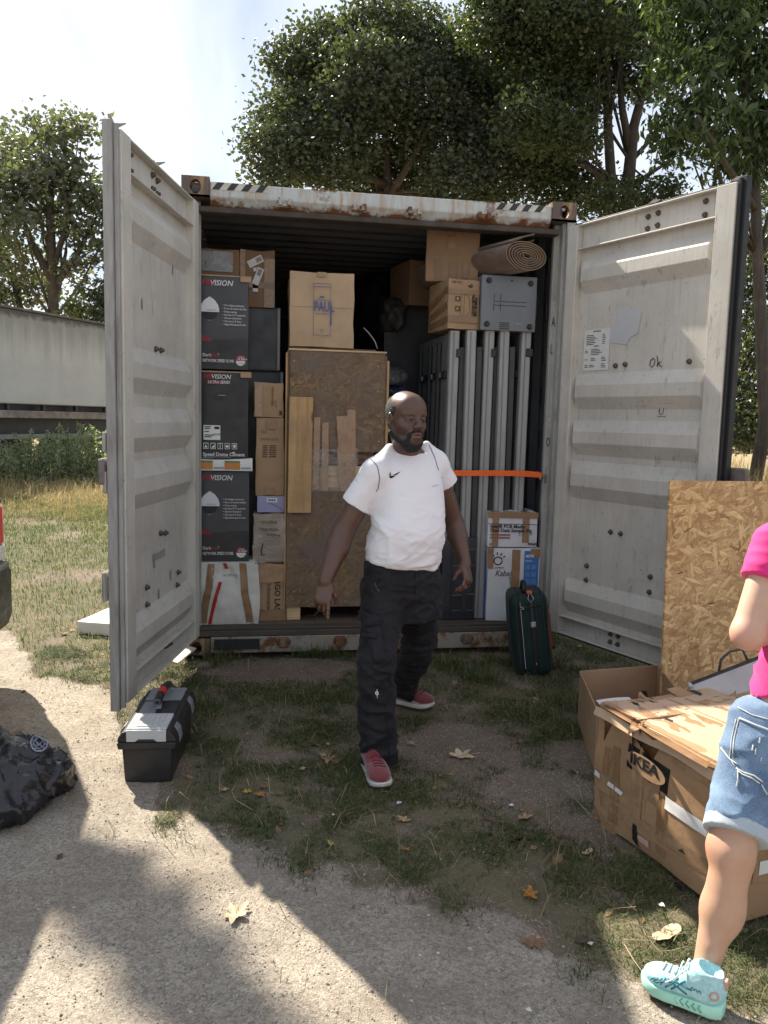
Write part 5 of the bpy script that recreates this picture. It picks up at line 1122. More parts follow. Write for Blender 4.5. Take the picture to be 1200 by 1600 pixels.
# cable loop and wire in the shadow
tag(MB().tube([tuple(on_depth(a, b, .3)) for a, b in ((478,962),(490,962),(498,955),(494,948),(484,950))], .004, 6).build('cable', M('tan_cable', (.32,.2,.12)), None, smooth=True), 'short tan cable end poking out under the crate', 'cable')
tag(MB().tube([tuple(on_depth(a, b, .5)) for a, b in ((568,512),(576,520),(585,532),(590,545))], .004, 6).build('cable', M('pale_cable', (.5,.5,.5)), None, smooth=True), 'thin pale cable curling in the dark beside the PAUL box', 'cable')
# ------------------------------------------------------------------ people: smooth implicit bodies turned into meshes
class Field:
    def __init__(s): s.ops = []
    def add(s, kind, k=.012, sub=False, **p):
        s.ops.append((kind, k, sub, {a: (np.array(b, float) if isinstance(b, (tuple, list)) else b) for a, b in p.items()})); return s
    def cone(s, a, b, ra, rb, k=.015, sub=False, cuts=(), **kw): return s.add('cone', k, sub, a=tuple(a), b=tuple(b), ra=ra, rb=rb, cuts=tuple(cuts) if cuts else None)
    def ell(s, c, r, R=None, k=.012, sub=False, cuts=()): return s.add('ell', k, sub, c=tuple(c), r=tuple(r), R=R, cuts=tuple(cuts) if cuts else None)
    def loft(s, tab, ang, k=.02, cuts=(), p=2.3): return s.add('loft', k, False, tab=np.array(tab, float), ang=ang, cuts=tuple(cuts) if cuts else None, p=p)
    def bbox(s, op):
        kind, k, sub, p = op
        if kind == 'cone': lo = np.minimum(p['a']-p['ra'], p['b']-p['rb']); hi = np.maximum(p['a']+p['ra'], p['b']+p['rb']); m = max(p['ra'], p['rb']); lo = np.minimum(p['a'], p['b'])-m; hi = np.maximum(p['a'], p['b'])+m
        elif kind == 'ell': m = p['r'].max(); lo, hi = p['c']-m, p['c']+m
        else: t = p['tab']; m = t[:, 3:5].max(); lo = np.array((t[:, 1].min()-m, t[:, 2].min()-m, t[:, 0].min())); hi = np.array((t[:, 1].max()+m, t[:, 2].max()+m, t[:, 0].max()))
        return lo-k-.012, hi+k+.012
    def dist(s, op, X, Y, Z):
        kind, k, sub, p = op
        if kind == 'cone':
            a, b = p['a'], p['b']; ba = b-a; L2 = max(1e-9, ba@ba); t = np.clip(((X-a[0])*ba[0]+(Y-a[1])*ba[1]+(Z-a[2])*ba[2])/L2, 0, 1)
            d = np.sqrt((X-a[0]-t*ba[0])**2+(Y-a[1]-t*ba[1])**2+(Z-a[2]-t*ba[2])**2)-(p['ra']+(p['rb']-p['ra'])*t)
        elif kind == 'ell':
            c, r = p['c'], p['r']; q = [X-c[0], Y-c[1], Z-c[2]]; R = p['R']
            if R is not None: q = [R[i, 0]*q[0]+R[i, 1]*q[1]+R[i, 2]*q[2] for i in range(3)]
            k0 = np.sqrt(sum((q[i]/r[i])**2 for i in range(3)))+1e-9; k1 = np.sqrt(sum((q[i]/r[i]**2)**2 for i in range(3)))+1e-9; d = k0*(k0-1)/k1
        else:
            t = p['tab']; zz = t[:, 0]; f = [np.interp(Z, zz, t[:, j]) for j in (1, 2, 3, 4)]; ca, sa = cos(p['ang']), sin(p['ang'])
            dx, dy = X-f[0], Y-f[1]; u = np.abs(dx*ca+dy*sa)/f[2]; v = np.abs(-dx*sa+dy*ca)/f[3]; e = p['p']
            d = ((u**e+v**e)**(1/e)-1)*np.minimum(f[2], f[3]); d = np.maximum(d, np.maximum(zz[0]-Z, Z-zz[-1]))
        if p.get('cuts') is not None:
            for (o, n) in p['cuts']: d = np.maximum(d, (X-o[0])*n[0]+(Y-o[1])*n[1]+(Z-o[2])*n[2])
        return d
    def sample(s, lo, h, shape):
        F = np.full(shape, .2, np.float32); lo = np.array(lo)
        for op in s.ops:
            a, b = s.bbox(op); i0 = np.clip(np.floor((a-lo)/h).astype(int), 0, shape); i1 = np.clip(np.ceil((b-lo)/h).astype(int)+1, 0, shape)
            if np.any(i1 <= i0): continue
            ax = [lo[i]+h*np.arange(i0[i], i1[i]) for i in range(3)]; X, Y, Z = np.meshgrid(*ax, indexing='ij', sparse=True)
            d = s.dist(op, X, Y, Z).astype(np.float32); sl = tuple(slice(i0[i], i1[i]) for i in range(3)); f = F[sl]; k = max(op[1], 1e-5)
            if op[2]: hh = np.clip(.5-.5*(f+d)/k, 0, 1); F[sl] = f+(-d-f)*hh+k*hh*(1-hh)
            else: hh = np.clip(.5+.5*(f-d)/k, 0, 1); F[sl] = f+(d-f)*hh-k*hh*(1-hh)
        return F
def nets(F, lo, h):
    ins = F < 0; c = [(i, j, k) for i in (0, 1) for j in (0, 1) for k in (0, 1)]
    sh = tuple(np.array(F.shape)-1); cnt = np.zeros(sh, np.int8)
    for i, j, k in c: cnt += ins[i:i+sh[0], j:j+sh[1], k:k+sh[2]]
    act = (cnt > 0) & (cnt < 8); I = np.argwhere(act); vid = np.full(sh, -1, np.int64); vid[act] = np.arange(len(I))
    val = {q: F[I[:, 0]+q[0], I[:, 1]+q[1], I[:, 2]+q[2]] for q in c}; S = np.zeros((len(I), 3)); n = np.zeros(len(I))
    for a in c:
        for ax in range(3):
            if a[ax] == 0:
                b = list(a); b[ax] = 1; b = tuple(b); va, vb = val[a], val[b]; m = (va < 0) != (vb < 0); t = np.where(m, va/np.where(m, va-vb, 1), 0)
                p = np.array(a, float)[None].repeat(len(I), 0); p[:, ax] += t; S += p*m[:, None]; n += m
    V = (I+S/n[:, None])*h+np.array(lo); Q = []
    for ax in range(3):
        o = [i for i in range(3) if i != ax]; A = [slice(None)]*3; B = [slice(None)]*3; A[ax] = slice(0, -1); B[ax] = slice(1, None)
        ch = ins[tuple(A)] != ins[tuple(B)]; E = np.argwhere(ch); E = E[(E[:, o[0]] > 0) & (E[:, o[1]] > 0) & (E[:, o[0]] < F.shape[o[0]]-1) & (E[:, o[1]] < F.shape[o[1]]-1)]
        def vv(d0, d1): q = E.copy(); q[:, o[0]] -= d0; q[:, o[1]] -= d1; return vid[q[:, 0], q[:, 1], q[:, 2]]
        q = np.stack([vv(1, 1), vv(0, 1), vv(0, 0), vv(1, 0)], 1); fl = ins[tuple(A)][E[:, 0], E[:, 1], E[:, 2]]
        if ax == 1: fl = ~fl
        q[~fl] = q[~fl][:, ::-1]; Q.append(q)
    Q = np.concatenate(Q); return V, Q[(Q >= 0).all(1)]
def vnorm(V, Q):
    n = np.cross(V[Q[:, 2]]-V[Q[:, 0]], V[Q[:, 3]]-V[Q[:, 1]]); N = np.zeros_like(V)
    for i in range(4): np.add.at(N, Q[:, i], n)
    return N/(np.linalg.norm(N, axis=1)[:, None]+1e-12)
def mesh_field(fd, lo, hi, h, holes=()):
    lo, hi = np.array(lo, float), np.array(hi, float); sh = tuple(np.ceil((hi-lo)/h).astype(int)+1); V, Q = nets(fd.sample(lo, h, sh), lo, h)
    if len(holes):
        c = V[Q].mean(1); k = np.ones(len(Q), bool)
        for a, b in holes: k &= ~((c > np.array(a)) & (c < np.array(b))).all(1)
        Q = Q[k]
    return V, Q
def join(parts):
    V = []; Q = []; o = 0
    for v, q in parts: V.append(v); Q.append(q+o); o += len(v)
    V = np.concatenate(V); Q = np.concatenate(Q); u, inv = np.unique(Q, return_inverse=True); return V[u], inv.reshape(Q.shape)
def auto_box(fd, m=.02):
    b = [fd.bbox(o) for o in fd.ops if not o[2]]; return np.min([x[0] for x in b], 0)-m, np.max([x[1] for x in b], 0)+m
def laplace(V, Q, it=1, k=.5):
    for _ in range(it):
        S = np.zeros_like(V); n = np.zeros(len(V))
        for i in range(4):
            j = Q[:, (i+1) % 4]; np.add.at(S, Q[:, i], V[j]); np.add.at(n, Q[:, i], 1); np.add.at(S, j, V[Q[:, i]]); np.add.at(n, j, 1)
        V = V+(S/np.maximum(n, 1)[:, None]-V)*k
    return V
def folds(P, seed, freq, sharp=2.2):        # cloth folds: ridges of a warped noise
    n = fnoise(P, seed, freq, 2, .45); return (1-np.abs(np.tanh(n*sharp)))
def unit(v): v = np.array(v, float); return v/np.linalg.norm(v)
def hand(fd, W, d, n, s, curl=(.25,.25,.3,.35), spread=.09, thumb=(.55, .35), sc=1.0, straight=None):
    # W wrist, d towards the fingertips, n out of the palm, s towards the thumb
    d, n = unit(d), unit(n); s = unit(np.array(s)-d*(np.array(s)@d)); n = unit(np.cross(d, s))*np.sign(np.cross(d, s)@n)
    W = np.array(W); R = np.stack([s, d, n]); K = W+d*.052*sc
    fd.ell(W+d*.050*sc, (.041*sc, .055*sc, .0165*sc), R, k=.012); fd.ell(W+d*.075*sc, (.041*sc, .025*sc, .0145*sc), R, k=.01)
    fd.ell(W+d*.035*sc+s*.024*sc+n*.010*sc, (.017*sc, .034*sc, .016*sc), R, k=.01)
    tips = []
    for i, (off, L, r) in enumerate(((.030, .072, .0088), (.0105, .080, .0092), (-.0105, .074, .0088), (-.030, .058, .0078))):
        p = W+d*(.088-.0035*abs(i-1.2)**1.6)*sc+s*off*sc; a = 0; dr = unit(d+s*spread*(1.2-i)*1.0)
        for j, f in enumerate((.48, .30, .24)):
            a += curl[i]*(1.0, 1.25, .8)[j]; q = p+(dr*cos(a)+n*sin(a))*L*f*sc; fd.cone(p, q, r*(1-.07*j)*sc, r*(.95-.09*j)*sc, k=.004 if j else .008); p = q
        tips.append(p)
    p = W+d*.028*sc+s*.030*sc+n*.006*sc; dr = unit(d*.72+s*thumb[0]+n*thumb[1]); q = p+dr*.040*sc; fd.cone(p, q, .0135*sc, .0105*sc, k=.010)
    dr2 = unit(d*.95+s*thumb[0]*.3+n*thumb[1]*1.0); q2 = q+dr2*.030*sc; fd.cone(q, q2, .0105*sc, .0085*sc, k=.005)
    return tips
def head_prims(fd, C, R, sc=1.0, female=False):
    # R rows: forward, left, up
    L = lambda f, s, u: np.array(C)+(R[0]*f+R[1]*s+R[2]*u)*sc
    E = lambda f, s, u, r, k=.012, sub=False, RR=None: fd.ell(L(f, s, u), tuple(np.array(r)*sc), R if RR is None else RR, k, sub)
    E(-.012, 0, .030, (.100, .077, .090), .02); E(.022, 0, -.030, (.072, .066, .085), .03); E(.045, 0, .045, (.052, .062, .058), .03)
    fd.cone(L(.070, -.012, -.098), L(.070, .012, -.098), .026*sc, .026*sc, k=.03)
    for s in (1, -1):
        fd.cone(L(.0, .054*s, -.062), L(.060, .022*s, -.100), .022*sc, .020*sc, k=.03); E(.060, .040*s, -.030, (.028, .024, .024), .025)
        fd.cone(L(.084, .012*s, .022), L(.070, .050*s, .022), .0095*sc, .008*sc, k=.014)
        E(.098, .032*s, .002, (.020, .019, .0125), .012, True)
        E(.0765, .032*s, .0015, (.0155, .0165, .0145), .003); fd.cone(L(.0895, .017*s, .0078), L(.0815, .047*s, .0048), .0062*sc, .0055*sc, k=.005); fd.cone(L(.0875, .018*s, -.0078), L(.0815, .046*s, -.0058), .0052*sc, .0046*sc, k=.006)
        E(.106, .0155*s, -.030, (.012, .0095, .009), .007); E(-.006, .080*s, -.008, (.017, .0085, .031), .006, False); E(.001, .087*s, -.006, (.009, .006, .019), .005, True); fd.cone(L(-.002, .079*s, -.034), L(-.006, .080*s, -.028), .008*sc, .008*sc, k=.008)
    fd.cone(L(.090, 0, .012), L(.112, 0, -.022), .0085*sc, .0125*sc, k=.014); E(.113, 0, -.026, (.0125, .0125, .011), .008)
    for s in (1, -1): E(.111, .009*s, -.0365, (.006, .0045, .004), .003, True)
    E(.084, 0, -.062, (.026, .034, .026), .02)
    fd.cone(L(.1045, -.014, -.0575), L(.1045, .014, -.0575), .0068*sc, .0068*sc, k=.006); fd.cone(L(.096, -.026, -.062), L(.096, .026, -.062), .006*sc, .006*sc, k=.008)
    fd.cone(L(.1025, -.013, -.0735), L(.1025, .013, -.0735), .0082*sc, .0082*sc, k=.006)
    fd.cone(L(.112, -.019, -.0655), L(.112, .019, -.0655), .0042*sc, .0042*sc, k=.003, sub=True)
    fd.cone(L(.084, -.02, -.098), L(.084, .02, -.098), .012*sc, .012*sc, k=.02)
    return L
def rotm(f, up=(0, 0, 1)): f = unit(f); u = unit(np.array(up, float)-f*(np.array(up)@f)); return np.stack([f, np.cross(u, f), u])
def cloth_mesh(fd, h, name, mat, parent, disp=None, lo=None, hi=None, smooth_it=2):
    a, b = auto_box(fd); V, Q = mesh_field(fd, a if lo is None else lo, b if hi is None else hi, h); V = laplace(V, Q, smooth_it)
    if disp is not None: N = vnorm(V, Q); V = V+N*disp(V, N)[:, None]
    return raw(name, V, Q, mat, parent), V, Q
def onto(bvh, M_, pts, off=.0025, skip=False):   # lay flat print on a cloth: shoot along -z of the frame
    out = []; zz = Vector((M_[0][2], M_[1][2], M_[2][2]))
    for p in pts:
        o = M_ @ Vector((p[0], p[1], .12)); hit = bvh.ray_cast(o, -zz, .4)
        if skip and hit[0] is None: continue
        out.append(tuple((hit[0]+hit[1]*off*(1 if hit[1].dot(zz) > 0 else -1)) if hit[0] is not None else M_ @ Vector((p[0], p[1], 0))))
    return out
def print_on(bvh, M_, outline, mat, parent, name, nx=14, ny=10, off=.0022):
    # triangulate a 2D outline as thin horizontal strips and drop it on the cloth
    xs = [p[0] for p in outline]; ys = [p[1] for p in outline]; y0, y1 = min(ys), max(ys); mb = MB()
    def cross(y):
        r = []
        for (a, b), (c, d) in zip(outline, outline[1:]+outline[:1]):
            if (b > y) != (d > y): r.append(a+(y-b)/(d-b)*(c-a))
        return sorted(r)
    rows = np.linspace(y0+1e-5, y1-1e-5, ny+1)
    for a, b in zip(rows, rows[1:]):
        ca, cb = cross(a), cross(b)
        if len(ca) == len(cb) and len(ca) >= 2:
            for i in range(0, len(ca)-1, 2):
                q = [(ca[i]+(ca[i+1]-ca[i])*t, a) for t in (0, .5, 1)]+[(cb[i]+(cb[i+1]-cb[i])*t, b) for t in (0, .5, 1)]; P = onto(bvh, M_, q, off); mb.add(P, [(0,1,4,3),(1,2,5,4)])
    return mb.build(name, mat, parent, smooth=True)
def line_on(bvh, M_, pts, w, mat, parent, name, off=.001):
    P = []; n = 6
    for (a, b), (c, d) in zip(pts, pts[1:]): P += [(a+(c-a)*i/n, b+(d-b)*i/n) for i in range(n)]
    L_ = onto(bvh, M_, P+[pts[-1]], off, True); k_ = 1
    while k_ < len(L_) and np.linalg.norm(np.array(L_[k_])-np.array(L_[k_-1])) < .03: k_ += 1
    return MB().tube(L_[:max(2, k_)], w, 6).build(name, mat, parent, smooth=True) if len(L_) > 1 else None

def shoe(parent, heel, toe_dir, um, sm, side=1, L=.285, chunky=0.0, scl=(1, 1, 1)):
    # local: x heel->toe, y to the left, z up
    f = Field(); W = .048
    f.ell((.060, 0, .058), (.062, .040, .048), k=.03); f.ell((.150, 0, .036), (.100, .044, .032), k=.03); f.ell((.215, .004*side, .030), (.062, .046, .026), k=.03); f.cone((.055, 0, .05), (.050, 0, .098), .042, .040, k=.02); f.cone((.11, 0, .07), (.09, 0, .09), .036, .036, k=.03)
    f.ell((.052, 0, .118), (.040, .031, .030), k=.008, sub=True)
    V, Q = mesh_field(f, *auto_box(f), .004); V = laplace(V, Q, 1); V[:, 2] = np.maximum(V[:, 2], .006)
    V = V+vnorm(V, Q)*(.0016*fnoise(V, 5, 22, 3))[:, None]
    s_ = Field(); hh = .022+chunky
    out = [(.0,.0),(.004,.028),(.03,.042),(.08,.043),(.13,.045),(.19,.052),(.235,.050),(.268,.034),(.283,.010),(.284,0),(.283,-.012),(.266,-.036),(.23,-.049),(.18,-.048),(.12,-.041),(.07,-.041),(.03,-.040),(.004,-.028)]
    out = [(x*L/.285, y*1.02*(1 if side > 0 else 1)) for x, y in out]; mb = MB(); k = len(out)
    lv = [(.0, .93), (.004, .985), (hh*.5, 1.0), (hh, 1.0), (hh+.003, .975)]
    for i, (z, s) in enumerate(lv):
        for x, y in out: xx = .142+(x-.142)*s; zz = z+(.016*max(0, (xx-.20)/.085)**2 if z < .01 else 0)+.010*max(0, (xx-.2)/.085)**2*(z > .01)+chunky*.9*max(0, 1-xx/.12)*(z >= hh); mb.v.append((xx, y*s, zz))
    for i in range(len(lv)-1):
        for j in range(k): mb.f.append((i*k+j, i*k+(j+1) % k, (i+1)*k+(j+1) % k, (i+1)*k+j)); mb.m.append(0)
    mb.f += [tuple(range(k))[::-1], tuple(range((len(lv)-1)*k, len(lv)*k))]; mb.m += [0, 0]
    d = unit((toe_dir[0], toe_dir[1], toe_dir[2] if len(toe_dir) > 2 else 0)); l = unit(np.cross((0, 0, 1), d)); u = np.cross(d, l)
    Mx = Matrix(((d[0], l[0], u[0], heel[0]), (d[1], l[1], u[1], heel[1]), (d[2], l[2], u[2], heel[2]), (0, 0, 0, 1))) @ Matrix.Diagonal((*scl, 1))
    up = raw('shoe', V*np.array((L/.285, 1, 1))+np.array((0, 0, hh*.55)), Q, um, parent); up.matrix_local = Mx
    so = mb.build('sole', sm, up, smooth=True, auto=.7)
    bv = BVHTree.FromPolygons([tuple(v) for v in V+np.array((0, 0, hh*.55))], [tuple(q) for q in Q])
    return up, bv, hh

# ================================================================== the man
SKIN = mat_skin('dark_skin', oil=.36); SKIN2 = mat_skin('light_skin', oil=.52)
TEE = mat_cloth('white_tee', (.76,.765,.79), (.72,.725,.755), .8, 900, .1, .38, 7); TROU = mat_cloth('black_trousers', (.009,.009,.011), (.016,.016,.019), .62, 600, .05, .35, 9)
HAIR = M('black_curly_hair', (.008,.0075,.0075), (.016,.015,.015), 70, .75, .9, 330, dist=.004)
yM = -1.45
def J(px, py, y=yM): return on_depth(px, py, y)
man = thing('person', 'man in a white T-shirt, black work trousers and red trainers walking out of the container', 'person', tuple(on_ground(610, 1180)))
MO = np.array(man.location); man.location = tuple(MO)
b = Field(); FA = radians(9)                       # chest turned a little to the picture's right
fdir = np.array((sin(FA), -cos(FA), 0)); sdir = np.array((cos(FA), sin(FA), 0))
hf = unit((.36, -.93, -.06)); HC = J(634, 654, -1.50); HR = rotm(hf, (.03, 0, 1))
HL = head_prims(b, HC, HR, 1.0)
nb = J(640, 712, -1.43); b.cone(HL(-.022, 0, -.055), nb, .058, .062, k=.03)
shR = J(586, 738, -1.50); shL = J(680, 724, -1.38); elR = J(535, 834, -1.47); wrR = J(508, 908, -1.58); elL = J(710, 818, -1.29); wrL = J(727, 880, -1.36)
tz = lambda py: float(J(636, py)[2]); cx_ = lambda px, py: J(px, py)
tab_b = []
for py, xl, xr, dep, dy in ((955,575,690,.12,0),(900,570,692,.135,0),(860,575,690,.14,-.015),(820,580,694,.135,-.02),(780,586,698,.118,0),(745,590,698,.10,.01),(722,608,686,.075,.02),(708,622,664,.055,.02)):
    c = J((xl+xr)/2, py); hw_ = (J(xr, py)-J(xl, py))[0]/2; tab_b.append((c[2], c[0], c[1]+dy, hw_*.88, dep*.88))
b.loft(tab_b, FA, k=.03)
for s, e, w in ((shR, elR, wrR), (shL, elL, wrL)):
    b.cone(nb+np.array((0, .03, -.02)), s, .045, .046, k=.04); q_ = .88 if s is shL else 1.0; b.cone(s, e, .052*q_, .050*q_, k=.02); m = e+(w-e)*.28; b.cone(e, m, .049*q_, .052*q_, k=.02); b.cone(m, w, .051*q_, .031*q_, k=.02)
tipsR = hand(b, wrR, J(501, 952, -1.62)-wrR, (.45, .88, .1), (.9, -.4, 0), curl=(.10,.42,.55,.6), spread=.05, thumb=(.45,.55))
tipsL = hand(b, wrL, J(732, 915, -1.42)-wrL, (-.75, -.65, 0), (-.6, -.8, .1), curl=(.45,.55,.6,.65), spread=.03, thumb=(.25,.75))
hipR, hipL = J(598, 905, -1.47), J(662, 905, -1.41); knR, knL = J(588, 1035, -1.66), J(655, 1005, -1.27); anR = np.array(on_ground(592, 1205))+np.array((.005, .045, .09)); anL = np.array(on_ground(632, 1100))+np.array((-.02, .03, .09))
for h_, kn, an in ((hipR, knR, anR), (hipL, knL, anL)): b.cone(h_, kn, .078, .052, k=.03); b.cone(kn, an, .05, .036, k=.02); b.cone(an, an+np.array((.025, -.02, -.04) if h_ is hipL else (.0, -.04, -.04)), .030, .022, k=.02)
bl, bh_ = auto_box(b); hb = (HC-.155, HC+.155); hr_ = (wrR-np.array((.09,.09,.21)), wrR+np.array((.09,.09,.0))); hl_ = (wrL-np.array((.10,.12,.20)), wrL+np.array((.10,.10,.0)))
eps = .003
Vb, Qb = join([mesh_field(b, bl, bh_, .0065, [hb, hr_, hl_]), mesh_field(b, hb[0]-eps, hb[1]+eps, .0032), mesh_field(b, hr_[0]-eps, hr_[1]+eps, .0029), mesh_field(b, hl_[0]-eps, hl_[1]+eps, .0029)])
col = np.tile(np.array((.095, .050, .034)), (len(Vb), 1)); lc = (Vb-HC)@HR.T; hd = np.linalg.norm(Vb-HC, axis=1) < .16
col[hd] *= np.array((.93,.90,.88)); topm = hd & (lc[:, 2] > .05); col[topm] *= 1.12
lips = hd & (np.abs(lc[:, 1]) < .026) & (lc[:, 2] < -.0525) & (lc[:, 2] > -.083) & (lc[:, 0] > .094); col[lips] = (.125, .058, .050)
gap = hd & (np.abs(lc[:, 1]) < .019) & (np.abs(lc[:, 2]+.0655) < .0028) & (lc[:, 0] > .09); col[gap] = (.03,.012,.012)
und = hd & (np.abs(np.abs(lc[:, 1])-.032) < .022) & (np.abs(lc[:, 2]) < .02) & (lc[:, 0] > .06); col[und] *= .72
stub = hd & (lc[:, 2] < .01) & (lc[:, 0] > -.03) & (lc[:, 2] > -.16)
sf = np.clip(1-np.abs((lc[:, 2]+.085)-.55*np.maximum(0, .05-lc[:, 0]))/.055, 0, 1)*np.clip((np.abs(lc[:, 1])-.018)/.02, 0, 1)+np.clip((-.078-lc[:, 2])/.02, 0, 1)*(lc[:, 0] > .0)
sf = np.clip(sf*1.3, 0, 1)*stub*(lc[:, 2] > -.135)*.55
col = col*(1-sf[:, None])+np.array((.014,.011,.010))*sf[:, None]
for tp in tipsR+tipsL: k_ = np.exp(-(np.linalg.norm(Vb-tp, axis=1)/.016)**2)[:, None]; col = col*(1-k_*.55)+np.array((.20,.125,.095))*k_*.55
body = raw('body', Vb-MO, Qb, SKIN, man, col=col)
EYEW = M('eye_white', (.34,.29,.26), None, 5, .25, 0); IRIS = M('eye_iris', (.012,.008,.006), None, 5, .15, 0)
gaze = unit((.35, 0, -.02))
for s in (1, -1):
    c = HL(.0775, .032*s, .0015)-MO; e = MB().lathe([(.0138*sin(a), .0138*cos(a)) for a in np.linspace(.001, pi-.001, 13)], 18, tuple(c)).build('eye', EYEW, man, smooth=True)
    g = unit(HR[0]*1.0+HR[1]*.10); ci = c+g*.0098; fr_ = rotm(g); mb = MB().lathe([(.0075, .0), (.0072, .0035), (.004, .0052), (0, .0056)], 14); mb.xf(Matrix(((fr_[1][0], fr_[2][0], fr_[0][0], ci[0]), (fr_[1][1], fr_[2][1], fr_[0][1], ci[1]), (fr_[1][2], fr_[2][2], fr_[0][2], ci[2]), (0, 0, 0, 1)))); mb.build('iris', IRIS, e, smooth=True)
# hair round the back and sides, beard and moustache, eyebrows
def shell(ells, cuts, name, disp, h=.0034):
    f = Field()
    for (p, r) in ells: f.ell(HL(*p), r, HR, k=.02, cuts=[(HL(*c), HR.T@np.array(n)) for c, n in cuts])
    V, Q = mesh_field(f, HC-.15, HC+.15, h); V = V+vnorm(V, Q)*(disp*fnoise(V, 9, 55, 2))[:, None]; return raw(name, V-MO, Q, HAIR, man)
shell([((-.012, 0, .030), (.1035, .0805, .0925))], [((-.0, 0, .064), (.42, 0, .95)), ((.022, 0, .02), (1, 0, -.25)), ((0, 0, -.058), (.25, 0, -1))], 'hair', .0012)
bf = Field(); cutsb = lambda *a: [(HL(*c), HR.T@np.array(n)) for c, n in a]
for s in (1, -1):
    bf.cone(HL(.0, .0565*s, -.064), HL(.060, .024*s, -.102), .0248, .0252, k=.02, cuts=cutsb(((0,0,-.048),(-.25,0,1))))
    bf.cone(HL(.1085, .0, -.0475), HL(.1035, .018*s, -.0505), .0058, .0066, k=.006); bf.cone(HL(.1035, .018*s, -.0505), HL(.0935, .0315*s, -.064), .0066, .0066, k=.006); bf.cone(HL(.0935, .0315*s, -.064), HL(.084, .030*s, -.094), .0066, .012, k=.012)
bf.cone(HL(.072, -.014, -.107), HL(.072, .014, -.107), .0275, .0275, k=.02, cuts=cutsb(((0,0,-.088),(.0,0,1)))); bf.cone(HL(.070, -.008, -.122), HL(.070, .008, -.122), .019, .019, k=.02)
V, Q = mesh_field(bf, HC-.16, HC+.16, .0032); V = V+vnorm(V, Q)*(.0016*fnoise(V, 12, 60, 2))[:, None]; raw('beard', V-MO, Q, HAIR, man)
for s in (1, -1): MB().tube([HL(.0925, .014*s, .020)-MO, HL(.088, .034*s, .0265)-MO, HL(.072, .054*s, .022)-MO], [.0040,.0042,.0022], 6).build('eyebrow', HAIR, man, smooth=True)
# T-shirt
t = Field(); tabt = []
for py, xl, xr, dep, dy in ((897,569,684,.146,-.01),(880,568,685,.150,-.015),(862,569,688,.158,-.025),(840,572,692,.164,-.03),(820,576,694,.158,-.03),(800,580,695,.146,-.02),(780,584,696,.132,-.01),(755,588,695,.118,.0),(735,592,692,.104,.012),(718,602,684,.085,.02),(706,614,672,.068,.02)):
    c = J((xl+xr)/2, py); hw_ = (J(xr, py)-J(xl, py))[0]/2; tabt.append((c[2], c[0], c[1]+dy, hw_*.965, dep*.97))
hemz = lambda: None
hc = J(630, 879); t.loft(tabt, FA, k=.03, cuts=[(hc, (-.10, .05, -1.0))])
slR = J(555, 790, -1.475); slL = J(698, 757, -1.345)
for s, e, r0, r1, k_ in ((shR, slR, .067, .073, .03), (shL, slL, .060, .063, .03)):
    ax = unit(e-s); t.cone(nb+np.array((0, .03, -.03)), s, .055, .058, k=.04); t.cone(s, e+ax*.02, r0, r1, k=k_, cuts=[(e, tuple(ax))])
for q_, s_ in ((J(609, 701, -1.43), shR), (J(666, 697, -1.41), shL)): t.cone(q_, s_, .030, .050, k=.035)
t.ell(J(639, 690, -1.475), (.064, .090, .050), None, k=.006, sub=True)
def teed(P, N):
    q = (P-np.array((J(630, 880)[0], yM, 0))); z = P[:, 2]; low = 1-sstep(z, tz(860), tz(740)); Q_ = np.stack([q[:, 0]*.9+z*.55, q[:, 1]*.8, z*2.0-q[:, 0]*.55], -1)
    d = .0070*low*folds(Q_, 61, 3.4, 3.0)+.0042*folds(Q_*1.9, 62, 3.4, 2.6)*(.25+low)-.006
    d += .005*np.exp(-((z-tz(872))/.018)**2)*folds(Q_, 63, 3.4)
    side = np.exp(-((P[:, 0]-J(584, 820)[0])/.045)**2)*np.exp(-((z-tz(815))/.13)**2); d += .014*side*(folds(np.stack([z*2.6+q[:, 0]*.8, q[:, 0]*.5, q[:, 1]*.5], -1), 64, 2.4, 2)-.4)
    pull = np.exp(-((P[:, 0]-J(590, 765)[0])/.09)**2)*np.exp(-((z-tz(770))/.06)**2); d += .009*pull*(folds(np.stack([z*1.7-q[:, 0]*1.7, q[:, 1], z*.3], -1), 66, 3.4, 2)-.4)
    return d
tee, Vt, Qt = cloth_mesh(t, .0062, 't_shirt', TEE, man, teed); tee.location = tuple(-MO)
bvt = BVHTree.FromPolygons([tuple(v) for v in Vt], [tuple(q) for q in Qt])
def SM(px, py, ang=0.0, y=-1.62):                   # a print frame on the shirt facing the chest direction
    o = J(px, py, y); return frameM(o, tuple(sdir*cos(ang)+np.array((0, 0, sin(ang)))), tuple(-sdir*sin(ang)+np.array((0, 0, cos(ang)))))
sw_ = [(-.004,.006),(-.026,-.0),(-.0265,-.013),(-.019,-.019),(-.006,-.0165),(.030,.0165),(-.004,-.003),(-.014,-.0055),(-.0155,.0015)]
sw_ = [(-.022,.014),(-.028,.0),(-.027,-.011),(-.020,-.0165),(-.009,-.0135),(.031,.0165),(-.008,-.0015),(-.017,-.0035),(-.0195,.002)]
print_on(bvt, SM(627, 744), sw_, INK, tee, 'printed_logo', ny=16, off=.0018)
PIPE = M('grey_piping', (.05,.05,.055), None, 5, .6, 0)
def pl_on(pts, nm='piping', w=.0016):
    o = SM(636, 780); inv = o.inverted(); P = [inv @ Vector(J(a, b_, -1.60)) for a, b_ in pts]; return line_on(bvt, o, [(p.x, p.y) for p in P], w, PIPE, tee, nm)
pl_on([(604,692),(598,698),(588,707),(579,712)]); pl_on([(577,713),(588,719),(594,730),(597,748),(597,766),(594,770)]); pl_on([(675,680),(681,683)]); pl_on([(693,697),(699,716),(702,738)])
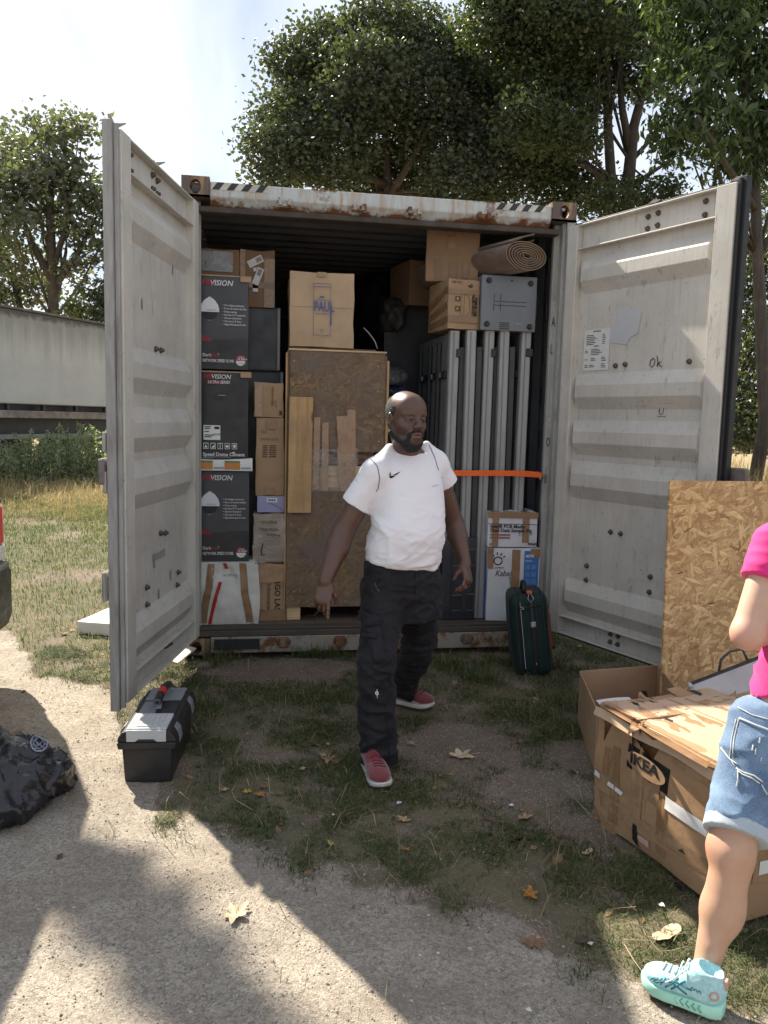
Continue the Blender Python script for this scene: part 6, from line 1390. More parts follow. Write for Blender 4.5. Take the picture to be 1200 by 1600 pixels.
text('NIKE TEAM', .0085, SM(687, 763, 0) @ Matrix.Translation((0, 0, .035)), M('faint_grey_print', (.33,.34,.37)), tee) if False else None
for i in range(7): print_on(bvt, SM(686+i*1.9, 762.5-i*.2), rect2(-.0016, -.0017, .0016, .0017), M('faint_grey_print', (.33,.35,.40)), tee, 'printed_word', ny=2)
for a, b_ in (((551,745),(557,749)),((556,744),(562,751)),((560,748),(566,753)),((557,742),(560,753))): pl_on([a, b_], 'sleeve_print', .0010)
# trousers
p_ = Field(); tabp = []
for py, xl, xr, dep, dy in ((965,572,688,.13,0),(935,566,690,.142,0),(905,566,688,.146,-.005),(880,570,683,.138,-.005),(866,574,680,.130,-.005)):
    c = J((xl+xr)/2, py); tabp.append((c[2], c[0], c[1]+dy, (J(xr, py)-J(xl, py))[0]/2, dep))
p_.loft(tabp, FA, k=.03)
hemR, hemL = anR+np.array((0, 0, -.062)), anL+np.array((0, 0, -.045))
for h_, kn, an, r in ((J(600, 925, -1.48), knR, hemR, (.100,.083,.078)), (J(655, 925, -1.42), knL, hemL, (.098,.078,.068))):
    ax = unit(an-kn); p_.cone(h_, kn, r[0], r[1], k=.03); p_.cone(kn, an+ax*.02, r[1], r[2], k=.03, cuts=[(an, (0, 0, -1))])
def troud(P, N):
    z = P[:, 2]; Q_ = np.stack([P[:, 0]*1.2+z*.7, P[:, 1], z*1.7-P[:, 0]*.6], -1); lo = 1-sstep(z, .15, .75)
    d = .016*(folds(Q_, 71, 2.8, 2.8)-.4)*(.55+.7*lo)+.007*(folds(Q_*2, 72, 2.8, 2.6)-.35)
    return d+.014*np.exp(-((z-.12)/.07)**2)*(folds(np.stack([P[:, 0]*.7, P[:, 1]*.7, z*2.6], -1), 73, 3.0)-.4)
tro, Vp, Qp = cloth_mesh(p_, .0068, 'trousers', TROU, man, troud); tro.location = tuple(-MO)
bvp = BVHTree.FromPolygons([tuple(v) for v in Vp], [tuple(q) for q in Qp])
def PM(px, py, y=-1.9): o = J(px, py, y); return frameM(o, tuple(sdir), (0, 0, 1))
def patch(px0, py0, px1, py1, nm, th=.012, y=-1.75, nx=8, ny=10):
    o = PM((px0+px1)/2, (py0+py1)/2, -2.0); inv = o.inverted(); mb = MB()
    c = [inv @ Vector(J(a, b_, -1.62)) for a, b_ in ((px0,py0),(px1,py0),(px1,py1),(px0,py1))]
    def fn(u, v):
        q = c[0]*(1-u)*(1-v)+c[1]*u*(1-v)+c[2]*u*v+c[3]*(1-u)*v; e = min(u, 1-u, v, 1-v); P = onto(bvp, o @ Matrix.Translation((0,0,-.0)), [(q.x, q.y)], th*min(1, e*8)+.001-(.004 if e <= 0 else 0)); return P[0]
    def ray_fn(u, v):
        q = c[0]*(1-u)*(1-v)+c[1]*u*(1-v)+c[2]*u*v+c[3]*(1-u)*v; e = min(u, 1-u, v, 1-v)
        st_ = o @ Vector((q.x, q.y, .1)); hit = bvp.ray_cast(st_, -Vector((o[0][2], o[1][2], o[2][2])), 1.2)
        if hit[0] is None: return tuple(J(px0, py0, -1.6))
        return tuple(hit[0]+hit[1]*(th*min(1, e*9)+.002*sin(9*v+4*u)*(e > 0)-(.003 if e <= 0 else 0))*(1 if hit[1].y < .3 else 1))
    return mb.grid(ray_fn, nx, ny).build(nm, TROU, tro, smooth=True)
patch(568, 972, 590, 1025, 'cargo_pocket', .020); patch(566, 960, 592, 977, 'pocket_flap', .024); patch(566, 985, 584, 995, 'pocket_flap', .028)
def pl_tr(pts, w, mat, nm):
    o = PM(600, 1000, -2.2); inv = o.inverted(); P3 = []
    for a, b_ in pts:
        q = inv @ Vector(J(a, b_, -1.62)); st_ = o @ Vector((q.x, q.y, .1)); hit = bvp.ray_cast(st_, -Vector((o[0][2], o[1][2], o[2][2])), 1.4)
        if hit[0] is not None: P3.append(tuple(hit[0]+Vector((0,-.0012,0))))
    if len(P3) > 1: MB().tube(P3, w, 6).build(nm, mat, tro, smooth=True)
pl_tr([(655,890),(653,910),(651,930)], .0022, INK, 'fly_seam'); pl_tr([(573,1066),(573,1069),(575,1071),(577,1069),(576,1066),(573,1066)], .0022, PAPER, 'printed_mark'); pl_tr([(575,1062),(575,1075)], .0014, PAPER, 'printed_mark'); pl_tr([(592,914),(593,921)], .0009, M('pale_thread', (.25,.25,.25)), 'stitching'); pl_tr([(594,923),(597,927)], .0009, M('pale_thread', (.25,.25,.25)), 'stitching')
pl_tr([(602,900),(596,915),(575,935)], .0018, INK, 'pocket_seam'); pl_tr([(587,960),(590,1000),(588,1080),(590,1160)], .0016, INK, 'side_seam')
SUEDE = mat_cloth('red_suede', (.19,.042,.046), (.14,.03,.034), .85, 900, .5, .3, 25); SOLE = M('white_sole', (.60,.585,.54), (.46,.43,.38), 14, .6, .1, 60, dirt=.5)
SOLEW = M('white_stripe', (.62,.61,.58), None, 10, .6, .05); LACE = M('red_laces', (.17,.02,.028), None, 20, .8, .2)
def man_shoe(heel, d, side):
    up, bv, hh = shoe(man, tuple(np.array(heel)-MO), d, SUEDE, SOLE, side)
    for i in range(5):
        x = .125+.022*i; pts = []
        for y in np.linspace(-.024, .024, 7):
            hit = bv.ray_cast(Vector((x+.006*(y > 0), y, .3)), Vector((0, 0, -1))); 
            if hit[0] is not None: pts.append(tuple(hit[0]+Vector((0, 0, .002))))
        if len(pts) > 2: MB().tube(pts, .003, 6).build('lace', LACE, up, smooth=True)
    for s in (1, -1):
        mb = MB(); rows = []
        for k_ in range(15):
            t_ = k_/14; x = .02+.20*t_; z = .080-.052*t_**.6+(.0 if t_ > .1 else 0); w = .013*(1-.3*t_); q = []
            for dz in (-w/2, w/2):
                hit = bv.ray_cast(Vector((x, .2*s, z+dz)), Vector((0, -s, 0))); q.append(tuple(hit[0]+Vector((0, .0012*s, 0))) if hit[0] is not None else None)
            rows.append(q)
        for a, b_ in zip(rows, rows[1:]):
            if None not in a and None not in b_: mb.add([a[0], b_[0], b_[1], a[1]], [(0, 1, 2, 3)])
        if mb.f: mb.build('side_stripe', SOLEW, up, smooth=True)
    return up
gR = np.array(on_ground(598, 1232)); dR = unit((.08, -1, 0)); man_shoe(gR-dR*.27+np.array((0, 0, gz(gR[0], gR[1])+.008)), dR, -1)
gL = np.array(on_ground(676, 1108)); dL = unit((.80, -.60, 0)); man_shoe(gL-dL*.275+np.array((0, 0, gz(gL[0], gL[1])+.008)), dL, 1)

# ================================================================== the woman at the right edge
woman = thing('person', 'woman in a pink T-shirt, denim shorts and mint trainers, cut off by the right edge', 'person', (1.75, -3.15, 0)); WO = np.array((1.75, -3.15, 0.0))
PINK = mat_cloth('pink_tee', (.66,.03,.20), (.60,.025,.18), .75, 900, .2, .15); BH = M('brown_hair', (.10,.055,.03), (.06,.03,.018), 40, .5, .5, 200)
def mat_denim():
    t = NT('faded_denim'); v = t.obj(rand=False); n = t.noise(v, 9, 6, .65, .4); f = t.noise(v, 420, 2)
    col = t.mix(t.ramp(n, .33, .66), (.045,.088,.175), (.15,.235,.355)); col = t.mix(t.ramp(f, .42, .62, 0, .35), col, (.28,.37,.48)); col = t.mix(t.ramp(t.noise(v, 26, 5, .7), .58, .75, 0, .5), col, (.045,.08,.15))
    return t.set(Base_Color=col, Roughness=.85, Specular_IOR_Level=.2, Sheen_Weight=.15, Normal=t.bump(t.math('ADD', f, t.math('MULTIPLY', n, 1.5)), .25, .002))
DENIM = mat_denim(); CUFF = mat_cloth('pale_cuff', (.42,.47,.51), (.35,.41,.47), .85, 500, .1, .3, 20)
w = Field(); yW = -3.12
K = lambda px, py, y=yW: on_depth(px, py, y)
wf = unit((-.62, .78, 0)); ws = unit(np.cross((0, 0, 1), wf))           # facing away and to the left; ws = her left
WA = atan2(ws[1], ws[0])
hipc = K(1262, 1090, -3.05); chest = K(1272, 900, -3.0); neckb = K(1312, 790, -2.95); headc = neckb+np.array((.02, .06, .145)); WR = rotm(unit((.15, .95, -.35)), (0, 0, 1))
WL = head_prims(w, headc, WR, .93, True); w.cone(WL(-.02, 0, -.05), neckb, .046, .052, k=.03)
lsh = K(1214, 850, -3.05); lel = K(1168, 990, -3.10); lwr = K(1262, 985, -2.84); rsh = neckb+(neckb-lsh)*np.array((1, 1, 0))+np.array((0, 0, lsh[2]-neckb[2])); rel = rsh+np.array((.06, .02, -.26)); rwr = rel+np.array((-.10, .18, .05))
tabw = [(hipc[2]-.10, hipc[0], hipc[1], .155, .12), (hipc[2], hipc[0], hipc[1], .17, .125), (hipc[2]+.10, hipc[0]+.005, hipc[1], .145, .105), (chest[2]-.02, chest[0], chest[1], .150, .11), (chest[2]+.08, chest[0], chest[1], .16, .10), (neckb[2]-.05, neckb[0], neckb[1], .10, .07), (neckb[2], neckb[0], neckb[1], .06, .055)]
w.loft(tabw, WA, k=.03)
for s, e, r in ((lsh, lel, lwr), (rsh, rel, rwr)): w.cone(neckb, s, .045, .045, k=.03); w.cone(s, e, .049, .041, k=.02); w.cone(e, r, .040, .024, k=.02)
hand(w, lwr, unit((.7, .45, .0)), (.3, 0, -1), (.5, -.2, .6), sc=.88); hand(w, rwr, unit((-.5, .6, .0)), (-.3, 0, -1), (-.5, -.2, .6), sc=.88)
lhip = K(1192, 1140, -3.06); lkn = K(1143, 1330, -3.16); lcf = K(1126, 1420, -3.17); lan = K(1098, 1528, -3.20); rhip = hipc+(hipc-lhip)*np.array((1, 1, 0))+np.array((0, 0, lhip[2]-hipc[2])); rkn = rhip+np.array((.06, .14, -.36)); ran = np.array((rkn[0]+.05, rkn[1]-.06, .09))
w.cone(lhip, lkn, .078, .050, k=.03); w.cone(lkn, lcf, .047, .047, k=.03); w.cone(lcf, lan, .047, .028, k=.03); w.ell(lcf+np.array((.014, -.012, .025)), (.039, .040, .095), None, k=.03); w.ell(lkn+np.array((-.020, .026, .005)), (.030, .030, .042), None, k=.03); w.ell(lkn+np.array((.022, -.02, -.01)), (.022, .022, .06), None, k=.03); w.ell(lan+np.array((.004, -.026, .0)), (.010, .010, .014), None, k=.02); w.cone(lan+np.array((.02, -.005, .09)), lan+np.array((.022, -.005, -.02)), .012, .012, k=.02); w.cone(lan, lan+np.array((-.05, .0, -.045)), .034, .03, k=.02)
w.cone(rhip, rkn, .085, .058, k=.03); w.cone(rkn, rkn+(ran-rkn)*.35, .056, .056, k=.03); w.cone(rkn+(ran-rkn)*.35, ran, .056, .034, k=.03); w.cone(ran, ran+np.array((-.05, .02, -.045)), .034, .03, k=.02)
wl, wh = auto_box(w); hb = (headc-.145, headc+.145); h1 = (lwr-.16, lwr+.16); h2 = (rwr-.16, rwr+.16)
Vw, Qw = join([mesh_field(w, wl, wh, .006, [hb]), mesh_field(w, hb[0]-.003, hb[1]+.003, .0036)]); Vw = laplace(Vw, Qw, 1)
colw = np.tile(np.array((.54, .345, .25)), (len(Vw), 1)); colw = colw*(1+.05*fnoise(Vw, 31, 7, 3)[:, None]*np.array((.6,1,1.1))); kx = np.exp(-(np.linalg.norm(Vw-lkn-np.array((-.03, .03, 0)), axis=1)/.06)**2)[:, None]; colw = colw*(1-kx*.35)+np.array((.50,.25,.18))*kx*.35; ex = np.exp(-(np.linalg.norm(Vw-lel-np.array((0, 0, -.03)), axis=1)/.07)**2)[:, None]; colw = colw*(1-ex*.6)+np.array((.58,.24,.19))*ex*.6
legz = (Vw[:, 2] < .6)[:, None]; colw = np.where(legz, colw*np.array((.92,.86,.80)), colw)
raw('body', Vw-WO, Qw, SKIN2, woman, col=colw)
for s in (1, -1):
    c = WL(.0775, .032*s, .0015)-WO; e = MB().lathe([(.0145*sin(a), .0145*cos(a)) for a in np.linspace(.001, pi-.001, 11)], 14, tuple(c)).build('eye', EYEW, woman, smooth=True)
f = Field(); wc = lambda *a: [(WL(*c), WR.T@np.array(n)) for c, n in a]
f.ell(WL(-.018, 0, .030), (.102, .082, .096), WR, k=.02, cuts=wc(((.045, 0, .03), (1, 0, -.45)), ((0,0,-.07),(.3,0,-1)))); f.cone(WL(-.10, 0, .03), WL(-.15, 0, -.10), .035, .022, k=.02)
V, Q = mesh_field(f, *auto_box(f), .005); V = V+vnorm(V, Q)*(.002*fnoise(V*np.array((3,3,.6)), 9, 20, 2))[:, None]; raw('hair', V-WO, Q, BH, woman)
t = Field(); hemc = K(1180, 1088, -3.05)
tt = [(hipc[2]-.05, hipc[0], hipc[1], .178, .135), (hipc[2]+.05, hipc[0]-.002, hipc[1], .170, .130), (hipc[2]+.13, hipc[0]+.0, hipc[1], .152, .122), (chest[2]-.02, chest[0], chest[1], .155, .125), (chest[2]+.08, chest[0], chest[1], .168, .112), (neckb[2]-.05, neckb[0], neckb[1], .105, .078), (neckb[2]+.004, neckb[0], neckb[1], .070, .062)]
t.loft(tt, WA, k=.03, cuts=[(hemc, (.05, -.30, -1))])
for s, e in ((lsh, lel), (rsh, rel)): q = s+(e-s)*.42; ax = unit(e-s); t.cone(neckb+np.array((0, .0, -.012)), s, .048, .052, k=.035); t.cone(s, q+ax*.02, .060, .066, k=.02, cuts=[(q, tuple(ax))])
def pinkd(P, N):
    z = P[:, 2]; low = np.exp(-((z-hipc[2]-.06)/.09)**2); Q_ = np.stack([P[:, 0]*.8+z*.5, P[:, 1]*.8, z*2.4-P[:, 0]*.9], -1)
    return .012*low*(folds(Q_, 81, 2.6)-.3)+.004*(folds(Q_, 82, 4.0)-.3)
cloth_mesh(t, .006, 't_shirt', PINK, woman, pinkd)[0].location = tuple(-WO)
t = Field(); hz = K(1150, 1300, -3.14); wz = K(1180, 1100, -3.05)
hw0 = .0
tt = [(lhip[2]-.10, (lhip[0]+rhip[0])/2, (lhip[1]+rhip[1])/2, .165, .12), (hipc[2]-.08, hipc[0], hipc[1], .182, .142), (hipc[2], hipc[0], hipc[1], .178, .135), (hipc[2]+.06, hipc[0], hipc[1], .160, .120)]
t.loft(tt, WA, k=.03, cuts=[(wz, (-.05, .3, 1))])
ends = []
for h_, kn in ((lhip, lkn), (rhip, rkn)):
    ax = unit(kn-h_); e = h_+(hz-lhip)@unit(lkn-lhip)*ax; ends.append((e, ax)); t.cone(h_, e+ax*.02, .095, .079, k=.03, cuts=[(e, tuple(ax+np.array((-.10, -.22, 0))))])
def dend(P, N): z = P[:, 2]; Q_ = np.stack([P[:, 0], P[:, 1], z*1.6], -1); return .007*(folds(Q_, 91, 3.0)-.3)+.003*(folds(Q_*2, 92, 3.0)-.3)
sh, Vs, Qs = cloth_mesh(t, .006, 'shorts', DENIM, woman, dend); sh.location = tuple(-WO)
for (e, ax) in ends:
    f = Field(); n_ = unit(ax+np.array((-.10, -.22, 0))); f.cone(e-ax*.06, e+ax*.06, .0855, .0845, k=.001, cuts=[(e+n_*.012, tuple(n_)), (e-n_*.022, tuple(-n_))]); V, Q = mesh_field(f, *auto_box(f), .005); V = V+vnorm(V, Q)*(.003*fnoise(V, 7, 6, 2))[:, None]; raw('cuff', V-WO, Q, CUFF, sh).location = tuple(WO)
bvs = BVHTree.FromPolygons([tuple(v) for v in Vs], [tuple(q) for q in Qs])
STI = M('pale_stitching', (.55,.55,.52), None, 30, .8, 0)
def on_sh(pts, w_, mat, nm, off=.002):
    P3 = []
    for i in range(len(pts)-1):
        for k_ in range(6):
            a = pts[i][0]+(pts[i+1][0]-pts[i][0])*k_/6; b_ = pts[i][1]+(pts[i+1][1]-pts[i][1])*k_/6; d_ = Vector(ray(a, b_)).normalized(); hit = bvs.ray_cast(Vector(CAM_POS), d_, 6)
            if hit[0] is not None: P3.append(tuple(hit[0]-d_*off))
    if len(P3) > 2: o = MB().tube(P3, w_, 5).build(nm, mat, sh, smooth=True)
on_sh([(1153,1105),(1175,1117),(1215,1128)], .0016, STI, 'stitching'); on_sh([(1155,1122),(1180,1133),(1220,1148)], .0035, CUFF, 'pocket_edge'); on_sh([(1150,1124),(1143,1155),(1140,1185),(1150,1200)], .0014, STI, 'stitching'); on_sh([(1154,1124),(1147,1155),(1144,1186)], .0014, STI, 'stitching'); on_sh([(1126,1168),(1140,1186),(1155,1196)], .002, STI, 'stitching')
FRAY = M('frayed_threads', (.60,.61,.60), None, 40, .9, .5)
for q in ([(1150,1200),(1162,1207),(1178,1212),(1195,1224)], [(1152,1203),(1160,1210),(1175,1216),(1190,1226)], [(1153,1205),(1153,1218),(1150,1232)], [(1190,1226),(1195,1235),(1200,1242)], [(1188,1153),(1186,1163)], [(1177,1164),(1175,1175)], [(1181,1169),(1180,1181)], [(1190,1183),(1189,1191)]): on_sh(q, .0021, FRAY, 'frayed_thread', .003)
on_sh([(1108,1268),(1130,1285),(1160,1300),(1190,1306)], .0013, STI, 'stitching')
# socks and mint trainers
AQUA = M('aqua_mesh', (.46,.68,.70), (.27,.52,.56), 95, .7, .4, 500, dist=.002); MINT = M('mint_sole', (.40,.74,.60), (.34,.66,.54), 12, .55, .1, 60, dirt=.15); TEAL = M('teal_print', (.035,.20,.24), None, 20, .6, .05); SOCK = mat_cloth('blue_sock', (.16,.20,.50), (.13,.16,.42), .9, 500, .1, .3, 20); GUM = M('gum_rubber', (.42,.24,.13), None, 10, .6, .1); ROSE = M('rose_tab', (.62,.36,.28), None, 10, .6, .1)
def trainer(heel, d, side, an, full=True):
    up, bv, hh = shoe(woman, tuple(np.array(heel)-WO), d, AQUA, MINT, side, L=.262, chunky=.010, scl=(.82, .80, .86))
    MB().prism([(x, y, .001) for x, y in ((.02,-.03),(.12,-.034),(.2,-.04),(.235,-.02),(.24,.0),(.235,.02),(.2,.04),(.12,.034),(.02,.03),(.006,0))], (0, 0, -.005)).build('outsole', GUM, up)
    for s in (1, -1):
        def side_line(pts, w_, mat, nm):
            P3 = []
            for (x0, z0), (x1, z1) in zip(pts, pts[1:]):
                for k_ in range(6):
                    hit = bv.ray_cast(Vector((x0+(x1-x0)*k_/6, .2*s, z0+(z1-z0)*k_/6)), Vector((0, -s, 0)))
                    if hit[0] is not None: P3.append(tuple(np.array(hit[0]+Vector((0, .001*s, 0)))*np.array((.262/.285, 1, 1))))
            if len(P3) > 2: MB().tube(P3, w_, 5).build(nm, mat, up, smooth=True)
        side_line([(.125,.088),(.155,.060),(.17,.045)], .003, TEAL, 'side_stripe'); side_line([(.150,.082),(.175,.058),(.19,.045)], .003, TEAL, 'side_stripe'); side_line([(.10,.070),(.16,.072),(.20,.060),(.23,.045)], .0028, TEAL, 'side_stripe'); side_line([(.115,.050),(.15,.062),(.19,.075)], .0028, TEAL, 'side_stripe')
        for k_ in range(4): side_line([(.19+.012*k_,.072-.004*k_),(.20+.012*k_,.055),(.205+.012*k_,.045)], .0016, TEAL, 'printed_leaf')
        for k_ in range(3): side_line([(.07+.012*k_,.072),(.076+.012*k_,.080),(.082+.012*k_,.072)], .0015, TEAL, 'printed_letter')
        ring = [(.030+.013*cos(a), .075+.013*sin(a)) for a in np.linspace(0, 6.4, 10)]; side_line(ring, .003, ROSE, 'heel_ring')
        for k_ in range(5): MB().tube([(.06+.018*k_, s*.0465, .012), (.072+.018*k_, s*.0472, .022), (.065+.018*k_, s*.0468, .033)], .0022, 5).build('sole_groove', M('dark_mint', (.19,.52,.42)), up, smooth=True)
    MB().box(-.004, .014, -.012, .012, .088, .118).build('heel_tab', ROSE, up, bevel=.003)
    for i in range(5):
        x = .118+.018*i; pts = []
        for y in np.linspace(-.022, .022, 7):
            hit = bv.ray_cast(Vector((x, y, .3)), Vector((0, 0, -1)))
            if hit[0] is not None: pts.append(tuple(hit[0]*1.0+Vector((0, 0, .002))))
        if len(pts) > 2: MB().tube(pts, .0028, 6).build('lace', M('pale_lace', (.62,.70,.70)), up, smooth=True)
    MB().tube([(.115,.0,.105),(.12,.03,.115),(.15,.055,.085),(.17,.06,.07)], .0024, 6).build('lace', M('pale_lace', (.62,.70,.70)), up, smooth=True); MB().tube([(.112,.0,.105),(.105,-.01,.125),(.09,-.02,.13)], .0024, 6).build('lace', M('pale_lace', (.62,.70,.70)), up, smooth=True)
    f = Field(); f.cone(np.array(an)-WO, np.array(an)-WO+np.array((-.01, 0, -.05)), .040, .042, k=.01, cuts=[(np.array(an)-WO+np.array((0,0,.008)), (.0, 0, 1))]); V, Q = mesh_field(f, *auto_box(f), .005); raw('sock', V, Q, SOCK, woman)
hl = np.array(on_ground(1132, 1592)); dl_ = unit(np.array(on_ground(1028, 1548))-hl); trainer(hl+np.array((.0, .0, gz(hl[0], hl[1])+.012)), dl_, -1, lan+np.array((0, 0, -.012)))
trainer(np.array((ran[0]+.05, ran[1]-.02, gz(ran[0], ran[1])+.012)), unit((-.75, .5, 0)), 1, ran)
# ------------------------------------------------------------------ things on the ground
# --- green suitcase leaning on the white carton
GREENF = mat_cloth('bottle_green_nylon', (.009,.026,.024), (.006,.018,.018), .55, 420, .05, .35, 8); TRIM = M('green_piping', (.02,.035,.033), None, 20, .5, .1); BLKZ = M('black_zip', (.010,.010,.011), None, 30, .5, .2)
case = thing('suitcase', 'dark green soft suitcase standing on the grass, leaning against the white carton', 'suitcase', (2.098, -.553, gz(2.1, -.5)+.004), (radians(-4), radians(-7.0), radians(-13)))
def sbox(w, d, h, r, n=12, bulge=.0, seed=0, amp=0):
    mb = MB(); u_ = np.linspace(-1, 1, n+1)
    for ax in range(3):
        for sg in (-1, 1):
            def fn(a, b): q = [2*a-1, 2*b-1]; q.insert(ax, sg); return q
            mb.grid(fn, n, n)
    V = np.array(mb.v); S = np.array((w, d, h))/2; P = V*S; C = np.clip(P, -(S-r), S-r); D = P-C; L = np.linalg.norm(D, axis=1)[:, None]
    P = np.where(L > 1e-9, C+D/np.maximum(L, 1e-9)*np.minimum(L, r), P)
    P = P+V*np.array((bulge, 0, 0))*(1-np.abs(V[:, [1, 1, 1]])**2)*(1-np.abs(V[:, [2, 2, 2]])**2)
    if amp: P = P+np.stack([fnoise(P, seed+k, 5, 3) for k in range(3)], -1)*amp
    P[:, 2] += h/2; mb.v = [tuple(p) for p in P]; return mb
CWd, CDp, CHt = .225, .36, .50
mb = sbox(CWd, CDp, CHt, .045, 16, .012, 3, .004); mb.v = [(x, y+CDp/2, z) for x, y, z in mb.v]; b_ = mb.build('shell', GREENF, case, smooth=True)
def loop(x, off, w, mat, nm):
    pts = []; r = .05
    for i in range(61):
        a = 2*pi*i/60; cy, cz = CDp/2, CHt/2; ey = (CDp/2-r)*np.sign(cos(a))*(abs(cos(a)) > .001); ez = (CHt/2-r)*np.sign(sin(a))*(abs(sin(a)) > .001)
        pts.append((x, cy+ey+(r+off)*cos(a), cz+ez+(r+off)*sin(a)))
    MB().tube(pts, w, 6, False).build(nm, mat, case, smooth=True)
for x in (-.075, -.045, .040, .082): loop(x, .001, .0035, TRIM, 'piping')
for x in (-.060,): loop(x, .0, .005, BLKZ, 'zip')
MB().box(.002, .030, -.006, .002, .04, .30).build('zip', BLKZ, case, bevel=.002); MB().box(.001, .033, -.010, -.001, .295, .33).build('zip_lock', STEEL, case, bevel=.004); MB().box(.004, .026, -.0085, -.002, .33, .45).build('handle_strap', TRIM, case, bevel=.003)
MB().tube([(.015,-.004,.08),(.015,-.012,.074),(.015,-.006,.068)], .003, 6).build('zip_puller', STEEL, case)
for i in range(2): MB().box(-.058+i*.006, -.0555+i*.006, -.0065, .0, .05, .45).build('seam', STI if i else BLKZ, case)
mb = MB(); mb.tube([(-.02,.05,CHt-.004),(-.015,.06,CHt+.035),(-.01,.13,CHt+.05),(-.01,.20,CHt+.035),(-.015,.215,CHt-.004)], [.012,.016,.02,.016,.012], 10); mb.build('carry_handle', BLKZ, case, smooth=True)
MB().box(-.005, .028, -.004, .06, CHt-.004, CHt+.012).build('luggage_tag', M('orange_tag', (.72,.12,.035), None, 20, .5), case, bevel=.004); MB().tube([(.012,-.006,CHt+.01),(.03,-.02,CHt-.03),(.012,-.022,CHt-.05),(-.004,-.018,CHt-.03),(.006,-.006,CHt+.0)], .0028, 6).build('tag_ring', STEEL, case, smooth=True)
mb = MB(); mb.prism([(CWd/2-.01,.02,.06),(CWd/2+.012,.03,.18),(CWd/2+.012,.03,.36),(CWd/2-.01,.02,.46),(CWd/2-.012,.01,.26)], (0, .04, 0)); mb.build('side_trim', M('brown_leather_trim', (.16,.06,.04), None, 14, .5, .2), case, bevel=.006)
MB().tube([(-.10,.02,.40),(-.05,-.012,.418),(.03,-.014,.424),(.09,.012,.415)], .0045, 6).build('strap', BLKZ, case, smooth=True); MB().box(-.052, -.026, -.015, -.005, .408, .424).build('buckle', STEEL, case, bevel=.003)

# --- large printed flat-pack carton in front
IC = mat_card('flat_pack_cardboard', (.36,.225,.125)); ICT = mat_card('pale_flap_cardboard', (.50,.36,.24))  # flaps and torn edge a paler brown than the sides
iA, iB = np.array((1.715, -2.224)), np.array((1.888, -2.938)); il = float(np.linalg.norm(iB-iA)); ix = (iB-iA)/il; ih, iw = .462, .56
ike = thing('moving_carton', 'huge battered brown carton bound with tape, with a black oval furniture shop logo', 'carton', (iA[0], iA[1], .0), (0, 0, atan2(ix[1], ix[0])))
# local x runs along the logo side towards the viewer, y away to the right, z up
gzi = gz(1.8, -2.6)
mb = soft_box(il, iw, ih, .012, 12, 91, .12); mb.v = [(x+il/2, y, z+gzi) for x, y, z in mb.v]
bo = mb.build('body', IC, ike); me = bo.data; bm = bmesh.new(); bm.from_mesh(me); bmesh.ops.remove_doubles(bm, verts=bm.verts, dist=.0004); bmesh.ops.recalc_face_normals(bm, faces=bm.faces)
es = [e for e in bm.edges if len(e.link_faces) == 2 and e.calc_face_angle(0) > .9]; bmesh.ops.bevel(bm, geom=es, offset=.007, segments=2, affect='EDGES', clamp_overlap=True); bm.to_mesh(me); bm.free(); me.polygons.foreach_set('use_smooth', [True]*len(me.polygons)); me.set_sharp_from_angle(angle=.8)
ikv = BVHTree.FromPolygons([tuple(v.co) for v in me.vertices], [tuple(p.vertices) for p in me.polygons])
def lay(pts, side, mat, nm, off=.0012, n=10, m=3, wr=.0, seed=0):
    # a strip given by a 4-corner outline, laid on the front (x,z) or the top (x,y) of the carton
    A, B, C, D = [np.array(p, float) for p in pts]; mbb = MB()
    def fn(u, v):
        p = A*(1-u)*(1-v)+B*u*(1-v)+C*u*v+D*(1-u)*v
        o, d = (Vector((p[0], -.3, p[1])), Vector((0, 1, 0))) if side == 'f' else ((Vector((p[0], p[1], 1.2)), Vector((0, 0, -1))) if side == 't' else (Vector((il+.4, p[0], p[1])), Vector((-1, 0, 0))))
        h = ikv.ray_cast(o, d); q = h[0] if h[0] is not None else (Vector((p[0], 0, p[1])) if side == 'f' else Vector((p[0], p[1], ih)) if side == 't' else Vector((il, p[0], p[1])))
        return tuple(q-d*(off+wr*max(0, fnoise(np.array([[u*3, v*9, seed]]), seed, .9, 2)[0])))
    return mbb.grid(fn, n, m).build(nm, mat, ike, smooth=True)
FI = lambda px, py: (lambda P, k: ((np.array((P[0], P[1]))-iA)@ix, P[2]))(*(lambda d: (CAM_POS+d*(((np.array((iA[0], iA[1]))-CAM_POS[:2])@np.array((-ix[1], ix[0])))/(d[:2]@np.array((-ix[1], ix[0])))), 0))(ray(px, py)))
def TI(px, py): P = on_ground(px, py, ih+gzi); q = np.array((P[0], P[1]))-iA; return (float(q@ix), float(q@np.array((-ix[1], ix[0]))))
def tf(q, nm='tape', mat=TAPE2, wr=.004, seed=1, n=10, m=4, off=.0012): return lay([FI(*p) for p in q], 'f', mat, nm, off, n, m, wr, seed)
def tt_(q, nm='tape', mat=TAPE2, wr=.003, seed=1, off=.0012): return lay([TI(*p) for p in q], 't', mat, nm, off, 10, 4, wr, seed)
lay([(.0,.0),(il,.0),(il,iw),(0,iw)], 't', ICT, 'top_flap', .0022, 12, 8, .0) if False else None
lay([(.012,.012),(il-.012,.012),(il-.012,iw/2-.003),(.012,iw/2-.003)], 't', ICT, 'flap', .0016, 12, 6, .003, 3); lay([(.012,iw/2+.003),(il-.012,iw/2+.003),(il-.012,iw-.012),(.012,iw-.012)], 't', ICT, 'flap', .0016, 12, 6, .003, 4)
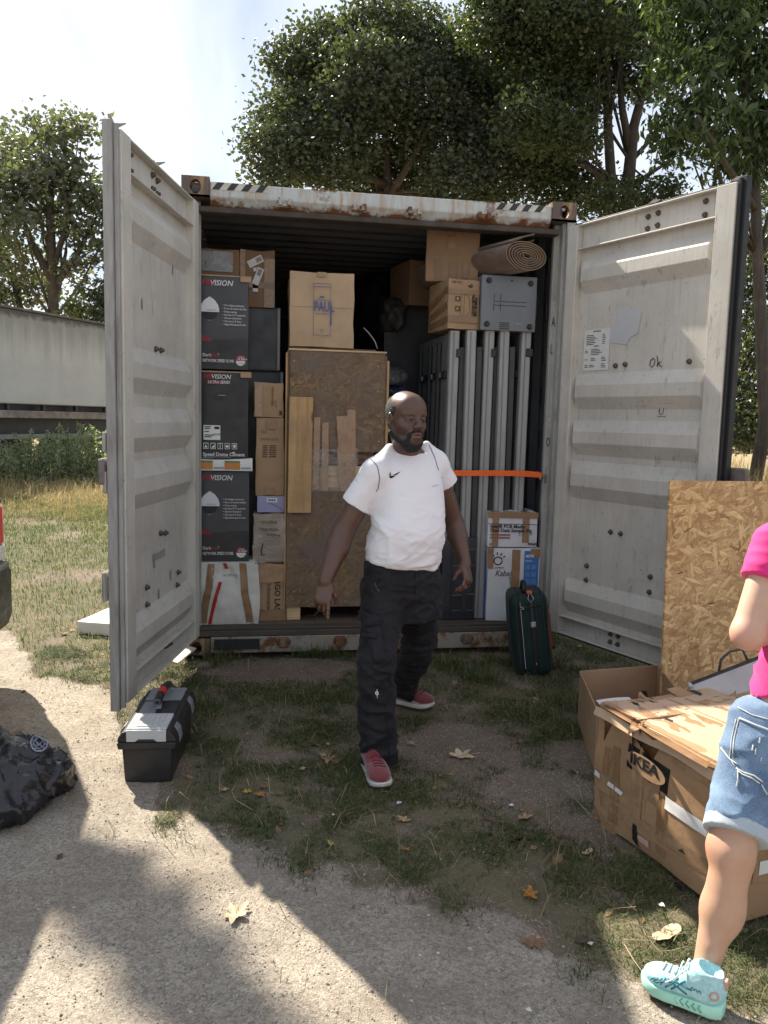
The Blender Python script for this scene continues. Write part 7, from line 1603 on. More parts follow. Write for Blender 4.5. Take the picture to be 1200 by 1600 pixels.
# logo panel: dark block with a pale oval and dark letters
q4 = [FI(*p) for p in ((984,1160),(1050,1203),(1044,1243),(981,1196))]
lay(q4, 'f', INK, 'printed_block', .0010, 8, 4)
c0 = sum(np.array(p) for p in q4)/4; w4 = np.linalg.norm(np.array(q4[1])-np.array(q4[0])); h4 = abs(q4[0][1]-q4[3][1])
lw = abs(q4[1][0]-q4[0][0]); base_ang = 0
def logo_pt(u, v): A, B, C, D = [np.array(p) for p in q4]; return A*(1-u)*v+B*u*v+C*u*(1-v)+D*(1-u)*(1-v)
ov = [logo_pt(.5+.47*cos(2*pi*i/32), .53+.40*sin(2*pi*i/32)) for i in range(32)]; MB().prism([(p[0], -.0, p[1]) for p in ov], (0, .0006, 0)).build('printed_oval', IC, ike).location = (0, -.0165, 0)
for o in [o for o in bpy.data.objects if o.name.startswith('printed_oval')]: pass
tm = frameM((0,0,0), (1,0,0), (0,0,1)); sM = logo_pt(.13, .36); text('IKEA', h4*.62, frameM((sM[0], -.0178, sM[1]), (1,0,0), (0,0,1)), INK, ike, bold=.035, sx=lw/(h4*.62)*.33)
for q, s in ((((945,1100),(1000,1125),(992,1150),(936,1128)),1), (((992,1125),(1012,1140),(1000,1320),(985,1310)),2), (((930,1200),(1010,1250),(1008,1275),(926,1225)),3), (((926,1228),(1105,1345),(1102,1368),(924,1250)),4), (((924,1255),(960,1290),(958,1315),(923,1278)),5),
             (((960,1165),(972,1170),(965,1290),(950,1282)),6), (((1030,1240),(1045,1250),(1040,1340),(1025,1330)),7), (((1000,1135),(1120,1220),(1118,1238),(1000,1152)),8), (((1020,1285),(1100,1342),(1098,1362),(1018,1305)),9), (((948,1165),(958,1172),(952,1215),(942,1208)),10), (((1020,1215),(1034,1225),(1030,1262),(1012,1250)),11)): tf(q, seed=s, wr=.006, mat=TAPE if s in (6,7,10) else TAPE2)
tf(((1043,1243),(1108,1290),(1105,1308),(1041,1262)), 'delivery_note', PAPER, .002, 21, off=.004); tf(((931,1202),(940,1208),(939,1216),(930,1210)), 'paper_scrap', PAPER, .002, 22, off=.004); tf(((953,1220),(975,1238),(972,1243),(951,1226)), 'paper_scrap', PAPER, .002, 23, off=.004)
tf(((992,1285),(998,1290),(998,1325),(990,1310)), 'torn_hole', INK, 0, 24, off=.005); tf(((1000,1302),(1017,1315),(1016,1325),(1000,1312)), 'cloth_scrap', M('pink_scrap', (.55,.36,.30)), .004, 25, off=.005)
gp = [FI(*p) for p in ((1058,1374),(1070,1383),(1071,1395),(1067,1404),(1065,1405),(1064,1415),(1069,1421),(1068,1423),(1056,1413),(1056,1410),(1062,1413),(1063,1404),(1058,1397),(1057,1386))]
MB().prism([(p[0], -.0135, p[1]) for p in gp], (0, .0006, 0)).build('fragile_symbol', INK, ike)
tri_ = [FI(*p) for p in ((1070,1325),(1076,1335),(1064,1327))]; MB().prism([(p[0], -.0135, p[1]) for p in tri_], (0, .0006, 0)).build('recycling_symbol', INKBR, ike)
for q, s, mt in ((((975,1090),(1100,1150),(1090,1160),(960,1096)),31,TAPE2), (((1000,1082),(1130,1135),(1120,1150),(990,1090)),32,TAPE2), (((1010,1115),(1150,1080),(1150,1092),(1018,1128)),33,TAPE2), (((1040,1078),(1062,1074),(1140,1110),(1122,1118)),34,TAPE2), (((950,1100),(1110,1190),(1104,1202),(944,1108)),35,TAPE), (((980,1150),(1000,1140),(1020,1125),(990,1120)),36,TAPE2)): tt_(q, seed=s, mat=mt, wr=.004)
for q, s in ((((1001,1080),(1010,1082),(1028,1098),(1018,1097)),41), (((986,1095),(997,1098),(1000,1102),(990,1100)),42), (((1078,1074),(1098,1084),(1094,1087),(1076,1078)),43), (((1040,1120),(1052,1126),(1050,1129),(1038,1123)),44)): tt_(q, 'printed_mark' if s < 42 else 'torn_slot', INK, 0, s, .003)
lay([(.05,.16),(.30,.16),(.30,.205),(.05,.205)], 'r', PAPER, 'barcode_label', .003, 6, 3, .002, 51)
for i in range(14): lay([(.16+i*.009,.172),(.164+i*.009,.172),(.164+i*.009,.20),(.16+i*.009,.20)], 'r', INK, 'print_line', .0062, 1, 1)
lay([(.03,.13),(.52,.13),(.52,.30),(.03,.30)], 'r', TAPE2, 'tape', .0012, 10, 5, .005, 52)
MB().grid(lambda u, v: (il*.02+u*il*.96, -.012-.012*v-.004*sin(9*u), ih+gzi-.012-.03*v+.004*sin(13*u)), 20, 3).build('torn_edge', ICT, ike, smooth=True)
# --- open empty carton behind it
oc = [np.array(p) for p in ((2.067,-1.268),(2.521,-1.209),(2.40,-1.656),(1.915,-1.819))]; oh = .28; cen = sum(oc)/4
ob = thing('open_carton', 'empty open brown carton without flaps between the big carton and the OSB board', 'carton', (cen[0], cen[1], gz(cen[0], cen[1])))
for i in range(4):
    a, b = oc[i]-cen, oc[(i+1) % 4]-cen; n_ = np.array((-(b-a)[1], (b-a)[0])); n_ = n_/np.linalg.norm(n_)*.006; n_ = n_ if n_@(a+b) < 0 else -n_
    MB().hexa([(a[0],a[1],0),(b[0],b[1],0),(b[0]+n_[0],b[1]+n_[1],0),(a[0]+n_[0],a[1]+n_[1],0)], [(a[0]*1.02,a[1]*1.02,oh),(b[0]*1.02,b[1]*1.02,oh),(b[0]*1.02+n_[0],b[1]*1.02+n_[1],oh),(a[0]*1.02+n_[0],a[1]*1.02+n_[1],oh)]).build('side', CARD, ob, bevel=.0015)
MB().prism([(p[0]-cen[0], p[1]-cen[1], .006) for p in oc], (0, 0, .005)).build('bottom', CARD, ob)
pp = on_ground(985, 1082, .25); pw = thing('paper_sheet', 'white printed paper sticking out of the open carton', 'paper', (pp[0], pp[1], .13), (radians(20), radians(6), .3))
MB().grid(lambda u, v: ((u-.5)*.21, (v-.5)*.26, .012*sin(2*u)), 6, 4).build('sheet', PAPER, pw)
for i in range(3): decal(rect2(-.08, .06-i*.03, .05, .065-i*.03), Matrix.Translation((0, 0, .013)), INKG, pw, 'print_line')
# --- OSB board leaning on the right door
ol, oz = np.array((2.478, -1.345)), 1.25
osb = thing('osb_board', 'pale new OSB board leaning upright against the open right door', 'board', (ol[0], ol[1], gz(2.6, -1.25)+.002), (radians(-2.6), radians(.3), radians(5)))
MB().box(0, 1.25, 0, .016, 0, oz).build('board', OSB, osb, bevel=.0015)
for x, z, a, l in ((.115,1.0,.5,.05),(.135,.93,-1.3,.05),(.08,.78,.2,.03),(.27,.62,.1,.035),(.20,.66,.6,.015)):
    MB().prism([(x-l/2*cos(a), -.0008, z-l/2*sin(a)), (x+l/2*cos(a), -.0008, z+l/2*sin(a)), (x+l/2*cos(a)+.003, -.0008, z+l/2*sin(a)+.006), (x-l/2*cos(a)-.002, -.0008, z-l/2*sin(a)+.004)], (0, .001, 0)).build('knot_gap', M('dark_knot', (.03,.018,.01)), osb)
# --- insulated bag with grey trim
GRT = M('grey_trim', (.075,.08,.09), (.05,.055,.06), 40, .7, .3, 300); FOIL = M('pale_lining', (.52,.49,.48), (.42,.39,.385), 10, .4, .25, 30); PURP = M('dark_lilac_cloth', (.10,.09,.14), (.06,.055,.085), 18, .8, .4, 40)
bp0, bp1 = on_depth(1078, 1066, -1.75), on_depth(1182, 1026, -1.85); bl_ = float(np.linalg.norm(bp1-bp0)); bd = (bp1-bp0)/bl_
cb = thing('cool_bag', 'grey trimmed cool bag with a webbing handle and its pale lining showing', 'bag', tuple(bp0), (0, 0, atan2(bd[1], bd[0])))
rise = bd[2]*bl_; bl2 = bl_*1.7; sl = bd[2]/sqrt(1-bd[2]**2)
MB().grid(lambda u, v: (u*bl2, .0+.02*v*(1-v), u*bl2*sl-v*.02), 12, 2).build('trim', GRT, cb, smooth=True)
mbx = MB(); mbx.grid(lambda u, v: (u*bl2, -.002-.05*v, u*bl2*sl-.018-v*(.05+.13*u)-.008*sin(7*u)*v), 14, 6); mbx.build('lining', FOIL, cb, smooth=True)
MB().grid(lambda u, v: (.04+u*bl2, -.10-.04*v, u*bl2*sl*.62-.10-v*.028), 12, 2).build('front_trim', FOIL, cb, smooth=True); MB().grid(lambda u, v: (.05+u*bl2, -.145-.02*v, u*bl2*sl*.62-.125-v*.03), 12, 2).build('front_trim', GRT, cb, smooth=True)
MB().grid(lambda u, v: (.12+u*bl2*.8, -.20+.16*v, u*bl2*sl*.4-.19+.025*sin(6*u+4*v)+.02*fnoise(np.array([[u*2, v*2, 0]]), 5, 1.5, 3)[0]), 16, 8).build('cloth_inside', PURP, cb, smooth=True)
zb_ = -float(bp0[2])+.01; zt_ = -.15; e_ = zt_+bl2*sl*.45
MB().hexa([(.0,-.20,zb_),(bl2,-.20,zb_),(bl2,.0,zb_),(.0,.0,zb_)], [(.0,-.20,zt_-.03),(bl2,-.20,e_-.03),(bl2,-.004,e_+.02),(.0,-.004,zt_+.02)]).build('bag_body', GRT, cb, bevel=.02)
MB().tube([(.12,.002,.12*sl),(.125,.0,.12*sl+.055),(.16,.0,.15*sl+.078),(.21,.0,.2*sl+.066),(.235,.0,.235*sl+.0)], .006, 8).build('handle', GRT, cb, smooth=True)
MB().lathe([(.009,-.02),(.011,-.01),(.011,.012),(.008,.02)], 12, (0,-.004,-.012), 1).build('corner_cap', FOIL, cb, smooth=True); MB().tube([(.10,-.06,-.075),(.14,-.075,-.055),(.18,-.07,-.05),(.21,-.06,-.055)], .008, 6).build('orange_cord', ORA, cb, smooth=True)
# --- toolbox
TB = PL_BLACK; TX, TY = -.002, -1.735
tool = thing('toolbox', 'black toolbox with clear lid trays and a red banded handle, below the left door', 'toolbox', (TX, TY, gz(TX, TY-.1)+.003), (0, 0, radians(-5)))
def fr(w0, d0, z0, w1, d1, z1, yo=0): return MB().hexa([(-w0/2,yo+(.50-d0)/2,z0),(w0/2,yo+(.50-d0)/2,z0),(w0/2,yo+(.50+d0)/2,z0),(-w0/2,yo+(.50+d0)/2,z0)], [(-w1/2,yo+(.50-d1)/2,z1),(w1/2,yo+(.50-d1)/2,z1),(w1/2,yo+(.50+d1)/2,z1),(-w1/2,yo+(.50+d1)/2,z1)])
fr(.190,.47,0,.205,.49,.150).build('tub', TB, tool, bevel=.010, seg=3); fr(.232,.515,.150,.240,.525,.182).build('rim', TB, tool, bevel=.006, seg=2)
lid = MB(); prof_ = [(-.119,.183),(-.115,.200),(-.098,.222),(-.085,.228),(.085,.228),(.098,.222),(.115,.200),(.119,.183)]
lid.prism([(x, -.008, z) for x, z in prof_], (0, .516, 0)); lid.build('lid', TB, tool, bevel=.005, seg=2)
CLR = M('frosted_plastic', (.48,.49,.49), (.42,.43,.43), 8, .3, .1, 60)
def tray(y0, y1, mat, h=.008): 
    o = MB().box(-.080, .080, y0, y1, .2285, .2285+h).build('tray_lid', mat, tool, bevel=.004, seg=2)
    return o
tray(-.004, .165, CLR, .012); tray(.345, .50, M('smoky_plastic', (.22,.23,.245)), .010)
MB().box(-.080, .080, -.016, -.0085, .186, .236).build('tray_front', CLR, tool, bevel=.004, seg=2); MB().prism([(-.045,-.0165,.187),(.045,-.0165,.187),(.030,-.0165,.198),(-.030,-.0165,.198)], (0, .004, 0)).build('tray_catch', TB, tool)
MB().prism([(-.045,.01,.2407),(.045,.01,.2407),(.03,.03,.2407),(-.03,.03,.2407)], (0, 0, .003)).build('tray_ridge', CLR, tool, bevel=.001)
for i in range(7): MB().box(-.07+i*.02, -.0665+i*.02, .04, .155, .2407, .2425).xf(Matrix.Translation((0,0,0))).build('tray_ridge', CLR, tool)
MB().box(-.078, -.008, .175, .335, .2288, .231).build('recess', PL_GREY, tool, bevel=.002); MB().box(.015, .082, .175, .335, .2288, .2315).build('recess', TB, tool)
for i in range(8): MB().prism([(.018,.182+i*.019,.2317),(.080,.176+i*.019,.2317),(.080,.185+i*.019,.2317),(.018,.191+i*.019,.2317)], (0, 0, .004)).build('grip_rib', DARKM, tool)
MB().tube([(.0,.215,.272),(.0,.30,.283),(.0,.385,.283),(.0,.46,.268)], [.017,.018,.018,.017], 14).build('handle', TB, tool, smooth=True, auto=.8)
MB().tube([(.0,.285,.2815),(.0,.335,.284)], .0188, 14).build('handle_band', M('red_plastic', (.55,.03,.035), None, 10, .4), tool, smooth=True, auto=.8); MB().lathe([(.0125,-.002),(.0125,.001)], 12, (0,.2135,.2718), 1).build('handle_end', PL_GREY, tool); MB().lathe([(.010,-.003),(.010,.001)], 12, (0,.213,.2718), 1).build('handle_hole', INK, tool)
MB().prism([(-.010,.24,.231),(.010,.24,.231),(.008,.26,.268),(-.008,.26,.268)], (0, .02, 0)).build('handle_arm', PL_GREY, tool); MB().prism([(-.010,.44,.231),(.010,.44,.231),(.008,.44,.262),(-.008,.44,.262)], (0, .02, 0)).build('handle_arm', PL_GREY, tool)
for y in (.055, .37):
    for s in (1, -1): MB().prism([(s*.1215,y,.150),(s*.1255,y,.168),(s*.1185,y,.207),(s*.1025,y,.2265),(s*.0985,y,.2235),(s*.1145,y,.202)], (0, .058, 0)).build('latch', PL_GREY, tool, bevel=.004)
# --- black sack on the gravel
SACK = M('black_polythene', (.013,.013,.015), (.021,.021,.024), 7, .28, .8, 17, spec=.5, dist=.012)
sack = thing('rubbish_bag', 'crumpled black plastic rubbish bag with a pale printed emblem on the gravel', 'rubbish bag', (-.58, -1.80, 0))
f = Field()
for c, r in (((.0,.0,.09),(.25,.23,.13)),((-.28,-.05,.09),(.24,.26,.13)),((.14,.02,.07),(.16,.12,.08)),((.06,-.17,.045),(.16,.13,.06)),((-.10,.10,.12),(.16,.14,.13))): f.ell(c, r, None, k=.05)
f.cone((.1,.02,.06), (.29,.06,.03), .10, .015, k=.05); f.cone((.0,-.15,.05), (.10,-.30,.012), .10, .02, k=.04); f.cone((-.2,-.15,.05), (-.1,-.34,.012), .10, .03, k=.05)
V, Q = mesh_field(f, (-.62,-.45,-.04), (.36,.32,.30), .0095); N = vnorm(V, Q); q = V+.06*np.stack([fnoise(V, 300+k, 2.2, 2) for k in range(3)], -1)
V = V+N*(.034*(folds(q, 303, 4.6, 2.6)-.45)+.010*(folds(q*1.9, 304, 5.0, 2.6)-.4))[:, None]; V[:, 2] = np.maximum(V[:, 2], .002-.004*0+gz(-.58,-1.8))
raw('sack', V, Q, SACK, sack, smooth=True)
bvk = BVHTree.FromPolygons([tuple(v) for v in V], [tuple(x) for x in Q]); EMB = M('emblem_print', (.33,.36,.42), None, 10, .5)
def on_sack(pts, w_, nm='emblem'):
    P3 = []
    for px, py in pts:
        d_ = Vector(ray(px, py)).normalized(); h = bvk.ray_cast(Vector(CAM_POS)-Vector((-.58,-1.80,0)), d_, 8)
        if h[0] is not None: P3.append(tuple(h[0]-d_*.003))
    if len(P3) > 2: MB().tube(P3, w_, 5).build(nm, EMB, sack, smooth=True)
ec_ = (61, 1161); on_sack([(ec_[0]+13*cos(a), ec_[1]+13*sin(a)) for a in np.linspace(0, 6.3, 26)], .0032); on_sack([(ec_[0]+8.5*cos(a), ec_[1]+8.5*sin(a)) for a in np.linspace(0, 6.3, 20)], .0022)
for a in np.linspace(0, 5.5, 9): on_sack([(ec_[0]+10*cos(a), ec_[1]+10*sin(a)), (ec_[0]+11*cos(a+.1), ec_[1]+11*sin(a+.1)), (ec_[0]+11*cos(a+.25), ec_[1]+11*sin(a+.25))], .002)
on_sack([(55,1157),(61,1165),(67,1157),(61,1152),(55,1157)], .003); on_sack([(57,1166),(61,1162),(66,1167)], .003)
# --- white carton lid and boards on the ground at the left
wl_ = thing('white_box', 'flat white box lying on the grass behind the open left door', 'box', (-.555, .80, gz(-.6, .8)+.002), (0, 0, radians(-20)))
sbox(.30, .42, .085, .006, 6, 0, 5, .002).build('box', M('clean_white_card', (.66,.66,.66), (.60,.60,.60), 8, .5, .05), wl_)
pb_ = on_ground(280, 1036); MB_ = MB().grid(lambda u, v: ((u-.5)*.11, (v-.5)*.20, .02+.03*v), 2, 2)
tag(MB().box(-.055, .055, -.10, .10, 0, .012).build('wood_offcut', M('pale_plywood', (.62,.56,.45), (.55,.49,.38), 10, .6), None, bevel=.001, M=Matrix.Translation((pb_[0], pb_[1]+.02, .045)) @ Matrix.Rotation(radians(14), 4, 'X') @ Matrix.Rotation(-.5, 4, 'Z')), 'pale flat offcut lying by the left bottom corner of the container', 'offcut')
def rock(px, py, r, lab, seed):
    p = on_ground(px, py); mb = MB().grid(lambda u, v: (lambda a, th: (r*cos(a)*sin(th), r*.8*sin(a)*sin(th), r*.62*cos(th)))(2*pi*u, pi*(v*.998+.001)), 16, 9, True); V = np.array(mb.v); V = V*(1+.16*fnoise(V/r, seed, .45, 3))[:, None]; mb.v = [tuple(q) for q in V]
    o = mb.build('stone', M('warm_stone', (.21,.17,.145), (.15,.125,.105), 30, .9, .5, 90), None, smooth=True); o.location = (p[0], p[1], gz(p[0], p[1])+r*.3); tag(o, lab, 'stone')
rock(319, 1040, .042, 'rounded pinkish stone by the left bottom corner casting', 5); rock(325, 1052, .02, 'smaller stone just in front of the pinkish one', 6)
# --- fallen leaves
def fallen(px, py, size, c, lab, seed, oval=False, curl=.35, rot=None):
    r = np.random.default_rng(seed); n = 40; p = on_ground(px, py); mb = MB(); pts = []
    for i in range(n):
        a = 2*pi*i/n
        if oval: R = .5*(.42+.58*abs(cos(a))**1.6)
        else: k_ = abs(cos(2.5*a)); R = .5*(.46+.54*k_**1.3)*(1-.3*(abs(a-pi) < .5))*(1-.22*(abs(a-pi) > 1.2)*(abs(a-pi) < 2.2)); R *= r.uniform(.84, 1.08)
        pts.append((R*cos(a)*size, R*sin(a)*size*(.8 if not oval else .9)))
    def z(x, y): return size*(curl*(y/size)**2*1.6+curl*.7*(x/size)**2+.06*sin(9*x/size+seed)*cos(7*y/size))
    ring = [[(x*f_, y*f_, z(x*f_, y*f_)) for x, y in pts] for f_ in (.33, .66, 1.0)]; vs = [(0, 0, 0)]+[q for rr in ring for q in rr]; fs = [(0, 1+i, 1+(i+1) % n) for i in range(n)]
    for k_ in range(2): fs += [(1+k_*n+i, 1+(k_+1)*n+i, 1+(k_+1)*n+(i+1) % n, 1+k_*n+(i+1) % n) for i in range(n)]
    mb.add(vs, fs); mb.tube([(0,0,.001),(-.3*size,0,.004),(-.62*size,.04*size,.012)], size*.012, 4)
    t_ = MB(); o = mb.build('fallen_leaf', c, None, smooth=True); zz = gz(p[0], p[1]); o.matrix_local = Matrix.Translation((p[0], p[1], zz+.010)) @ Matrix.Rotation(r.uniform(0, 6.28) if rot is None else rot, 4, 'Z') @ Matrix.Rotation(r.uniform(-.25, .25), 4, 'X')
    tag(o, lab, 'leaf', 'fallen leaves on the ground')
def LM(nm, c): 
    t = NT(nm); v = t.obj(); n = t.noise(v, 60, 5, .65); return t.set(Base_Color=t.mix(t.ramp(n, .35, .7), c, tuple(x*.6 for x in c)), Roughness=.7, Specular_IOR_Level=.3)
LT, LB, LO, LP = LM('tan_leaf', (.42,.29,.16)), LM('brown_leaf', (.22,.13,.07)), LM('orange_leaf', (.42,.19,.05)), LM('pale_leaf', (.55,.44,.29)); LY = LM('yellow_leaf', (.42,.32,.06))
for i, (px, py, s, c, lab, ov) in enumerate((
    (722,1178,.135,LP,'large pale star shaped leaf to the right of the front trainer',0),(369,1424,.125,LP,'pale dry leaf alone on the sunlit gravel',0),(512,1180,.10,LT,'tan leaf on the grass left of the man leg',0),(527,1186,.06,LB,'brown leaf touching the tan one left of the man',0),
    (828,1391,.085,LO,'orange leaf at the edge of grass and gravel',0),(834,1471,.09,LB,'brown curled leaf on the shaded gravel',0),(1042,1459,.11,LP,'long pale leaf beside the big carton near the mint trainer',1),(820,1274,.085,LT,'tan leaf left of the big carton',0),
    (643,1160,.06,LT,'small tan leaf behind the front trainer on the right',0),(542,1018,.11,LT,'large tan leaf standing against the container sill',0),(696,1014,.075,LB,'brown leaf near the sill right of the man',0),(411,1231,.055,LB,'dark leaf in the tuft right of the toolbox',0),
    (386,1238,.05,LY,'yellowish leaf in the tuft right of the toolbox',0),(407,1243,.05,LO,'reddish leaf in the tuft right of the toolbox',0),(350,1230,.045,LT,'tan leaf close to the toolbox',0),(436,1242,.04,LB,'small brown leaf right of the leaf cluster',0),
    (473,1197,.045,LP,'small pale leaf left of the tan pair',0),(630,1282,.065,LT,'tan leaf below the front trainer',0),(634,1330,.038,LO,'small reddish leaf on the shaded gravel edge',0),(517,1322,.04,LY,'small yellow green leaf on the shaded gravel',0),
    (655,975,.06,LB,'brown leaf on the threshold grass behind the man',0),(930,1078,.05,LT,'tan leaf beside the open carton',0),(905,1010,.06,LT,'tan leaf under the open right door',0),(780,985,.07,LT,'tan leaf left of the green suitcase',0),
    (607,1236,.06,LB,'brown leaf half under the front trainer',0),(918,1330,.05,LP,'pale small leaf at the foot of the big carton',1),(1115,1483,.06,LT,'tan leaf at the ankle of the woman',0),(400,1030,.05,LB,'brown leaf in front of the sill on the left',0),
    (100,990,.07,LB,'brown leaves beside the white box',0),(112,985,.06,LO,'orange leaf beside the white box',0),(505,1176,.05,LT,'thin tan leaf at the tip of the tan pair',1),(270,1185,.035,LB,'tiny brown leaf by the toolbox',0))):
    fallen(px, py, s, c, lab, 400+i, bool(ov), .3 if i != 9 else .5)
X, Y = scatter(9000, -.9, 3.4, -3.4, .2, lambda a, b: (ground_masks(a, b)[1]*.22+.02)*notin(a, b)*(.5+.8*fnoise(np.stack([a, b], -1), 77, 1.3, 2))); n = len(X)
def crumbs(X, Y):
    n = len(X); R = RNG.gamma(2.2, .0045, n)+.004; a = RNG.uniform(0, 6.28, n); u = np.stack([np.cos(a), np.sin(a), RNG.uniform(-.4, .4, n)], -1)*R[:, None]; w = np.stack([-np.sin(a), np.cos(a), RNG.uniform(-.5, .5, n)], -1)*(R*RNG.uniform(.35, .8, n))[:, None]
    c = np.stack([X, Y, height(X, Y)+.006], -1); V = np.stack([c-u, c+w*.8, c+u*.9, c-w+np.array((0, 0, .004))], 1).reshape(-1, 3); o = np.arange(n)[:, None]*4
    return raw('leaf_litter', V, np.concatenate([np.concatenate([o, o+1, o+2], 1), np.concatenate([o, o+2, o+3], 1)]), GRASSM, smooth=False, col=np.repeat(pick_cols(n, [(.30,.20,.11),(.18,.11,.06),(.42,.32,.2),(.10,.07,.045)], [.35,.3,.15,.2]), 4, 0))
stuff(crumbs(X, Y))
# litter: small bits of paper, bark and pebbles
for i, (px, py, w, c, lab) in enumerate(((799,1253,.014,PAPER,'white cigarette end on bare soil'),(1033,1415,.015,PAPER,'white paper scrap at the foot of the big carton'),(923,1470,.014,PAPER,'white paper scrap on the shaded gravel'),(523,1272,.012,PAPER,'pale pebble like scrap on the gravel edge'),(624,1252,.012,PAPER,'tiny white scrap near the front trainer'),(908,1466,.022,INKBR,'dark twig of bark on the shaded gravel'),(826,1574,.011,STK,'pale crumb on the gravel by the bottom edge'))):
    p = on_ground(px, py); r = np.random.default_rng(i); mb = MB().grid(lambda u, v: ((u-.5)*w*1.6, (v-.5)*w, .004+.25*w*sin(3*u+v*2)), 5, 4); tag(mb.build('litter', c, None, smooth=True, M=Matrix.Translation((p[0], p[1], gz(p[0], p[1])+.007)) @ Matrix.Rotation(r.uniform(0, 3), 4, 'Z')), lab, 'litter')
tw = [(1000,1475),(985,1485),(972,1478),(968,1500),(975,1530),(985,1560)]
TWIG = M('dry_stalk', (.36,.28,.17), (.26,.2,.12), 30)
for i, (pts, lab) in enumerate((([(1075,1480),(1050,1492),(1030,1490),(1015,1478),(990,1474),(975,1480)],'long curling dry stalk beside the mint trainer'),([(975,1480),(990,1510),(1010,1530),(1035,1545)],'dry stalk pointing at the mint trainer'),([(785,1545),(800,1565),(815,1590)],'straight pale straw on the bottom gravel'),([(395,1265),(368,1255),(362,1235),(372,1222)],'dry curling stalk in the tuft by the toolbox'),([(870,1225),(895,1250),(925,1280)],'thin straw leaning against the big carton'))):
    P = [tuple(np.array(on_ground(*q))+np.array((0, 0, .012+gz(*on_ground(*q)[:2])+.012*(j % 2)))) for j, q in enumerate(pts)]; tag(MB().tube(P, .0016, 5).build('dry_stalk', TWIG, None, smooth=True), lab, 'stalk')

# ------------------------------------------------------------------ car at the left edge
CARP_ = M('black_car_paint', (.010,.010,.011), None, 6, .2, .03, 200, spec=.6); GLASSC = M('tinted_glass', (.010,.014,.012), None, 5, .06, 0, spec=.6); LAMPR = M('red_lamp', (.50,.012,.012), (.42,.01,.012), 30, .12, .1, 120, spec=.7); LAMPW = M('clear_lamp', (.55,.55,.56), None, 30, .15, .1, 120); TYRE = M('tyre_rubber', (.014,.014,.014), None, 20, .7, .2)
car = thing('parked_car', 'black car at the left edge with only its rear corner and tail lamp showing', 'car', (-.985, -.155, 0))
CX0, CWd_ = 0.0, 1.74     # local: rear face at x=0, body towards -x; near side y=-1.74, far side y=0
sec = [(-4.1,.40,.62,.90),(-4.05,.28,.78,.97),(-3.4,.24,.92,1.0),(-2.85,.22,1.0,1.0),(-1.2,.22,1.05,1.0),(-.25,.24,1.05,.99),(-.06,.28,1.04,.96),(-.012,.36,1.0,.92)]
def rr(x, z0, z1, k): return [(x, -CWd_/2+CWd_/2*k*sx*(.93 if t in (0, 3) else 1), z0+(z1-z0)*f) for sx, t, f in ((-1,0,0),(-1,1,.18),(-1,2,.62),(-1,3,1),(1,3,1),(1,2,.62),(1,1,.18),(1,0,0))]
def loft(secs, nm, mat, bev=.0):
    mb = MB(); k = len(secs[0]); mb.v = [p for s in secs for p in s]
    for i in range(len(secs)-1):
        for j in range(k): mb.f.append((i*k+j, i*k+(j+1) % k, (i+1)*k+(j+1) % k, (i+1)*k+j)); mb.m.append(0)
    mb.f += [tuple(range(k))[::-1], tuple(range((len(secs)-1)*k, len(secs)*k))]; mb.m += [0, 0]; return mb.build(nm, mat, car, smooth=True, auto=.6, bevel=bev)
loft([rr(*s) for s in sec], 'body', CARP_)
cab_ = [(-3.0,1.0,1.01,.86),(-2.2,1.0,1.62,.80),(-1.6,1.0,1.74,.80),(-.55,1.0,1.76,.82),(-.16,1.0,1.75,.88),(-.075,1.0,1.68,.93),(-.02,1.0,1.24,.985),(-.012,1.0,1.15,.985)]
loft([rr(*s) for s in cab_], 'cabin', CARP_)
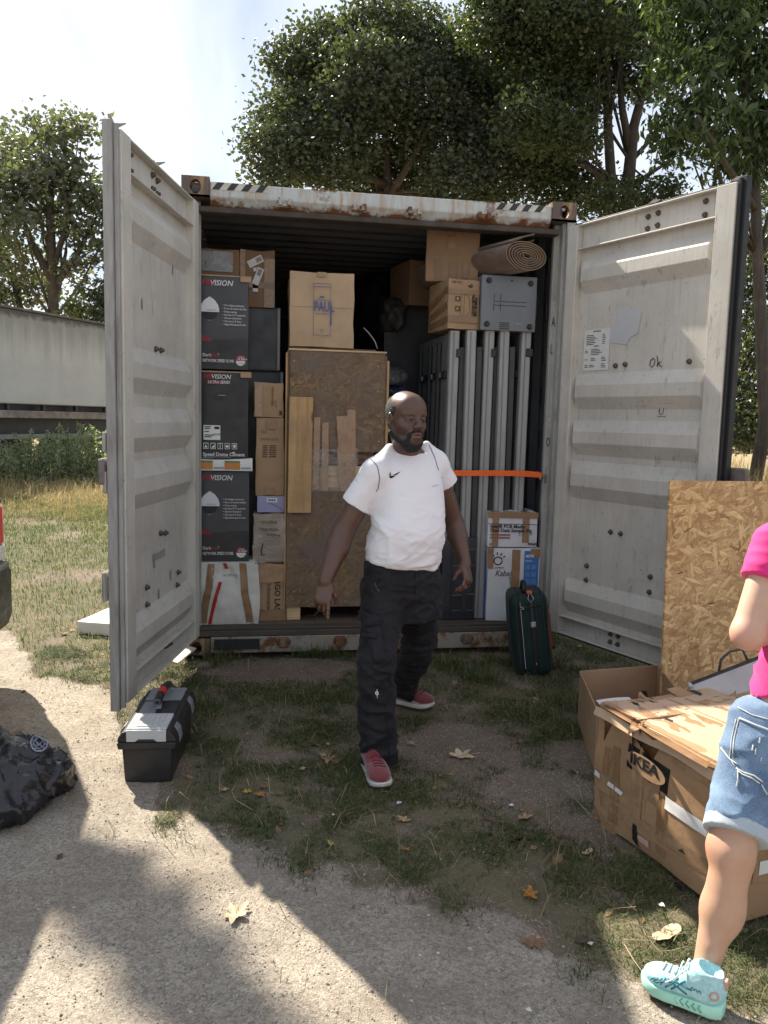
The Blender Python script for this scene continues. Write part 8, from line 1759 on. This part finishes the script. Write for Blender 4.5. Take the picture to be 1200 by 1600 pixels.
for s in (1, -1):
    yy = -CWd_/2+s*CWd_/2; MB().hexa([(-2.5,yy-s*.075,1.06),(-1.45,yy-s*.07,1.06),(-1.45,yy-s*.066,1.07),(-2.5,yy-s*.07,1.07)], [(-2.05,yy-s*.165,1.38),(-1.5,yy-s*.165,1.41),(-1.5,yy-s*.155,1.42),(-2.05,yy-s*.155,1.39)]).build('window', GLASSC, car); MB().hexa([(-1.36,yy-s*.07,1.06),(-.45,yy-s*.075,1.06),(-.45,yy-s*.066,1.07),(-1.36,yy-s*.06,1.07)], [(-1.40,yy-s*.165,1.41),(-.6,yy-s*.17,1.37),(-.6,yy-s*.16,1.38),(-1.40,yy-s*.155,1.42)]).build('window', GLASSC, car)
    for x in (-3.3, -.75): 
        w_ = MB().lathe([(.0,-.09),(.20,-.10),(.30,-.10),(.315,-.06),(.315,.06),(.30,.10),(.20,.10),(.0,.09)], 28, (x, yy-s*.11, .315), 1).build('wheel', TYRE, car, smooth=True, auto=.5); MB().lathe([(.0,-.008),(.05,-.02),(.19,-.012),(.195,.0),(0,.0)], 20, (x, yy-s*.005, .315), 1).build('rim', STEEL, w_, smooth=True, auto=.5)
    # tail lamps wrap the corner
    a = MB(); pr_ = [(.010,.0),(.022,-.03),(.022,-.15),(.004,-.16)]
    y_ = (lambda q: q-.045) if s > 0 else (lambda q: -CWd_-q+.045)
    MB().prism([(-.07, y_(.02), .755), (.012, y_(.0), .755), (.020, y_(-.05), .755), (.016, y_(-.17), .755), (-.05, y_(-.17), .755)], (0, 0, .225)).build('tail_lamp', LAMPR, car, bevel=.012); MB().prism([(-.07, y_(.022), .665), (.016, y_(.0), .665), (.026, y_(-.05), .665), (.020, y_(-.17), .665), (-.05, y_(-.17), .665)], (0, 0, .088)).build('reversing_lamp', LAMPW, car, bevel=.01)
bmp = loft([[(x, -CWd_/2+(CWd_/2+.01)*k*sx, z) for sx, z in ((-1,z0),(-1,z1),(1,z1),(1,z0))] for x, k, z0, z1 in ((-.35,.98,.30,.66),(-.10,.975,.26,.66),(.02,.945,.28,.655),(.055,.90,.36,.62),(.062,.86,.42,.58))], 'bumper', M('bumper_plastic', (.010,.010,.011), None, 10, .5, .05, 100), .014)
MB().box(-.02, .052, -CWd_+.1, -.10, .628, .662).build('bumper_trim', M('satin_trim', (.10,.10,.105), None, 10, .3), car, bevel=.006)
MB().hexa([(-.018,-CWd_+.2,1.10),(-.018,-.20,1.10),(-.03,-.20,1.105),(-.03,-CWd_+.2,1.105)], [(-.056,-CWd_+.26,1.62),(-.056,-.26,1.62),(-.07,-.26,1.625),(-.07,-CWd_+.26,1.625)]).build('rear_window', GLASSC, car)
MB().box(.0, .012, -CWd_/2-.26, -CWd_/2+.26, .75, .86).build('number_plate', PAPER, car, bevel=.002)
